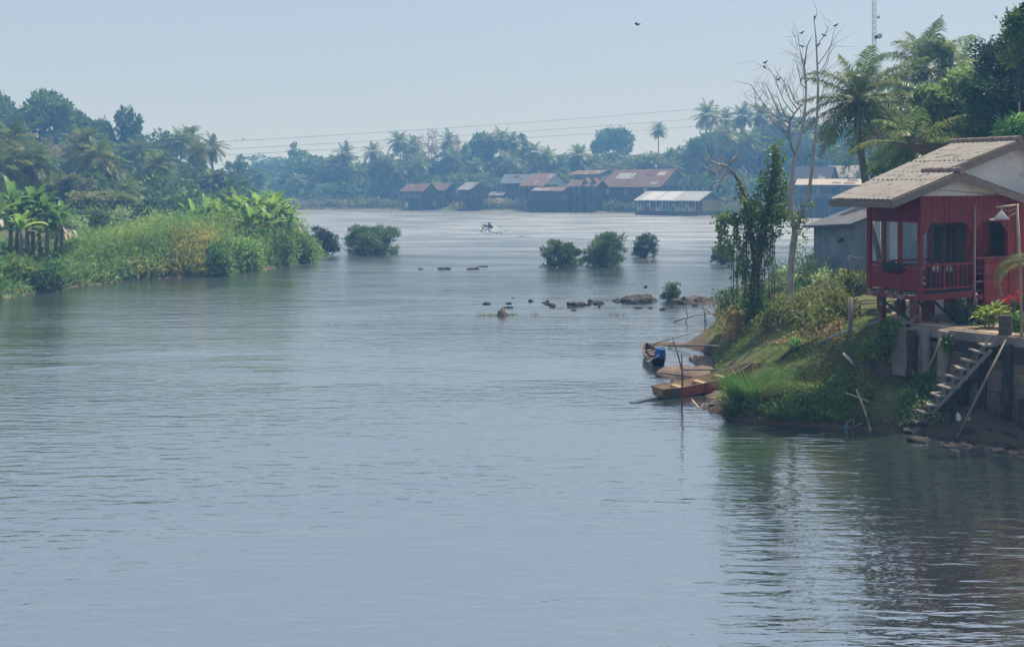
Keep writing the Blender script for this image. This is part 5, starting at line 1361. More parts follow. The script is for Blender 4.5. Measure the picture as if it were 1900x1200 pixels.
# undergrowth bands
def wood_band(name, label, spots, n, size, m, seed, zf, sx=4, sy=3, sz=2.0):
    """spots: (px, D, height)"""
    rng = np.random.default_rng(seed); C = []
    per = n // len(spots)
    for (px, D, h) in spots:
        x = (px - CX) / F * D; z0 = zf(x, D)
        k = per // 12
        cl = np.stack([x + rng.normal(size=k) * sx, D + rng.normal(size=k) * sy, z0 + h * rng.random(k) ** .8], 1)
        C.append((cl[:, None] + rng.normal(size=(k, 12, 3)) * np.array([.8, .8, .5]) * sz * .5).reshape(-1, 3))
    C = np.concatenate(C); C[:, 2] = np.maximum(C[:, 2], .05)
    d = norm(rng.normal(size=C.shape) + np.array([0, -.4, .4])); L = size * rng.uniform(.6, 1.3, len(C))
    return tag(obj_from(name, leaves(C, d, L, L * .6, rng), m), label, 'undergrowth', None, 'stuff')
wood_band('undergrowth', 'dim undergrowth along the far bank below the trees', [(px, shD(px) + 20, R.uniform(4, 7.5)) for px in range(535, 1700, 14)], 26000, .95, M['leaf_far'], 71, fz)
wood_band('waterside_scrub', 'low scrub along the waterline of the far bank', [(px, shD(px) + 3.5, R.uniform(.8, 2.4)) for px in list(range(535, 740, 12)) + list(range(862, 1180, 16)) + [1195, 1215, 905, 1030, 1050, 1065, 1330, 1345, 1360, 1390, 1420, 1445]], 9000, .7, M['leaf_far_olive'], 72, fz, 2, 1.2, 1.2)
wood_band('undergrowth', 'dark undergrowth at the foot of the left wood', [(px, R.uniform(118, 150), R.uniform(2.5, 6)) for px in range(-420, 440, 14)], 22000, .75, M['leaf_far_dark'], 73, lz, 3, 3, 1.6)
wood_band('far_undergrowth', 'hazy blue undergrowth in the bend of the river', [(px, R.uniform(330, 420), R.uniform(4, 9)) for px in range(400, 560, 12)], 7000, 1.3, M['leaf_far'], 74, lambda x, D: 1.0, 6, 6, 3)

# ------------------------------------------------------------------ left bank reeds
def shore_pts(n, smin, smax, rng, pxa=-120, pxb=606):
    """random points on the left bank between smin and smax metres inland, within a photo column range"""
    out = []
    while sum(len(o) for o in out) < n:
        k = 4 * n; Y = rng.uniform(40, 106, k); px = rng.uniform(pxa, pxb, k); X = (px - CX) / F * Y
        d, ins = seg_dist(X, Y, LPOLY); ok = ins & (d > smin) & (d < smax); out.append(np.stack([X[ok], Y[ok], px[ok], d[ok]], 1))
    return np.concatenate(out)[:n]
def top_row(px):       # photo row of the reed tops
    return np.interp(px, [-700, -120, 60, 100, 130, 200, 250, 300, 400, 480, 540, 565, 590, 606], [520, 500, 490, 468, 440, 424, 412, 402, 396, 392, 398, 418, 440, 466])
def reed_field(name, label, n, seed, m, pxa, pxb, smin, smax, L0, wd, hmul=1.0, kind='stuff', cat='reeds', clump=7, leafn=0):
    rng = np.random.default_rng(seed); q = shore_pts(n // clump, smin, smax, rng, pxa, pxb)
    if m is not M['reed_yellow']:
        yl = ((q[:, 2] > 316) & (q[:, 2] < 340) | (q[:, 2] > 358) & (q[:, 2] < 380)) & (q[:, 3] < 4); q = q[~yl]
    q = np.repeat(q, clump, 0); q[:, :2] += rng.normal(size=(len(q), 2)) * .28
    z = left_z(q[:, 0], q[:, 1]); tz = CH - (top_row(q[:, 2]) - HY) / F * (q[:, 1] + 0)
    mound_ = np.clip(vnoise(q[:, 0] * .45, q[:, 1] * .45, seed) * .75 + .55, .4, 1.2)
    Hh = np.clip((tz - z) * mound_ * np.clip(.35 + q[:, 3] / 5, .35, 1.0), .5, 4.2) * hmul * rng.uniform(.75, 1.08, len(q))
    d = norm(rng.normal(size=(len(q), 3)) * np.array([.22, .22, 0]) + np.array([.05, -.10, 1.0]))
    V1 = blades(np.stack([q[:, 0], q[:, 1], z - .1], 1), d, Hh, wd, rng, .22, 3)
    parts = [V1]
    f = rng.uniform(.25, 1.0, len(q)); c = np.stack([q[:, 0], q[:, 1], z], 1) + d * (Hh * f)[:, None]
    for rep in range(leafn):
        f = rng.uniform(.2, 1.0, len(q)); c = np.stack([q[:, 0], q[:, 1], z], 1) + d * (Hh * f)[:, None] + rng.normal(size=(len(q), 3)) * .12
        dl = norm(rng.normal(size=(len(q), 3)) + np.array([.2, -.3, .25])); parts.append(leaves(c, dl, L0 * rng.uniform(.6, 1.4, len(q)), wd * 1.7, rng, .5))
    VF = join(parts)
    return tag(obj_from(name, VF, m), label, cat, None, kind)
reed_field('tall_reeds', 'tall green reeds and cane massed along the left bank', 30000, 81, M['reed'], 100, 600, .4, 11, .50, .050, 1.0, leafn=1)
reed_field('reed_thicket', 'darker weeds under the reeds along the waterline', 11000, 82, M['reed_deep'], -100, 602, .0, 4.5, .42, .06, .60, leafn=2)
reed_field('yellow_reeds', 'yellowed reeds in the middle of the left bank', 1100, 83, M['reed_yellow'], 318, 338, .1, 4.5, .5, .05, .66, leafn=2, clump=5)
reed_field('yellow_reeds', 'tall upright patch of straw-yellow reeds at the waterline', 2000, 84, M['reed_yellow'], 361, 378, .0, 3.0, .5, .05, .80, leafn=2, clump=5)
reed_field('yellow_reeds', 'yellow-green reeds left of the straw-yellow patch', 800, 85, M['reed_yellow'], 232, 300, .2, 3.0, .5, .07, .5, leafn=2, clump=5)
reed_field('bank_reeds', 'reeds and weeds along the nearer left bank', 12000, 86, M['reed'], -700, -60, .1, 9, .5, .06, .9, leafn=2)
def lbush(px, py, D, wpx, hpx, m, lab, seed, n=2600, size=.30, name='bush', group='bushes of the left bank', spiky=.3):
    p = P(px, py, D); zz = lz(p.x, p.y); h = p.z - zz
    bush(name, lab, (p.x, p.y, zz - .1), wpx / F * D, wpx / F * D * .8, max(.8, h), m, n, size, seed, 'bush', group, spiky, 5, 80, .55, .11)
lbush(25, 474, 66, 120, 70, M['reed'], 'low spreading bush at the left edge in front of the banana stems', 91)
lbush(85, 486, 66.5, 70, 60, M['grass_bright'], 'bright green bush right of the banana stems at the waterside', 92, 2000)
lbush(-45, 480, 63, 90, 60, M['reed'], 'bush at the very left edge of the bank', 93, 1500)
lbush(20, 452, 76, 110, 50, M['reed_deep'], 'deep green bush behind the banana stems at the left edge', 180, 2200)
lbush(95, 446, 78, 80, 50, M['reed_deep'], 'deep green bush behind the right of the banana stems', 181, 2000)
lbush(-40, 446, 74, 90, 50, M['reed'], 'bush behind the banana clump cut by the left edge', 182, 1500)
lbush(160, 372, 92, 90, 40, M['bush'], 'green bush behind the reeds right of the banana plants', 94)
lbush(205, 385, 95, 80, 40, M['shrub_pale'], 'pale green bush behind the reeds beside the white-roofed shed', 95)
lbush(130, 400, 88, 70, 40, M['shrub_pale'], 'pale bush between the banana plants and the reeds', 96, 1800)
lbush(205, 418, 82, 100, 60, M['reed_deep'], 'deep green bush in front of the white-roofed shed', 97)
lbush(400, 448, 78, 60, 50, M['reed_deep'], 'dark green bush right of the straw-yellow reeds', 98)
lbush(450, 430, 82, 70, 50, M['reed'], 'rounded green bush below the bright banana grove', 99)
lbush(510, 425, 87, 70, 50, M['bush'], 'dark feathery bush below the right of the bright banana grove', 100)
lbush(560, 430, 91, 55, 50, M['reed'], 'light green bush at the tip of the left bank', 101)
lbush(180, 470, 75, 90, 60, M['reed_deep'], 'mid-green bush at the waterside left of the yellow reeds', 102)
lbush(240, 465, 76, 60, 60, M['reed'], 'leafy bush at the waterside under the reeds', 103)
# papaya-like dark tree
def small_umbrella(px, py, D, lab):
    p = P(px, py, D); zz = lz(p.x, p.y); h = p.z - zz; t = thing('papaya_tree', lab, 'tree', (p.x, p.y, zz))
    rng = np.random.default_rng(105); pts = []
    mb = MB(); mb.tube([(0, 0, -.2), (.05, 0, h * .5), (0, 0, h)], [.10, .08, .06], 7); mb.build('trunk', M['bark'], t)
    n = 900; a = rng.uniform(0, 6.28, n); r = 1.0 * np.sqrt(rng.random(n)); C = np.stack([r * np.cos(a), r * np.sin(a), h - .1 - .5 * r * r + rng.normal(size=n) * .12], 1)
    d = norm(np.stack([np.cos(a), np.sin(a), -.5 * np.ones(n)], 1) + rng.normal(size=(n, 3)) * .4)
    obj_from('crown', leaves(C, d, .42, .24, rng), M['bush_dark'], t)
small_umbrella(268, 388, 92, 'small dark umbrella-shaped papaya tree sticking out of the reeds')
# banana plants
rng = np.random.default_rng(110)
for i, (px, pyt, D, lab) in enumerate(((18, 345, 70, 'banana plant with ragged leaves at the left edge'), (60, 350, 72, 'tallest dark banana plant of the left clump with bleached leaf'), (88, 362, 71, 'banana plant of the left clump leaning its blade to the right'), (40, 392, 69, 'low banana plant in front of the left clump'), (102, 398, 73, 'rightmost banana plant of the left clump beside the reeds'), (-12, 370, 68, 'bright banana plant cut by the left edge'), (75, 385, 74, 'banana plant at the back of the left clump'), (30, 366, 73.5, 'banana plant behind the left-edge one'), (52, 372, 70.5, 'banana plant in the heart of the left clump'), (112, 384, 72, 'banana plant with drooping dead blades right of the left clump'))):
    p = P(px, pyt + 34, D); zz = lz(p.x, p.y)
    banana((p.x, p.y, zz - .1), max(1.4, (p.z - zz) * 1.05), lab, M['banana_dark'] if i not in (3, 5) else M['banana'], 7 if i not in (3,) else 2, rng, 14, 2.0, .58, 'banana plants of the left clump')
# dead hanging sheaths around the left clump
for i, (px, pyt, D, lab) in enumerate(((452, 372, 88, 'tall bright banana plant at the top of the grove'), (478, 362, 89, 'tallest bright banana plant of the grove on the point'), (500, 370, 90, 'bright banana plant second from the right of the grove'), (522, 376, 92, 'bright banana plant at the right of the grove over the river'), (432, 388, 87, 'bright banana plant in front of the tall ones'), (465, 393, 86, 'low bright banana plant in the middle of the grove'), (496, 395, 87, 'low bright banana plant at the right front of the grove'), (412, 380, 89, 'banana plant at the left of the bright grove'), (382, 378, 90, 'banana plant with one upright blade left of the bright grove'), (360, 384, 90, 'banana plant with thin dark blades, leftmost by the reeds'), (536, 388, 93, 'small banana plant at the far right of the grove'), (440, 366, 91, 'banana plant behind the left of the grove'), (512, 358, 93, 'banana plant with raised blades at the back right of the grove'))):
    p = P(px, pyt + 20, D); zz = lz(p.x, p.y)
    banana((p.x, p.y, zz - .1), max(1.2, p.z - zz), lab, M['banana'], 1 if i % 3 else 0, rng, 15, 2.1, .58, 'banana plants of the bright grove')

# ------------------------------------------------------------------ bushes standing in the river
def wbush(px, base, wpx, top, lab, m, seed, n, size, grp='bushes standing in the river', spiky=.7, nc=80, asp=.45):
    D = Dw(base); p = P(px, base, D); h = (base - top) / F * D
    return bush('river_bush', lab, (p.x, p.y, 0), wpx / F * D, wpx / F * D * .8, h, m, int(n * 1.15), size * 1.05, seed, 'bush', grp, spiky * 1.25, 7, int(nc * 1.25), asp * .9, .062)
wbush(604, 474, 52, 420, 'dark bush in the water off the tip of the left bank', M['bush_dark'], 120, 5200, .22)
wbush(693, 472, 102, 414, 'large round dark-green bush standing alone in the river', M['bush'], 121, 9000, .22, nc=130)
wbush(1040, 496, 86, 446, 'yellowish-green wide bush, leftmost of three in mid-river', M['bush'], 122, 5200, .20)
wbush(1120, 494, 92, 425, 'tallest bush, middle of three in mid-river', M['bush'], 123, 7000, .20, nc=110)
wbush(1196, 478, 52, 433, 'small vase-shaped bush, rightmost of three in mid-river', M['bush_dark'], 124, 2400, .22)
wbush(1340, 490, 48, 449, 'grey-brown twiggy bush in the river behind the vine-covered tree', M['bush_dark'], 125, 1500, .22)
wbush(1243, 559, 36, 524, 'little green bush growing between two flat rocks', M['bush'], 126, 1500, .13)
p = P(1492, 500, 66); bush('riverside_bush', 'dark rounded bush behind the dead tree by the water', (p.x, p.y, 0), 4.6, 3.4, 2.9, M['bush'], 4200, .22, 127, 'bush', None, .4)
# bare sticks of cut branches on the mid-river bushes
for i, (x0, y0, x1, y1, D, lab) in enumerate(((1146, 445, 1159, 431, 86.6, 'thick bare cut branch sticking out of the tallest river bush'), (1212, 450, 1223, 445, 97.5, 'bare cut branch pointing right from the small river bush'), (1211, 446, 1218, 437, 97.5, 'bare cut branch pointing up from the small river bush'))):
    stick('cut_branch', lab, [P(x0 - 8, y0 + 10, D), P(x1, y1, D)], .09, 'bamboo_grey', 'branch', 'cut branches on the river bushes')

# ------------------------------------------------------------------ rocks and weeds in the river
G5 = 'rocks breaking the river surface'
def rock(px, py, wpx, hpx, lab, seed, m='rock', grp=G5, deep=.6, rough=.5):
    D = Dw(py); p = P(px, py, D); s = wpx / F * D / 2; h = hpx / F * D
    return mound('rock', lab, (p.x, p.y + s * deep * .6, -.02), s, s * deep, h * 1.15, M[m], seed, 'rock', None, grp, 54 if wpx > 30 else 26, rough, 0, .45, 14)
rock(1196, 561, 74, 15, 'largest long flat rock left of the little green bush', 1)
rock(1288, 563, 84, 13, 'long low rock right of the little green bush', 2)
rock(1152, 560, 36, 7, 'small pale rock left of the largest flat rock', 3)
rock(1113, 564, 20, 7, 'dark pointed rock second left of the largest flat rock', 4, 'wet_rock')
rock(1070, 567, 34, 8, 'low rock with a tuft of weed', 5, 'wet_rock')
rock(1025, 568, 16, 6, 'small dark rock at the left of the reef', 6, 'wet_rock')
rock(1094, 565, 9, 5, 'tiny dark rock between the tufted rock and the pointed one', 7, 'wet_rock')
rock(1228, 575, 8, 4, 'tiny dark rock in front of the largest flat rock', 8, 'wet_rock')
rock(1198, 533, 6, 4, 'tiny rock alone behind the reef', 9, 'wet_rock')
rock(824, 500, 22, 5, 'dark low rock in the current, second from left of the upstream row', 10, 'wet_rock')
rock(780, 500, 12, 3, 'small dark rock leftmost of the upstream row', 11, 'wet_rock')
rock(876, 500, 20, 4, 'flat dark rock in the current, third of the upstream row', 12, 'wet_rock')
rock(896, 498, 24, 7, 'largest rock of the upstream row, at its right end', 13, 'wet_rock')
rock(952, 553, 6, 2, 'tiny rock in the open water behind the stump', 14, 'wet_rock')
rock(1212, 485, 7, 3, 'tiny rock in front of the small vase-shaped bush', 15, 'wet_rock')
rock(1330, 561, 40, 7, 'low dark rock joining the reef to the bank', 16, 'wet_rock')
rgk = random.Random(19)
for i in range(24):
    rock(rgk.uniform(900, 1320), rgk.uniform(558, 576), rgk.uniform(6, 18), rgk.uniform(3, 6), 'small dark broken rock scattered along the reef', 40 + i, 'wet_rock', 'small broken rocks along the reef')
def weeds(px, py, wpx, hpx, lab, seed, n=60):
    D = Dw(py); rng = np.random.default_rng(seed); s = wpx / F * D
    p = P(px, py, D); C = np.stack([rng.uniform(-s / 2, s / 2, n), rng.normal(size=n) * .15, np.zeros(n) - .02], 1)
    d = norm(rng.normal(size=(n, 3)) * .6 + np.array([0, 0, 1.0])); VF = blades(C, d, hpx / F * D * rng.uniform(.4, 1.1, n), .03, rng, .5, 2)
    o = obj_from('water_weed', VF, M['shrub_olive']); o.location = p; tag(o, lab, 'water weed', 'weeds standing in the shallows')
D = Dw(585); p = P(932, 585, D)
ob = mound('stump', 'tan round stump standing in the shallows among weeds', (p.x, p.y, -.02), .22, .2, .46, M['sandstone'], 21, 'stump', None, None, 18, .3)
stick('root', 'dark root beside the tan stump', [P(938, 580, D), P(944, 586, D), P(940, 590, D * .995)], .03, 'pile', 'root')
weeds(908, 585, 44, 9, 'row of weeds left of the tan stump', 1, 90); weeds(950, 584, 18, 8, 'clump of weeds right of the tan stump', 2, 60)
weeds(993, 584, 18, 16, 'thin tall weeds between the stump and the reef', 3, 20); weeds(1143, 585, 30, 9, 'sparse weeds in front of the reef', 4, 40); weeds(1068, 560, 16, 12, 'tuft of weed on the low rock', 5, 20); weeds(1030, 570, 30, 5, 'scattered weed at the left of the reef', 6, 24)

# ------------------------------------------------------------------ near right bank: sandbar, spits, debris
p = P(1283, 690, 37.0); mound('sandbar', 'pale brown sandbar', (p.x - .1, p.y + .2, -.06), 1.25, .95, .34, M['sandstone'], 31, None, 'structure', None, 34, .25, .25)
p = P(1300, 668, 39.0); mound('sandbar', None, (p.x + .15, p.y + .4, -.08), .45, 1.3, .30, M['sandstone'], 32, None, 'structure', None, 26, .3, .1)
p = P(1275, 640, 44); mound('mud_spit', None, (p.x, p.y, -.05), 1.3, .5, .16, M['mud'], 33, None, 'structure', None, 26, .5)
p = P(1345, 735, 33.4); mound('mud_bank', None, (p.x + .15, p.y - .1, -.1), .9, 1.2, .26, M['mud'], 34, None, 'structure', None, 30, .4)
rg = random.Random(77)
for i in range(26):
    px = rg.uniform(1690, 1900); py = 806 + (px - 1690) * .115 + rg.uniform(-12, 10); D = Dw(py, .05); p = P(px, py, D); s = rg.uniform(.07, .20)
    mound('stone', 'dark rubble stone at the foot of the retaining wall', (p.x, p.y, max(-.02, rz(p.x, p.y) - .02)), s * rg.uniform(1, 1.7), s, s * rg.uniform(.5, .9), M['wet_rock'], 200 + i, 'stone', None, 'rubble stones at the foot of the wall', 12, .5)
for i in range(12):
    px = rg.uniform(1300, 1380); py = rg.uniform(655, 760); p = hit(px, py); s = rg.uniform(.05, .12)
    mound('stone', 'grey stone lying on the muddy landing between the boats', (p.x, p.y, p.z - .02), s * 1.4, s, s * .7, M['rock'], 240 + i, 'stone', None, 'stones on the muddy landing', 12, .5)

def long_boat(name, label, L, wid, hull, inner, loc, rot, h=.36, rise=.35, square=True, stripes=None, pitch=0.0):
    """flat-bottomed river boat, x forward; returns the thing"""
    t = thing(name, label, 'boat', loc, rot); t.rotation_euler = (0, pitch, rot)
    n = 15
    def ring(f, off=0.0, lift=0.0):
        x = (f) * L; taper = (1 - max(0, (f - .45) / .55) ** 2.0 * .88) * (.82 + .18 * min(1, f / .25)); wd = wid / 2 * taper - off
        zb = rise * max(0, (f - .45) / .55) ** 2 + .10 * max(0, (.12 - f) / .12); zt = h + rise * 1.15 * max(0, (f - .35) / .65) ** 2 + .04 * max(0, (.15 - f) / .15)
        return [(x, -wd, zt), (x, -wd * .74, zb + lift), (x, wd * .74, zb + lift), (x, wd, zt)]
    def shell(off, lift, m, nm, fa=0, fb=1):
        vs = []; fs = []
        for i in range(n): vs += ring(fa + (fb - fa) * i / (n - 1), off, lift)
        for i in range(n - 1):
            a = 4 * i; fs += [(a, a + 4, a + 5, a + 1), (a + 1, a + 5, a + 6, a + 2), (a + 2, a + 6, a + 7, a + 3)]
        fs.append((0, 1, 2, 3)); e = 4 * (n - 1); fs.append((e + 3, e + 2, e + 1, e))
        return MB().add(vs, fs, False).build(nm, m, t)
    o = shell(0, 0, hull, 'hull')
    shell(.028, .03, inner, 'lining')
    mb = MB()
    for sg in (0, 3):
        for i in range(n - 1):
            a = ring(i / (n - 1))[sg]; b = ring((i + 1) / (n - 1))[sg]; mb.bar(a, b, .05, .035)
    mb.build('gunwale', M['boat_wood'], t)
    for f in (.22, .45, .66):
        r = ring(f, .03); MB().box(r[0][0] - .09, r[0][0] + .09, r[0][1], r[3][1], r[0][2] - .08, r[0][2] - .05).build('bench', M['boat_inside'], t)
    if stripes:
        for (fa, fb, m) in stripes:
            for sg in (0, 1):
                vs = []; k = 6
                for i in range(k):
                    r = ring(fa + (fb - fa) * i / (k - 1)); a, b = (r[0], r[1]) if sg == 0 else (r[3], r[2]); dy = -.008 if sg == 0 else .008
                    vs += [(a[0], a[1] + dy, a[2] - .025), (b[0], b[1] + dy, b[2] + .01)]
                MB().add(vs, [(2 * i, 2 * i + 2, 2 * i + 3, 2 * i + 1) if sg == 0 else (2 * i + 1, 2 * i + 3, 2 * i + 2, 2 * i) for i in range(k - 1)]).build('painted_side', m, t)
    return t
p = P(1221, 681, 38.5)
long_boat('longboat', 'narrow grey wooden boat moored with a blue barrel in its stern', 3.3, .70, M['boat_grey'], M['boat_wood'], (p.x, p.y, -.12), math.radians(90), .40, .10)
q = P(1225, 666, 39.0)
t = thing('barrel', 'bright blue plastic barrel in the stern of the moored grey boat', 'barrel', (q.x + .02, q.y + .15, .08))
MB().lathe([(.17, 0), (.20, .02), (.21, .12), (.20, .16), (.215, .2), (.21, .36), (.20, .40), (.21, .44), (.19, .52), (.06, .53)], 16, (0, 0, 0)).build('drum_body', M['barrel_blue'], t)
mb = MB(); mb.lathe([(.05, .53), (.05, .56)], 10, (.08, 0, 0)); mb.build('cap', M['black'], t)
mb = MB(); mb.bar(P(1203, 670, 38.3), P(1223, 659, 38.6), .05, .03); mb.bar(P(1201, 671, 38.25), P(1208, 667, 38.4), .13, .03)
tag(mb.build('paddle', M['grey_plank']), 'weathered paddle lying across the stern of the moored grey boat', 'paddle')
mb = MB()
for k in range(3): mb.box(-.16, .1, -.1, .1, .0, .14, frame((q.x - .22, q.y + .35 + k * .5, .2), .3 * k, .1, .1))
tag(mb.build('bundle', M['boat_wood']), 'dark bundles beside the blue barrel in the grey boat', 'bundle')
p = P(1224, 741, 32.62)
long_boat('red_boat', 'old red and grey wooden boat pulled up with its bow on the muddy shore', 3.9, .82, M['boat_wood'], M['boat_inside'], (p.x, p.y + .36, -.07), math.radians(27), .34, .25, True, [(.17, .40, M['boat_red']), (.42, .66, M['boat_red'])], math.radians(-4))
p = P(1322, 699, 36.2)
long_boat('dark_boat', 'small black boat half hidden by branches on the muddy landing', 2.2, .6, M['black'], M['boat_wood'], (p.x, p.y, .02), math.radians(8), .22, .12)
mb = MB(); mb.bar(P(1172, 748, 32.1), P(1224, 735, 32.9), .20, .06)
ob = mb.build('plank', M['plank_teal']); tag(ob, 'dark teal plank slanting out of the water beside the red boat', 'plank')
stick('mooring_post', 'short stout post in the water behind the red boat', [Wp(1247, 719) + Vector((0, 0, -.5)), P(1247, 705, Dw(719))], [.07, .065], 'pile', 'post')
stick('mooring_pole', 'upright dark pole standing in front of the red boat', [Wp(1265, 752) + Vector((0, 0, -.5)), P(1266, 700, Dw(752)), P(1265, 655, Dw(752))], [.03, .028, .022], 'dark_twig', 'pole')
stick('mooring_pole', 'thin crooked pole leaning left beside the upright one', [Wp(1271, 716) + Vector((0, 0, -.5)), P(1266, 690, Dw(718)), P(1257, 655, Dw(718)), P(1247, 625, Dw(718))], [.035, .03, .024, .016], 'dark_twig', 'pole')
stick('bamboo_pole', 'long thin bamboo pole sloping from the bank over the water, uppermost', [P(1197, 642, 42.6), P(1250, 627, 43.8), P(1306, 611, 46)], .028, 'bamboo_grey', 'pole', 'bamboo poles along the bank')
stick('bamboo_pole', 'long thin pole reaching from the bank shrubs towards the reef', [P(1250, 597, 51), P(1290, 585, 51.5), P(1345, 578, 52.5)], .03, 'bamboo_grey', 'pole', 'bamboo poles along the bank')
stick('bamboo_pole', 'dark stick slanting down from the reef to the bank', [P(1303, 570, 54), P(1336, 592, 50.5)], .035, 'dark_twig', 'pole', 'bamboo poles along the bank')
stick('bamboo_pole', 'brown pole lying level across the muddy cove', [P(1240, 641, 43.2), P(1310, 641, 41.5), P(1370, 645, 39.8)], .045, 'bamboo_grey', 'pole', 'bamboo poles along the bank')
stick('bamboo_pole', 'thin pole lying from the sandbar to the tall grass, upper one', [P(1268, 686, 36.3), P(1330, 686, 35.4), P(1405, 690, 34.6)], .03, 'bamboo_grey', 'pole', 'bamboo poles along the bank')
stick('bamboo_pole', 'thin dark pole lying from the sandbar to the red boat, lower one', [P(1225, 692, 36.2), P(1275, 698, 35.4), P(1318, 706, 34.8)], .026, 'dark_twig', 'pole', 'bamboo poles along the bank')
stick('bamboo_pole', 'pale green bamboo pole leaning on the tall grass clump', [hit(1360, 690) + Vector((0, 0, .05)), P(1405, 672, 34.5)], .03, 'bamboo', 'pole', 'bamboo poles along the bank')
stick('yellow_stick', 'yellow stick at the waterline below the red boat', [P(1284, 742, 32.5), P(1291, 750, 31.9), P(1299, 761, 31.2)], .035, 'bamboo', 'stick')
stick('log', 'grey log slanting from the water up the mud beside the red boat', [P(1318, 763, 31.0), P(1338, 748, 31.7), P(1360, 732, 32.6)], [.07, .06, .05], 'bamboo_grey', 'log')
for i, (x0, y0, x1, y1, x2, y2, D, lab) in enumerate(((1271, 602, 1276, 588, 1273, 572, 51, 'thin forked twig standing in the water left of the leaning stick'), (1307, 600, 1309, 585, 1304, 568, 50.5, 'thin upright twig at the tip of the grassy bank'), (1311, 603, 1308, 590, 1306, 575, 50.4, 'second thin twig at the tip of the grassy bank'))):
    stick('twig', lab, [P(x0, y0, D), P(x1, y1, D), P(x2, y2, D)], .022, 'dark_twig', 'twig', 'twigs standing in the shallows')
rg = random.Random(9)
mb = MB()
for i in range(60):
    p = hit(rg.uniform(1290, 1365), rg.uniform(700, 765)); a = rg.uniform(0, 3.14); l = rg.uniform(.15, .5)
    dv = Vector((math.cos(a), math.sin(a), rg.uniform(-.1, .2))) * l
    mb.bar(p - dv * .5 + Vector((0, 0, .03)), p + dv * .5 + Vector((0, 0, .05)), .03, .02)
tag(mb.build('flotsam', M['pale_plank']), 'washed-up sticks and wood scraps on the mud by the red boat', 'flotsam', None, 'stuff')

# ------------------------------------------------------------------ grass and undergrowth on the right bank
def scatter(n, pxa, pxb, pya, pyb, rng, d0=24, d1=64):
    """random points of the right bank seen in a photo rectangle"""
    X = []; k = 0
    q = rng.uniform((0, d0), (1, d1), (n * 8, 2)); D = q[:, 1]; px = pxa + (pxb - pxa) * q[:, 0]; x = (px - CX) / F * D
    z = right_z(x, D); py = HY + (CH - z) * F / D
    sd_, ins = seg_dist(x, D, SHORE); yd, yin = seg_dist(x, D, YARD)
    ok = ins & (py > pya) & (py < pyb) & (z > .06) & ~yin
    C = np.stack([x, D, z], 1)[ok]
    return C[:n]
def grass_field(name, label, n, seed, m, rect, L, wd, bend=.5, thr=None, sc=.8, kind='stuff', cat='grass'):
    rng = np.random.default_rng(seed); C = scatter(n, *rect, rng)
    if thr is not None: C = C[vnoise(C[:, 0] * sc, C[:, 1] * sc, seed) > thr]
    d = norm(rng.normal(size=C.shape) * np.array([.5, .5, .1]) + np.array([-.25, -.25, .8]))
    VF = blades(C - np.array([0, 0, .03]), d, L * rng.uniform(.4, 1.2, len(C)), wd, rng, bend, 2)
    return tag(obj_from(name, VF, m), label, cat, None, kind)
grass_field('grass', 'short green grass covering the shaded bank slope', 60000, 131, M['grass'], (1330, 1770, 590, 785), .17, .020, .7, .40, 1.1)
grass_field('lush_grass', 'lusher grass in patches along the foot of the slope', 18000, 132, M['grass_bright'], (1380, 1760, 690, 790), .22, .026, .6, .58, 1.1)
grass_field('dry_grass', 'dry grass tufts on the top of the bank', 14000, 133, M['shrub_olive'], (1310, 1640, 560, 690), .26, .022, .6, .45, .7)
def weed_mat(name, label, n, seed, m, rect, size, hgt, thr, sc=.6, d0=24, d1=64, cat='weeds'):
    rng = np.random.default_rng(seed); C = scatter(n, *rect, rng, d0, d1)
    k = vnoise(C[:, 0] * sc, C[:, 1] * sc, seed); C, k = C[k > thr], k[k > thr]
    C = C + np.stack([rng.normal(size=len(C)) * .05, rng.normal(size=len(C)) * .05, rng.random(len(C)) * hgt * (k - thr) / (1 - thr) * 1.6 + .02], 1)
    d = norm(rng.normal(size=C.shape) + np.array([-.2, -.35, .35])); Ls = size * rng.uniform(.6, 1.3, len(C))
    return tag(obj_from(name, leaves(C, d, Ls, Ls * .6, rng), m), label, cat, None, 'stuff')
weed_mat('weeds', 'broad-leaved weeds carpeting the bank slope', 30000, 141, M['grass'], (1340, 1760, 600, 790), .10, .26, .55)
weed_mat('weeds', 'dark weeds along the foot of the bank', 12000, 142, M['bush'], (1350, 1700, 730, 795), .11, .4, .3)
weed_mat('undergrowth', 'olive and yellow undergrowth between the dead tree and the fence', 26000, 143, M['shrub_olive'], (1330, 1568, 470, 625), .13, .85, .34, .5, 30, 62, 'undergrowth')
weed_mat('undergrowth', 'russet dry undergrowth at the foot of the vine-covered tree', 9000, 144, M['shrub_dry'], (1340, 1560, 560, 640), .12, .5, .48, .8, 30, 55, 'undergrowth')
def rbush(px, py, wpx, hpx, m, lab, seed, n=1400, size=.16, spiky=.3, D=None, asp=.6):
    p = hit(px, py) if D is None else P(px, py, D); D = p.y
    bush('shrub', lab, (p.x, p.y, p.z - .1), wpx / F * D, wpx / F * D * .8, hpx / F * D + .1, m, n, size, seed, 'shrub', 'shrubs on the right bank', spiky, 5, 70, asp, .10)
rbush(1356, 590, 56, 62, M['bush'], 'broad-leaved green shrub at the left edge of the bank below the hanging vines', 151, 1700, .15)
rbush(1408, 604, 64, 62, M['vine'], 'dark green shrub at the foot of the vine-covered tree', 152, 2000, .15)
rbush(1505, 545, 110, 60, M['shrub_pale'], 'pale large-leaved shrub right of the dead tree', 153, 1700, .20)
rbush(1545, 555, 90, 60, M['shrub_pale'], 'pale large-leaved shrub left of the tin shed', 154, 1500, .20)
rbush(1495, 600, 90, 66, M['shrub_olive'], 'olive shrub in front of the pale shrubs by the dead tree', 155, 1800, .14)
rbush(1550, 606, 80, 62, M['shrub_olive'], 'yellowing olive shrub left of the fence post', 156, 1800, .14)
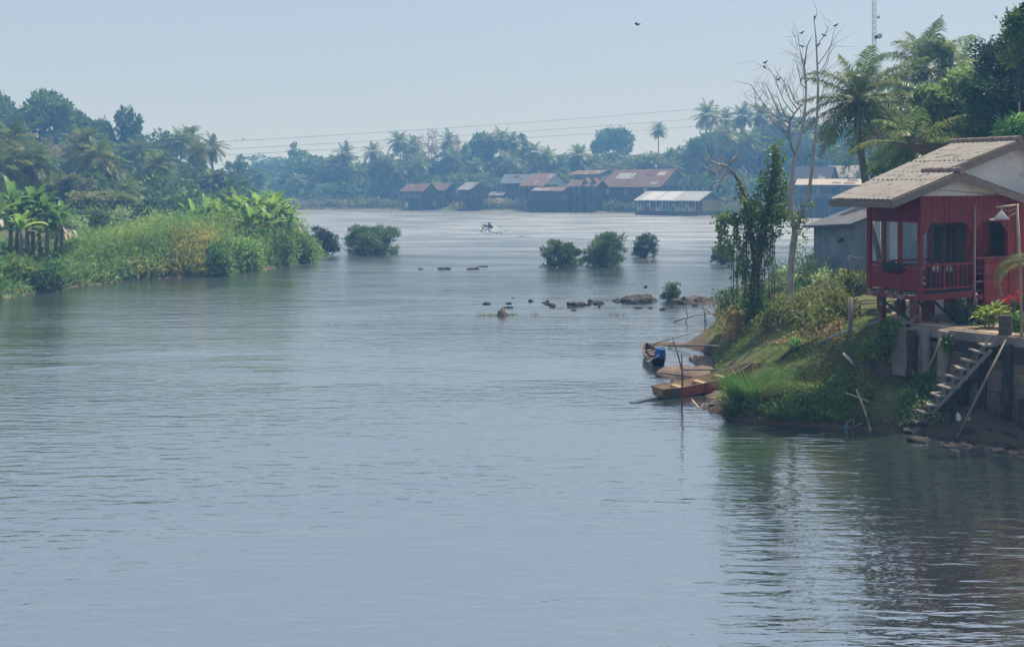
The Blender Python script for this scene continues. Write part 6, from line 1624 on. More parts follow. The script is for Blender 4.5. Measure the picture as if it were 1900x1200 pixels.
rbush(1442, 612, 60, 44, M['shrub_olive'], 'low yellow-green shrub in front of the dead tree trunk', 157, 1000, .13)
rbush(1378, 620, 60, 40, M['shrub_dry'], 'dry tan shrub in front of the vine-covered tree', 158, 1000, .13)
rbush(1590, 540, 70, 40, M['shrub_olive'], 'yellowish shrub under the tin shed', 159, 1200, .15)
rbush(1530, 535, 100, 46, M['bush'], 'green shrub in front of the river right of the dead tree', 160, 1500, .18, .3, 50)
rbush(1462, 590, 40, 50, M['shrub_olive'], 'leafy shrub hugging the dead tree base', 161, 800, .13)
rbush(1480, 646, 26, 22, M['lime_leaf'], 'small lime-green plant on the bank edge below the dead tree', 162, 300, .12)
rbush(1650, 640, 44, 24, M['grass'], 'dark weedy shrub at the left end of the retaining wall', 163, 500, .11)
rbush(1620, 700, 60, 26, M['grass'], 'low weedy shrub in the middle of the grassy slope', 164, 800, .12)
rbush(1720, 720, 60, 30, M['bush'], 'dark weedy shrub between the piles and the ladder', 165, 800, .12)
# tall bright grass clump
def grass_clump(px, py, wpx, hpx, lab, seed, n):
    p = hit(px, py); D = p.y; rng = np.random.default_rng(seed); w_ = wpx / F * D; h = hpx / F * D
    a = rng.uniform(0, 6.28, n); r = np.sqrt(rng.random(n)) * .42 * w_; C = np.stack([r * np.cos(a), r * np.sin(a) * .8, np.zeros(n) - .15], 1)
    d = norm(np.stack([np.cos(a) * r / w_ * 1.3, np.sin(a) * r / w_ * 1.3, np.ones(n)], 1) + rng.normal(size=(n, 3)) * .16)
    o = obj_from('grass_clump', blades(C, d, h * rng.uniform(.5, 1.1, n), .020, rng, .42, 4), M['grass_bright']); o.location = p
    tag(o, lab, 'grass clump', 'tall grass clumps on the slope')
grass_clump(1398, 742, 62, 84, 'tall bright green grass clump leaning over the mud by the red boat', 171, 1500)
grass_clump(1372, 760, 54, 44, 'short grass clump at the left foot of the slope', 172, 450)
grass_clump(1452, 768, 50, 34, 'dark grass clump right of the tall bright one at the waterline', 173, 500)
grass_clump(1590, 776, 50, 26, 'bright low grass clump behind the crossed sticks', 174, 700)
stick('stake', 'thin upright stake on the bank right of the dead tree', [hit(1487, 632), P(1486, 608, hit(1487, 632).y)], .03, 'bamboo_grey', 'stake')
stick('root', 'grey bent root on the eroded edge of the bank', [P(1390, 613, 40.5), P(1405, 614, 40.3), P(1412, 622, 40)], .03, 'dead_wood', 'root')
h = hit(1450, 672); stick('fallen_branch', 'thick fallen branch running up the bank behind the tall grass', [hit(1440, 676) + Vector((0, 0, .05)), hit(1470, 655) + Vector((0, 0, .12)), hit(1500, 640) + Vector((0, 0, .05))], [.06, .05, .035], 'mud', 'branch')

# ------------------------------------------------------------------ dead tree
def twigs(mb, a, d, L, r, depth, rg, curl=.35):
    """recursive bare twigs"""
    pts = [Vector(a)]; dd = Vector(d).normalized(); n = 4
    for i in range(n):
        dd = (dd + Vector((rg.gauss(0, curl), rg.gauss(0, curl), rg.gauss(.05, curl * .6))) * .5).normalized(); pts.append(pts[-1] + dd * L / n)
    mb.tube(pts, [r * (1 - .75 * i / n) for i in range(n + 1)], 4 if r < .03 else 5)
    if depth > 0:
        for k in range(rg.choice((2, 2, 3))):
            i = rg.randint(1, n); nd = (dd + Vector((rg.gauss(0, .8), rg.gauss(0, .6), rg.gauss(.25, .5)))).normalized()
            twigs(mb, pts[i], nd, L * rg.uniform(.45, .7), r * .5, depth - 1, rg, curl)
DT = 41.0
def px_tube(mb, o, pts, D, n=8):
    mb.tube([P(x, y, D + (dd if len(q) > 3 else 0)) - o for q in pts for (x, y, r, dd) in [tuple(q) + ((0,) if len(q) < 4 else ())]], [q[2] / F * D / 2 for q in pts], n)
px_tube_all = px_tube
def dead_tree():
    px_tube = lambda mb, o, pts, D, n=8: px_tube_all(mb, o, [(q[0], q[1], q[2] * .82) for q in pts], D, n)
    o = hit(1466, 592); t = thing('dead_tree', 'tall leafless dead tree with two pale forked trunks and a few birds', 'tree', o)
    D = o.y; rg = random.Random(4)
    mb = MB()
    px_tube(mb, o, [(1464, 612, 20), (1466, 583, 17), (1467, 507, 15), (1470, 470, 14), (1474, 440, 15), (1477, 425, 15)], D, 10)
    mb.build('trunk', M['dead_wood'], t)
    mb = MB(); px_tube(mb, o, [(1474, 432, 11), (1471, 400, 10), (1467, 385, 12), (1466, 365, 12), (1470, 330, 9), (1472, 307, 8), (1478, 280, 6.5), (1486, 250, 6), (1493, 224, 5), (1496, 160, 4.5), (1492, 120, 3.5), (1498, 85, 2.5), (1508, 65, 1.5)], D, 8)
    for (x, y, L) in ((1492, 215, 1.8), (1496, 160, 1.6), (1494, 120, 1.5), (1486, 250, 1.6)):
        for k in range(2): twigs(mb, P(x, y, D) - o, (rg.uniform(-.8, .4), rg.uniform(-.4, .4), .8), L * rg.uniform(.8, 1.2), .016, 1, rg)
    mb.build('branch', M['dead_wood'], t)
    mb = MB(); px_tube(mb, o, [(1476, 436, 11), (1483, 410, 9), (1487, 420 - 25, 9), (1493, 378, 9), (1502, 358, 10), (1503, 342, 8), (1508, 307, 8), (1511, 270, 7), (1514, 240, 6.5), (1517, 200, 5.5), (1518, 160, 5), (1516, 110, 4), (1514, 70, 3), (1510, 30, 1.8)], D, 8)
    for (x, y, L, dx) in ((1518, 150, 1.5, .5), (1517, 190, 1.3, .5), (1515, 90, 1.1, .4), (1518, 120, 1.8, .7), (1510, 40, .8, .3), (1512, 262, 1.2, .6)):
        twigs(mb, P(x, y, D) - o, (dx, rg.uniform(-.3, .3), .8), L, .02, 1, rg)
    px_tube(mb, o, [(1518, 140, 2.5), (1533, 115, 2), (1540, 90, 1.8), (1550, 50, 1.2)], D, 5)
    mb.build('branch', M['dead_wood'], t)
    mb = MB(); px_tube(mb, o, [(1476, 292, 6), (1468, 270, 5.5), (1464, 245, 5), (1466, 225, 4.5), (1473, 212, 4), (1490, 192, 3)], D, 6)
    for (tx, ty, sx, sy) in ((1388, 178, 1465, 240), (1402, 152, 1468, 222), (1421, 118, 1473, 212), (1362, 150, 1466, 228), (1412, 205, 1464, 258), (1440, 140, 1480, 204), (1452, 160, 1488, 195), (1396, 196, 1464, 248), (1430, 175, 1470, 218), (1470, 110, 1496, 165), (1478, 85, 1494, 130)):
        a = P(sx, sy, D) - o; b = P(tx, ty, D + rg.uniform(-1.5, 1.5)) - o; m1 = a.lerp(b, .35) + Vector((0, 0, rg.uniform(-.3, .1))); m2 = a.lerp(b, .7) + Vector((0, 0, rg.uniform(.0, .35)))
        mb.tube([a, m1, m2, b], [.026, .020, .013, .006], 5)
        for k in range(3): twigs(mb, m1.lerp(b, rg.random()), (rg.uniform(-.8, .3), rg.uniform(-.4, .4), rg.uniform(.1, .9)), rg.uniform(.5, 1.1), .011, 1, rg, .5)
    mb.build('branch', M['grey_twig'], t)
    # small creeper leaves on the trunks
    rng = np.random.default_rng(44); C = []
    for (x, y, r, n) in ((1478, 412, 8, 40), (1490, 395, 10, 50), (1486, 440, 8, 40), (1500, 380, 6, 20), (1480, 460, 8, 14), (1496, 330 - 40, 8, 10)):
        for k in range(n): C.append(tuple(P(x + rng.normal() * r, y + rng.normal() * r, D - .05 + rng.normal() * .1) - o))
    C = np.array(C); obj_from('creeper', leaves(C, norm(rng.normal(size=C.shape) + [0, -.4, 0]), .13, .10, rng), M['vine'], t)
    return D
DTD = dead_tree()
def bird(px, py, D, lab, rot, s=.16, fly=False, group='birds perched on the dead tree'):
    p = P(px, py, D); t = thing('bird', lab, 'bird', p, rot, group); sk = MB()
    prof = [(-1.15, .05, .10), (-.6, .14, -.02), (-.2, .30, .04), (.2, .33, .12), (.45, .24, .24), (.62, .22, .36), (.8, .16, .38), (.95, .05, .35), (1.12, .01, .33)]
    n = 8; vs = []
    for (x, r, z) in prof:
        for k in range(n):
            a = 2 * math.pi * k / n; vs.append((x * s * .55, r * s * .62 * math.cos(a), (z + r * .62 * math.sin(a)) * s))
    fs = [(i * n + k, i * n + (k + 1) % n, (i + 1) * n + (k + 1) % n, (i + 1) * n + k) for i in range(len(prof) - 1) for k in range(n)]
    sk.add(vs, fs, True)
    if fly:
        for sg in (-1, 1):
            sk.add([(.1 * s, 0, .1 * s), (-.25 * s, 0, .1 * s), (-.25 * s, sg * .8 * s, .45 * s), (.12 * s, sg * .6 * s, .42 * s), (-.3 * s, sg * 1.5 * s, .25 * s)], [(0, 1, 2, 3), (3, 2, 4)])
    else:
        sk.tube([(0, .03 * s, -.1 * s), (0, .03 * s, -.35 * s)], .012 * s, 4); sk.tube([(0, -.03 * s, -.1 * s), (0, -.03 * s, -.35 * s)], .012 * s, 4)
    sk.build('body', M['bird'], t)
for i, (x, y, lab) in enumerate(((1420, 117, 'upper of two birds on the outermost left twig'), (1419, 126, 'lower of two birds on the outermost left twig'), (1445, 148, 'bird on a low left twig of the dead tree'), (1488, 62, 'bird left of the highest twig'), (1512, 33, 'topmost bird on the dead tree'), (1529, 67, 'bird on the middle of the right twig'), (1551, 48, 'bird at the tip of the outermost right twig'), (1518, 85, 'bird close to the stem below the topmost bird'), (1488, 87, 'bird under the one left of the highest twig'))):
    bird(x, y, DTD, lab, R.uniform(0, 6.28), .19)
bird(1182, 47, 60, 'lone bird flying high in the open sky', 2.6, .30, True, 'flying bird')

# ------------------------------------------------------------------ vine covered tree
def vine_tree():
    o = hit(1404, 606); D = o.y; t = thing('vine_tree', 'broken tree smothered by hanging green vines, with bare pale branches to the left', 'tree', o)
    rg = random.Random(6); rng = np.random.default_rng(61)
    mb = MB(); px_tube(mb, o, [(1404, 625, 22), (1402, 580, 18), (1400, 520, 17), (1408, 470, 16), (1416, 430, 15), (1428, 380, 14), (1436, 330, 12), (1440, 285, 10), (1438, 268, 5)], D, 9)
    px_tube(mb, o, [(1404, 500, 12), (1394, 440, 11), (1388, 400, 10), (1380, 365, 8), (1373, 340, 7), (1362, 322, 6)], D, 8); mb.build('trunk', M['bark'], t)
    mb = MB()
    px_tube(mb, o, [(1362, 322, 5), (1348, 308, 4.5), (1330, 304, 4), (1316, 297, 3), (1310, 285, 2)], D, 6); px_tube(mb, o, [(1356, 314, 4), (1342, 325, 3.5), (1334, 345, 3.5), (1331, 356, 2)], D, 6)
    px_tube(mb, o, [(1350, 309, 4), (1365, 290, 3), (1378, 300, 2)], D, 5); px_tube(mb, o, [(1345, 306, 3.5), (1332, 318, 2.5), (1316, 327, 2), (1308, 322, 1.4)], D, 5)
    mb2 = MB(); px_tube(mb2, o, [(1436, 330, 4), (1425, 318, 3), (1410, 320, 2.2), (1400, 310, 1.5)], D, 5); mb2.build('bare_branch', M['dead_wood'], t)
    mb2 = MB(); px_tube(mb2, o, [(1380, 362, 4), (1400, 365, 3), (1412, 372, 2)], D, 5); mb2.build('bare_branch', M['dead_wood'], t)
    for k in range(14):
        twigs(mb, P(rg.choice((1316, 1334, 1350, 1330, 1362)), rg.uniform(298, 325), D) - o, (rg.uniform(-1, .6), rg.uniform(-.5, .5), rg.uniform(-.2, .9)), rg.uniform(.5, 1.2), .018, 1, rg, .5)
    mb.build('bare_branch', M['dead_wood'], t)
    C = []
    def seg(x0, y0, x1, y1, r, n, dd=.22):
        f = rng.random(n); x = x0 + (x1 - x0) * f + rng.normal(size=n) * r * .5; y = y0 + (y1 - y0) * f + rng.normal(size=n) * r * .5
        d = D + rng.normal(size=n) * dd; C.append(np.stack([(x - CX) / F * d, d, CH - (y - HY) / F * d], 1))
    seg(1441, 270, 1442, 312, 18, 420); seg(1440, 315, 1446, 385, 22, 720, .25); seg(1432, 335, 1406, 396, 24, 760, .25); seg(1420, 320, 1410, 345, 9, 110); seg(1450, 385, 1430, 402, 26, 420, .3); seg(1420, 400, 1400, 430, 30, 420, .35); seg(1406, 440, 1402, 520, 16, 300, .3); seg(1455, 330, 1462, 372, 7, 90); seg(1398, 372, 1384, 392, 10, 150); seg(1372, 340, 1390, 400, 12, 260); seg(1390, 400, 1396, 440, 24, 420)
    seg(1332, 404, 1462, 398, 11, 1150); seg(1335, 408, 1400, 412, 10, 420, .3); seg(1455, 395, 1482, 400, 8, 130)
    for (x, y0, y1, n, r) in ((1331, 402, 452, 170, 5), (1336, 404, 462, 110, 6), (1345, 405, 440, 130, 5), (1350, 440, 468, 160, 10), (1362, 410, 455, 200, 6), (1373, 430, 520, 330, 9), (1386, 440, 560, 330, 9), (1400, 470, 590, 330, 11), (1414, 430, 470, 120, 6), (1413, 520, 600, 300, 12), (1424, 420, 500, 200, 9), (1432, 400, 500, 200, 9), (1444, 398, 440, 130, 7), (1340, 455, 475, 130, 12), (1368, 470, 515, 260, 14), (1466, 396, 420, 50, 4), (1452, 400, 412, 60, 8)):
        seg(x, y0, x + rng.normal() * 3, y1, r, n, .3)
    C = np.concatenate(C); C = C[rng.random(len(C)) < .72]; nC = norm(rng.normal(size=C.shape) + np.array([-.1, -.4, -.25])); L = .125 * rng.uniform(.55, 1.35, len(C))
    obj_from('vine_leaves', leaves(C - np.array(o), nC, L, L * .85, rng), M['vine'], t)
    mb = MB()
    for k in range(34):
        x = rg.uniform(1360, 1436); y0 = rg.uniform(400, 450); d = D + rg.uniform(-.3, .3)
        mb.tube([P(x, y0, d) - o, P(x + rg.uniform(-4, 4), y0 + 50, d) - o, P(x + rg.uniform(-6, 6), y0 + rg.uniform(90, 150), d) - o], .012, 4)
    mb.build('hanging_stems', M['dark_twig'], t)
    for (x, y) in ((1398, 399), (1409, 391), (1443, 303), (1435, 380)):
        C = np.array([tuple(P(x, y, D - .3) - o)] * 8) + rng.normal(size=(8, 3)) * .05
        obj_from('yellow_leaf', leaves(C, norm(rng.normal(size=(8, 3)) + [0, -.6, 0]), .16, .13, rng), M['yellow_leaf'], t)
vine_tree()

# ------------------------------------------------------------------ near palms and trees on the right
def hero_palm(px, py, D, fl, base, label, seed, nf=30, trunk_pts=None, r=.17, m='frond_near', dry=4, elmin=-1.2, nl=46, nuts=True, tube_ribs=True):
    top = P(px, py, D); t = thing('coconut_palm', label, 'palm tree', base, 0, 'coconut palms near the red house'); o = Vector(base); rng = np.random.default_rng(seed)
    pts = [Vector((0, 0, -.4))] + [P(x, y, D) - o for (x, y) in (trunk_pts or [])] + [top - o]
    n = 22; dense = []
    for i in range(n + 1):
        f = i / n * (len(pts) - 1); k = min(int(f), len(pts) - 2); dense.append(pts[k].lerp(pts[k + 1], f - k))
    mb = MB(); mb.tube(dense, [r * (1.12 - .4 * i / n) * (1 + .05 * (i % 2)) for i in range(n + 1)], 10); mb.build('trunk', M['palm_bark'], t)
    VF, ribs = palm_crown(nf, fl, nl, fl * .27, .062, rng, True, elmin, 1.45, (.55, 1.5))
    c = obj_from('crown', VF, M[m], t); c.location = top - o
    rb = ribs.build('midribs', M['bamboo'], t); rb.location = top - o
    if dry:
        parts = []
        for k in range(dry):
            V1, _ = frond((0, 0, -.1), rng.uniform(0, 6.28), rng.uniform(-.9, -.3), fl * rng.uniform(.7, .9), .9, 30, fl * .18, .05, rng); parts.append(V1)
        c = obj_from('dead_fronds', join(parts), M['frond_dry'], t); c.location = top - o
    if nuts:
        mb = MB()
        for k in range(9):
            a = k * .7; mb.lathe([(.01, -.11), (.08, -.07), (.10, 0), (.07, .08), (.01, .11)], 8, Vector((.26 * math.cos(a), .26 * math.sin(a), -.28 - .1 * (k % 2))) + top - o)
        mb.build('coconuts', M['shrub_olive_fruit'] if 'shrub_olive_fruit' in M else M['palm_bark'], t)
    return t
b = P(1614, 345, 55); hero_palm(1592, 184, 55, 3.75, (b.x, 55, 1.6), 'big coconut palm with drooping fronds, its trunk passing behind the grey roof', 301, 31, [(1607, 345), (1600, 300), (1590, 230)], .19, 'frond_near', 2, -.8)
b = P(1722, 345, 70); hero_palm(1716, 126, 70, 4.2, (b.x, 70, 1.8), 'tall coconut palm with upright fronds behind the red house, vine on its right', 302, 28, [(1722, 300), (1722, 200)], .2, 'frond_near', 2, -.6)
b = P(1700, 345, 49); hero_palm(1692, 268, 49, 2.9, (b.x, 49, 2.6), 'low coconut palm with yellow stalks just above the ridge of the red house', 303, 22, [(1696, 310)], .16, 'frond_near', 1, -.7)
b = P(1780, 345, 92); hero_palm(1788, 122, 92, 3.6, (b.x, 92, 2.0), 'hazy palm between the tall coconut palm and the dark tree', 304, 20, [(1786, 250)], .2, 'frond_near', 1, -.8, 34)
b = P(1668, 345, 78); hero_palm(1664, 196, 78, 3.6, (b.x, 78, 2.0), 'half hidden palm right of the big coconut palm', 305, 24, [(1666, 260)], .2, 'frond_near', 1, -1.0, 34)
b = P(1690, 345, 60); hero_palm(1716, 232, 58, 3.2, (b.x + 1, 58, 2.2), 'shaggy palm under the tall coconut palm with drooping fronds', 306, 24, [(1716, 300)], .18, 'frond_near', 3, -1.2, 36)
def near_tree(name, label, px, base, D, lobes_px, m, n, size, seed, nclump, spread, trunk=.2, asp=.5, cat='tree', shell=.5, up=.0, zmin=-1e9):
    """lobes_px: (px, py, rx_px, ry_px, depth offset)"""
    o = P(px, HY, D); o.z = base; t = thing(name, label, cat, o); rng = np.random.default_rng(seed); lb = []
    for (x, y, rx, ry, dd) in lobes_px:
        c = P(x, y, D + dd) - o; lb.append((c.x, c.y, c.z, rx / F * D, rx / F * D, ry / F * D))
    p, d = clump_points(lb, nclump, n, spread, rng, shell, zmin); d = norm(d + np.array([0, 0, up])); L = size * rng.uniform(.55, 1.3, len(p))
    obj_from('crown', leaves(p, d, L, L * asp, rng), m, t)
    mb = MB(); fork = Vector((0, 0, max(.8, min(l[2] for l in lb) * .7))); mb.tube([(0, 0, -.3), fork * .5 + Vector((.1, 0, 0)), fork], [trunk * 1.2, trunk, trunk * .85], 9)
    for l in lb:
        e = Vector(l[:3]); md_ = fork.lerp(e, .5) + Vector((0, 0, -.15)); mb.tube([fork, md_, e], [trunk * .5, trunk * .3, trunk * .08], 6)
    mb.build('trunk', M['bark'], t)
    return t
near_tree('dark_tree', 'large dark feathery tree at the right edge above the red house', 1895, 2.6, 46, [(1880, 150, 44, 40, 0), (1850, 120, 36, 26, 1), (1840, 170, 34, 30, -1), (1905, 95, 40, 34, 0), (1895, 215, 50, 40, 0), (1845, 225, 34, 34, 1), (1822, 235, 22, 26, 0), (1890, 60, 24, 30, 1), (1830, 98, 20, 12, 0), (1950, 150, 60, 70, 2), (1820, 195, 22, 22, 2), (1870, 85, 20, 14, 0), (1812, 252, 26, 18, 0), (1935, 60, 40, 40, 1)], M['tamarind'], 30000, .17, 311, 420, .22, .3, .5, up=-.1)
near_tree('leafy_vine_top', 'bright green creeper topping the dark tree at the right edge', 1890, 6.0, 43.5, [(1890, 42, 14, 16, 0), (1884, 66, 12, 12, 0), (1876, 108, 10, 10, 0), (1898, 90, 14, 14, 0)], M['vine'], 1500, .20, 312, 70, .14, .05, .7, 'creeper')
near_tree('overhanging_tree', 'tree whose leaf tips hang into the top right corner', 1945, 2.6, 40, [(1925, 10, 26, 14, 0), (1915, 18, 12, 8, 0), (1940, -30, 40, 30, 0)], M['tamarind'], 1800, .15, 313, 60, .15, .15)
near_tree('lime_tree', 'small bright lime-green tree behind the ridge of the red house', 1885, 2.6, 42, [(1880, 238, 24, 13, 0), (1862, 244, 13, 8, 0), (1900, 230, 20, 12, 0), (1895, 256, 22, 10, 0)], M['lime_leaf'], 1600, .26, 314, 60, .16, .09, .38, up=-.2)
near_tree('vine_thicket', 'column of broad-leaved vines between the palms and the dark tree', 1785, 2.6, 54, [(1780, 150, 14, 26, 0), (1775, 190, 22, 26, 0), (1800, 170, 20, 28, 1), (1760, 215, 22, 22, 0), (1795, 220, 26, 30, 0), (1725, 182, 26, 12, 0), (1745, 205, 20, 16, 0), (1815, 140, 14, 18, 1), (1740, 240, 26, 20, 0), (1770, 250, 40, 20, 0)], M['thicket'], 6500, .30, 315, 200, .25, .12, .75, 'tree')
near_tree('hanging_vine', 'bright green vine hanging from the right of the tall coconut palm', 1748, 5.0, 68, [(1750, 96, 8, 14, 0), (1756, 112, 8, 11, 0), (1745, 84, 5, 6, 0)], M['thicket'], 420, .34, 316, 40, .14, .04, .75, 'creeper')
near_tree('green_tree', 'broad green tree low behind the ridge of the red house', 1770, 2.6, 60, [(1740, 262, 40, 20, 0), (1790, 255, 40, 24, 0), (1700, 300, 50, 24, 0), (1650, 305, 40, 24, 2), (1820, 262, 30, 24, 0)], M['bush'], 7000, .26, 317, 200, .25, .15, .6)
near_tree('green_tree', 'soft green tree behind the tall coconut palm', 1740, 2.4, 125, [(1740, 215, 50, 40, 0), (1690, 235, 50, 40, 2), (1790, 215, 50, 50, 2), (1660, 270, 60, 40, 0), (1800, 160, 36, 30, 4), (1850, 120, 30, 30, 6), (1770, 150, 30, 20, 5)], M['leaf_far'], 7500, .42, 318, 240, .4, .2, .6)
near_tree('green_tree', 'hazy green tree left of the tall coconut palm trunk', 1650, 2.4, 175, [(1650, 230, 50, 40, 0), (1620, 262, 50, 40, 2), (1680, 200, 40, 40, 2), (1560, 270, 50, 36, 3), (1640, 175, 30, 26, 4), (1600, 290, 60, 30, 0)], M['leaf_far'], 6500, .5, 319, 220, .45, .2, .6)

# ------------------------------------------------------------------ mast, power lines
def mast():
    D = 120; b = P(1622, 330, D); t = thing('radio_mast', 'tall thin lattice radio mast with drum antennas behind the big coconut palm', 'mast', (b.x, D, 2.0)); H = 32; s = .17
    c = [(s, s), (-s, s), (-s, -s), (s, -s)]
    mb = MB()
    for (x, y) in c: mb.tube([(x, y, 0), (x, y, H)], .028, 4)
    k = 0; z = 0
    while z < H:
        for i in range(4):
            (x0, y0), (x1, y1) = c[i], c[(i + 1) % 4]; mb.tube([(x0, y0, z), (x1, y1, z + .7)], .016, 3); mb.tube([(x0, y0, z + .7), (x1, y1, z + .7)], .014, 3)
        z += .7
    mb.build('lattice', M['steel'], t)
    for (py, dx, r, m) in ((68, .55, .30, 'steel'), (33, .42, .16, 'steel'), (70, .15, .2, 'black')):
        z = CH - (py - HY) / F * D - 2.0
        mb = MB(); Mx = Matrix.Translation((dx, -.25, z)) @ Matrix.Rotation(math.radians(75), 4, 'X'); mb.lathe([(r * .4, -.25), (r, -.12), (r, .1), (r * .95, .14)], 14)
        mb.v = [tuple(Mx @ Vector(v)) for v in mb.v]; mb.tube([(0, 0, z), (dx, -.2, z)], .03, 4); mb.build('antenna', M[m], t)
mast()
for i, (y0, y1, sag, lab) in enumerate(((263, 203, 2.0, 'topmost of three power lines crossing the sky over the village'), (277, 222, 1.6, 'middle of three power lines crossing the sky over the village'), (288, 236, 1.2, 'lowest of three power lines crossing the sky over the village'))):
    a = P(395, y0 + 1, 215); b = P(1330, y1 - 4, 255); pts = []
    for k in range(25):
        f = k / 24; q = a.lerp(b, f); q.z -= sag * 4 * f * (1 - f) * .25; pts.append(q)
    mb = MB(); mb.tube(pts, .034, 5); tag(mb.build('power_line', M['wire']), lab, 'power line', 'power lines over the river')
    if i == 0: WIRE = pts
for i, (px, lab) in enumerate(((440, 'left of three birds sitting on the topmost power line'), (449, 'middle of three birds sitting on the topmost power line'), (454, 'right of three birds sitting on the topmost power line'))):
    best = min((k / 400 for k in range(400)), key=lambda f: abs(CX + F * (WIRE[0].lerp(WIRE[-1], f)).x / (WIRE[0].lerp(WIRE[-1], f)).y - px))
    k = best * 24; q = WIRE[int(k)].lerp(WIRE[int(k) + 1], k - int(k)); qx = CX + F * q.x / q.y; qy = HY + (CH - q.z) * F / q.y
    bird(qx, qy - 2.2, q.y, lab, R.uniform(0, 6.28), .42, False, 'birds on the power line')
for (px, D, y0, lab) in ((395, 215, 258, 'utility pole hidden among the palms of the left wood'), (1330, 255, 196, 'utility pole behind the skyline palms'), (795, 300, 240, 'thin utility pole with crossarms beside the lone star-shaped palm')):
    p = P(px, y0, D); t = thing('utility_pole', lab, 'utility pole', (p.x, D, 1.5)); h = p.z - 1.5
    mb = MB(); mb.tube([(0, 0, 0), (0, 0, h + .3)], [.16, .11], 7); mb.build('post', M['bamboo_grey'], t)
    for k in range(3):
        mb = MB(); mb.box(-.8, .8, -.06, .06, h - .1 - k * 1.5, h + .02 - k * 1.5); mb.build('crossarm', M['bamboo_grey'], t)

# ------------------------------------------------------------------ moving boat
def moving_boat():
    D = 152; p = P(906, 432, D); rot = math.radians(100)
    t = thing('motor_boat', 'small open motor boat with people throwing up spray in mid-river', 'boat', (p.x, p.y, 0), rot); L = 7.0; n = 11; vs = []; fs = []
    for i in range(n):
        f = i / (n - 1); wd = .62 * (1 - max(0, (f - .5) / .5) ** 2 * .9); z = .1 + .5 * max(0, (f - .5) / .5) ** 2; x = (f - .3) * L
        vs += [(x, -wd, z + .42), (x, -wd * .6, z - .2), (x, wd * .6, z - .2), (x, wd, z + .42)]
    for i in range(n - 1):
        a = 4 * i; fs += [(a, a + 4, a + 5, a + 1), (a + 1, a + 5, a + 6, a + 2), (a + 2, a + 6, a + 7, a + 3)]
    fs.append((0, 1, 2, 3)); o = MB().add(vs, fs, False).build('hull', M['boat_wood'], t); md = o.modifiers.new('thick', 'SOLIDIFY'); md.thickness = .05
    mb = MB(); mb.box(-2.5, -2.1, -.25, .25, .45, .95); mb.tube([(-2.4, 0, .7), (-3.4, 0, .0)], .05, 6); mb.build('motor', M['black'], t)
    # two seated people, each one continuous skin-modifier body
    for (x, y, mcol, lab, s) in ((-1.5, .05, 'cloth_dark', 'person in dark clothes seated in the stern of the motor boat', 1.0), (.2, -.05, 'v_white', 'person in a white top seated in the middle of the motor boat', .95)):
        me = bpy.data.meshes.new('person'); V = [(0, 0, .0), (0, 0, .28), (0, 0, .50), (0, 0, .60), (.02, 0, .74), (.38, .12, .06), (.38, -.12, .06), (.42, .13, -.28), (.42, -.13, -.28), (.03, .21, .47), (.03, -.21, .47), (.16, .26, .24), (.16, -.26, .24), (.34, .2, .2), (.34, -.2, .2)]
        E = [(0, 1), (1, 2), (2, 3), (3, 4), (0, 5), (0, 6), (5, 7), (6, 8), (2, 9), (2, 10), (9, 11), (10, 12), (11, 13), (12, 14)]
        me.from_pydata([tuple(q * s for q in v) for v in V], E, []); me.materials.append(M[mcol]); ob = bpy.data.objects.new('person', me); COL.objects.link(ob)
        md = ob.modifiers.new('skin', 'SKIN'); rad = [.16, .15, .16, .06, .115, .09, .09, .06, .06, .07, .07, .05, .05, .04, .04]
        for v_, r_ in zip(me.skin_vertices[0].data, rad): v_.radius = (r_ * s, r_ * s)
        me.skin_vertices[0].data[0].use_root = True; ob.modifiers.new('sub', 'SUBSURF').render_levels = 1
        ob.location = Vector((p.x, p.y, .55)) + Matrix.Rotation(rot, 3, 'Z') @ Vector((x, y, 0)); ob.rotation_euler = (0, 0, rot)
        tag(ob, lab, 'person')
        hm = MB(); hm.lathe([(.005, .86 * s), (.07 * s, .845 * s), (.115 * s, .80 * s), (.122 * s, .73 * s), (.10 * s, .70 * s)], 10, (.02, 0, 0), True, False, False); hm.build('hair', M['black'], ob)
    # spray and wake
    rng = np.random.default_rng(55); k = 1500
    a = rng.random(k); x = p.x + .3 + rng.normal(size=k) * .55 + a * 1.2; y = p.y - 1.2 - a * 3.0 + rng.normal(size=k) * .6; z = np.abs(rng.normal(size=k)) * .26 * (1 - a * .8) + .02
    C = np.stack([x, y, z], 1); tag(obj_from('spray', leaves(C, norm(rng.normal(size=(k, 3)) + [0, 0, .4]), .32, .26, rng), M['foam']), 'white spray behind the motor boat', 'spray', None, 'stuff')
moving_boat()
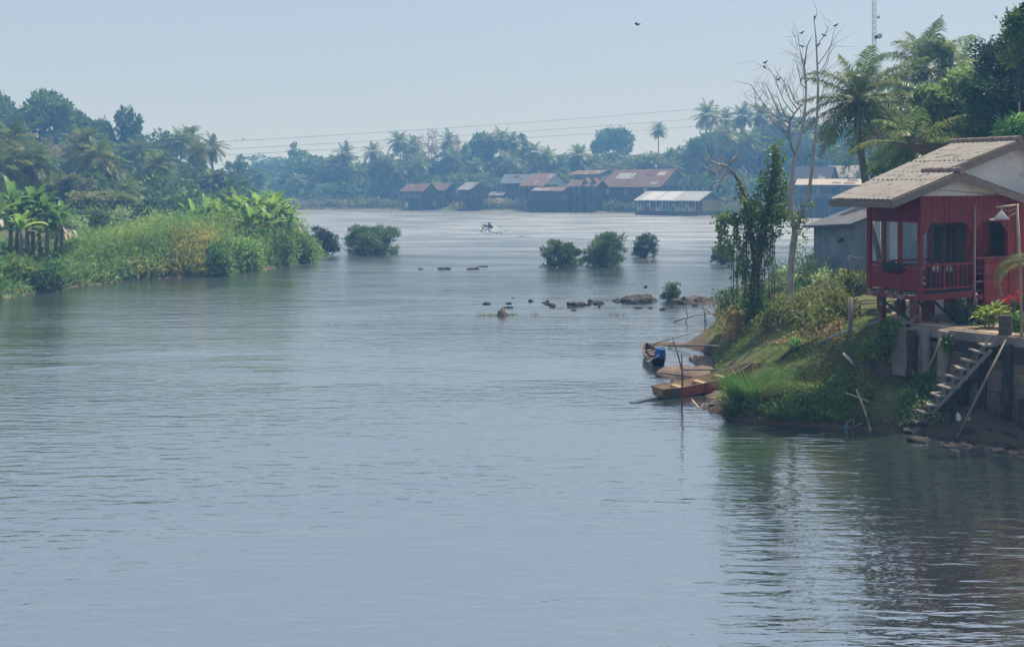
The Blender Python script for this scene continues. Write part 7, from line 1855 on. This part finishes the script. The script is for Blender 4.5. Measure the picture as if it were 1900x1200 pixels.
def swell(name, pts, wd, h):
    """low smooth wave ridge on the water (wake or current line)"""
    n = len(pts); vs = []; fs = []; m = 7
    for i, q in enumerate(pts):
        q = Vector(q); d = (Vector(pts[min(i + 1, n - 1)]) - Vector(pts[max(i - 1, 0)])).normalized(); s = Vector((d.y, -d.x, 0)); e = math.sin(math.pi * i / (n - 1)) ** .6
        for j in range(m):
            u = j / (m - 1) * 2 - 1; vs.append(q + s * (u * wd * .5) + Vector((0, 0, h * e * math.cos(u * math.pi / 2) ** 2 - .012)))
    for i in range(n - 1):
        for j in range(m - 1): a = i * m + j; fs.append((a, a + 1, a + m + 1, a + m))
    tag(MB().add(vs, fs, True).build(name, M['water']), None, None, None, 'structure')
a = Wp(915, 433); 
swell('wake', [a.lerp(Wp(1030, 447), i / 20) + Vector((0, math.sin(i * 1.3) * .3, 0)) for i in range(21)], 2.2, .16)
swell('wake', [a.lerp(Wp(840, 437), i / 16) + Vector((0, math.sin(i * 1.7) * .2, 0)) for i in range(17)], 1.8, .10)
for i, (x0, y0, x1, y1, h) in enumerate(((722, 500, 1000, 497, .12), (745, 469, 960, 466, .08), (790, 487, 1000, 482, .09), (820, 571, 1010, 566, .07), (560, 575, 760, 566, .06), (1000, 499, 1130, 497, .08), (150, 670, 420, 658, .05), (330, 690, 480, 684, .05), (0, 690, 200, 676, .05), (-20, 935, 190, 938, .03), (0, 912, 180, 910, .03))):
    A, B = Wp(x0, y0), Wp(x1, y1); swell('current_ripple', [A.lerp(B, k / 24) + Vector((0, (fbm(np.array([k * .35 + i * 9]), np.array([i * 3.3]), 4)[0]) * (B - A).length * .03, 0)) for k in range(25)], max(.35, .009 * A.y), h)

# ------------------------------------------------------------------ haze
m = bpy.data.materials.new('haze'); m.use_nodes = True; nt = m.node_tree
nt.nodes.remove(nt.nodes['Principled BSDF'])
vol = nt.nodes.new('ShaderNodeVolumePrincipled'); vol.inputs['Color'].default_value = (.21, .50, 1.0, 1); vol.inputs['Absorption Color'].default_value = (1, 1, 1, 1); vol.inputs['Density'].default_value = HAZE_DENSITY; vol.inputs['Anisotropy'].default_value = 0.0
nt.links.new(vol.outputs[0], nt.nodes['Material Output'].inputs['Volume'])
mb = MB(); mb.box(-1400, 1400, -50, 1300, -4, 44)
tag(mb.build('haze', m), 'thin blue haze hanging over the river', None, None, 'stuff')
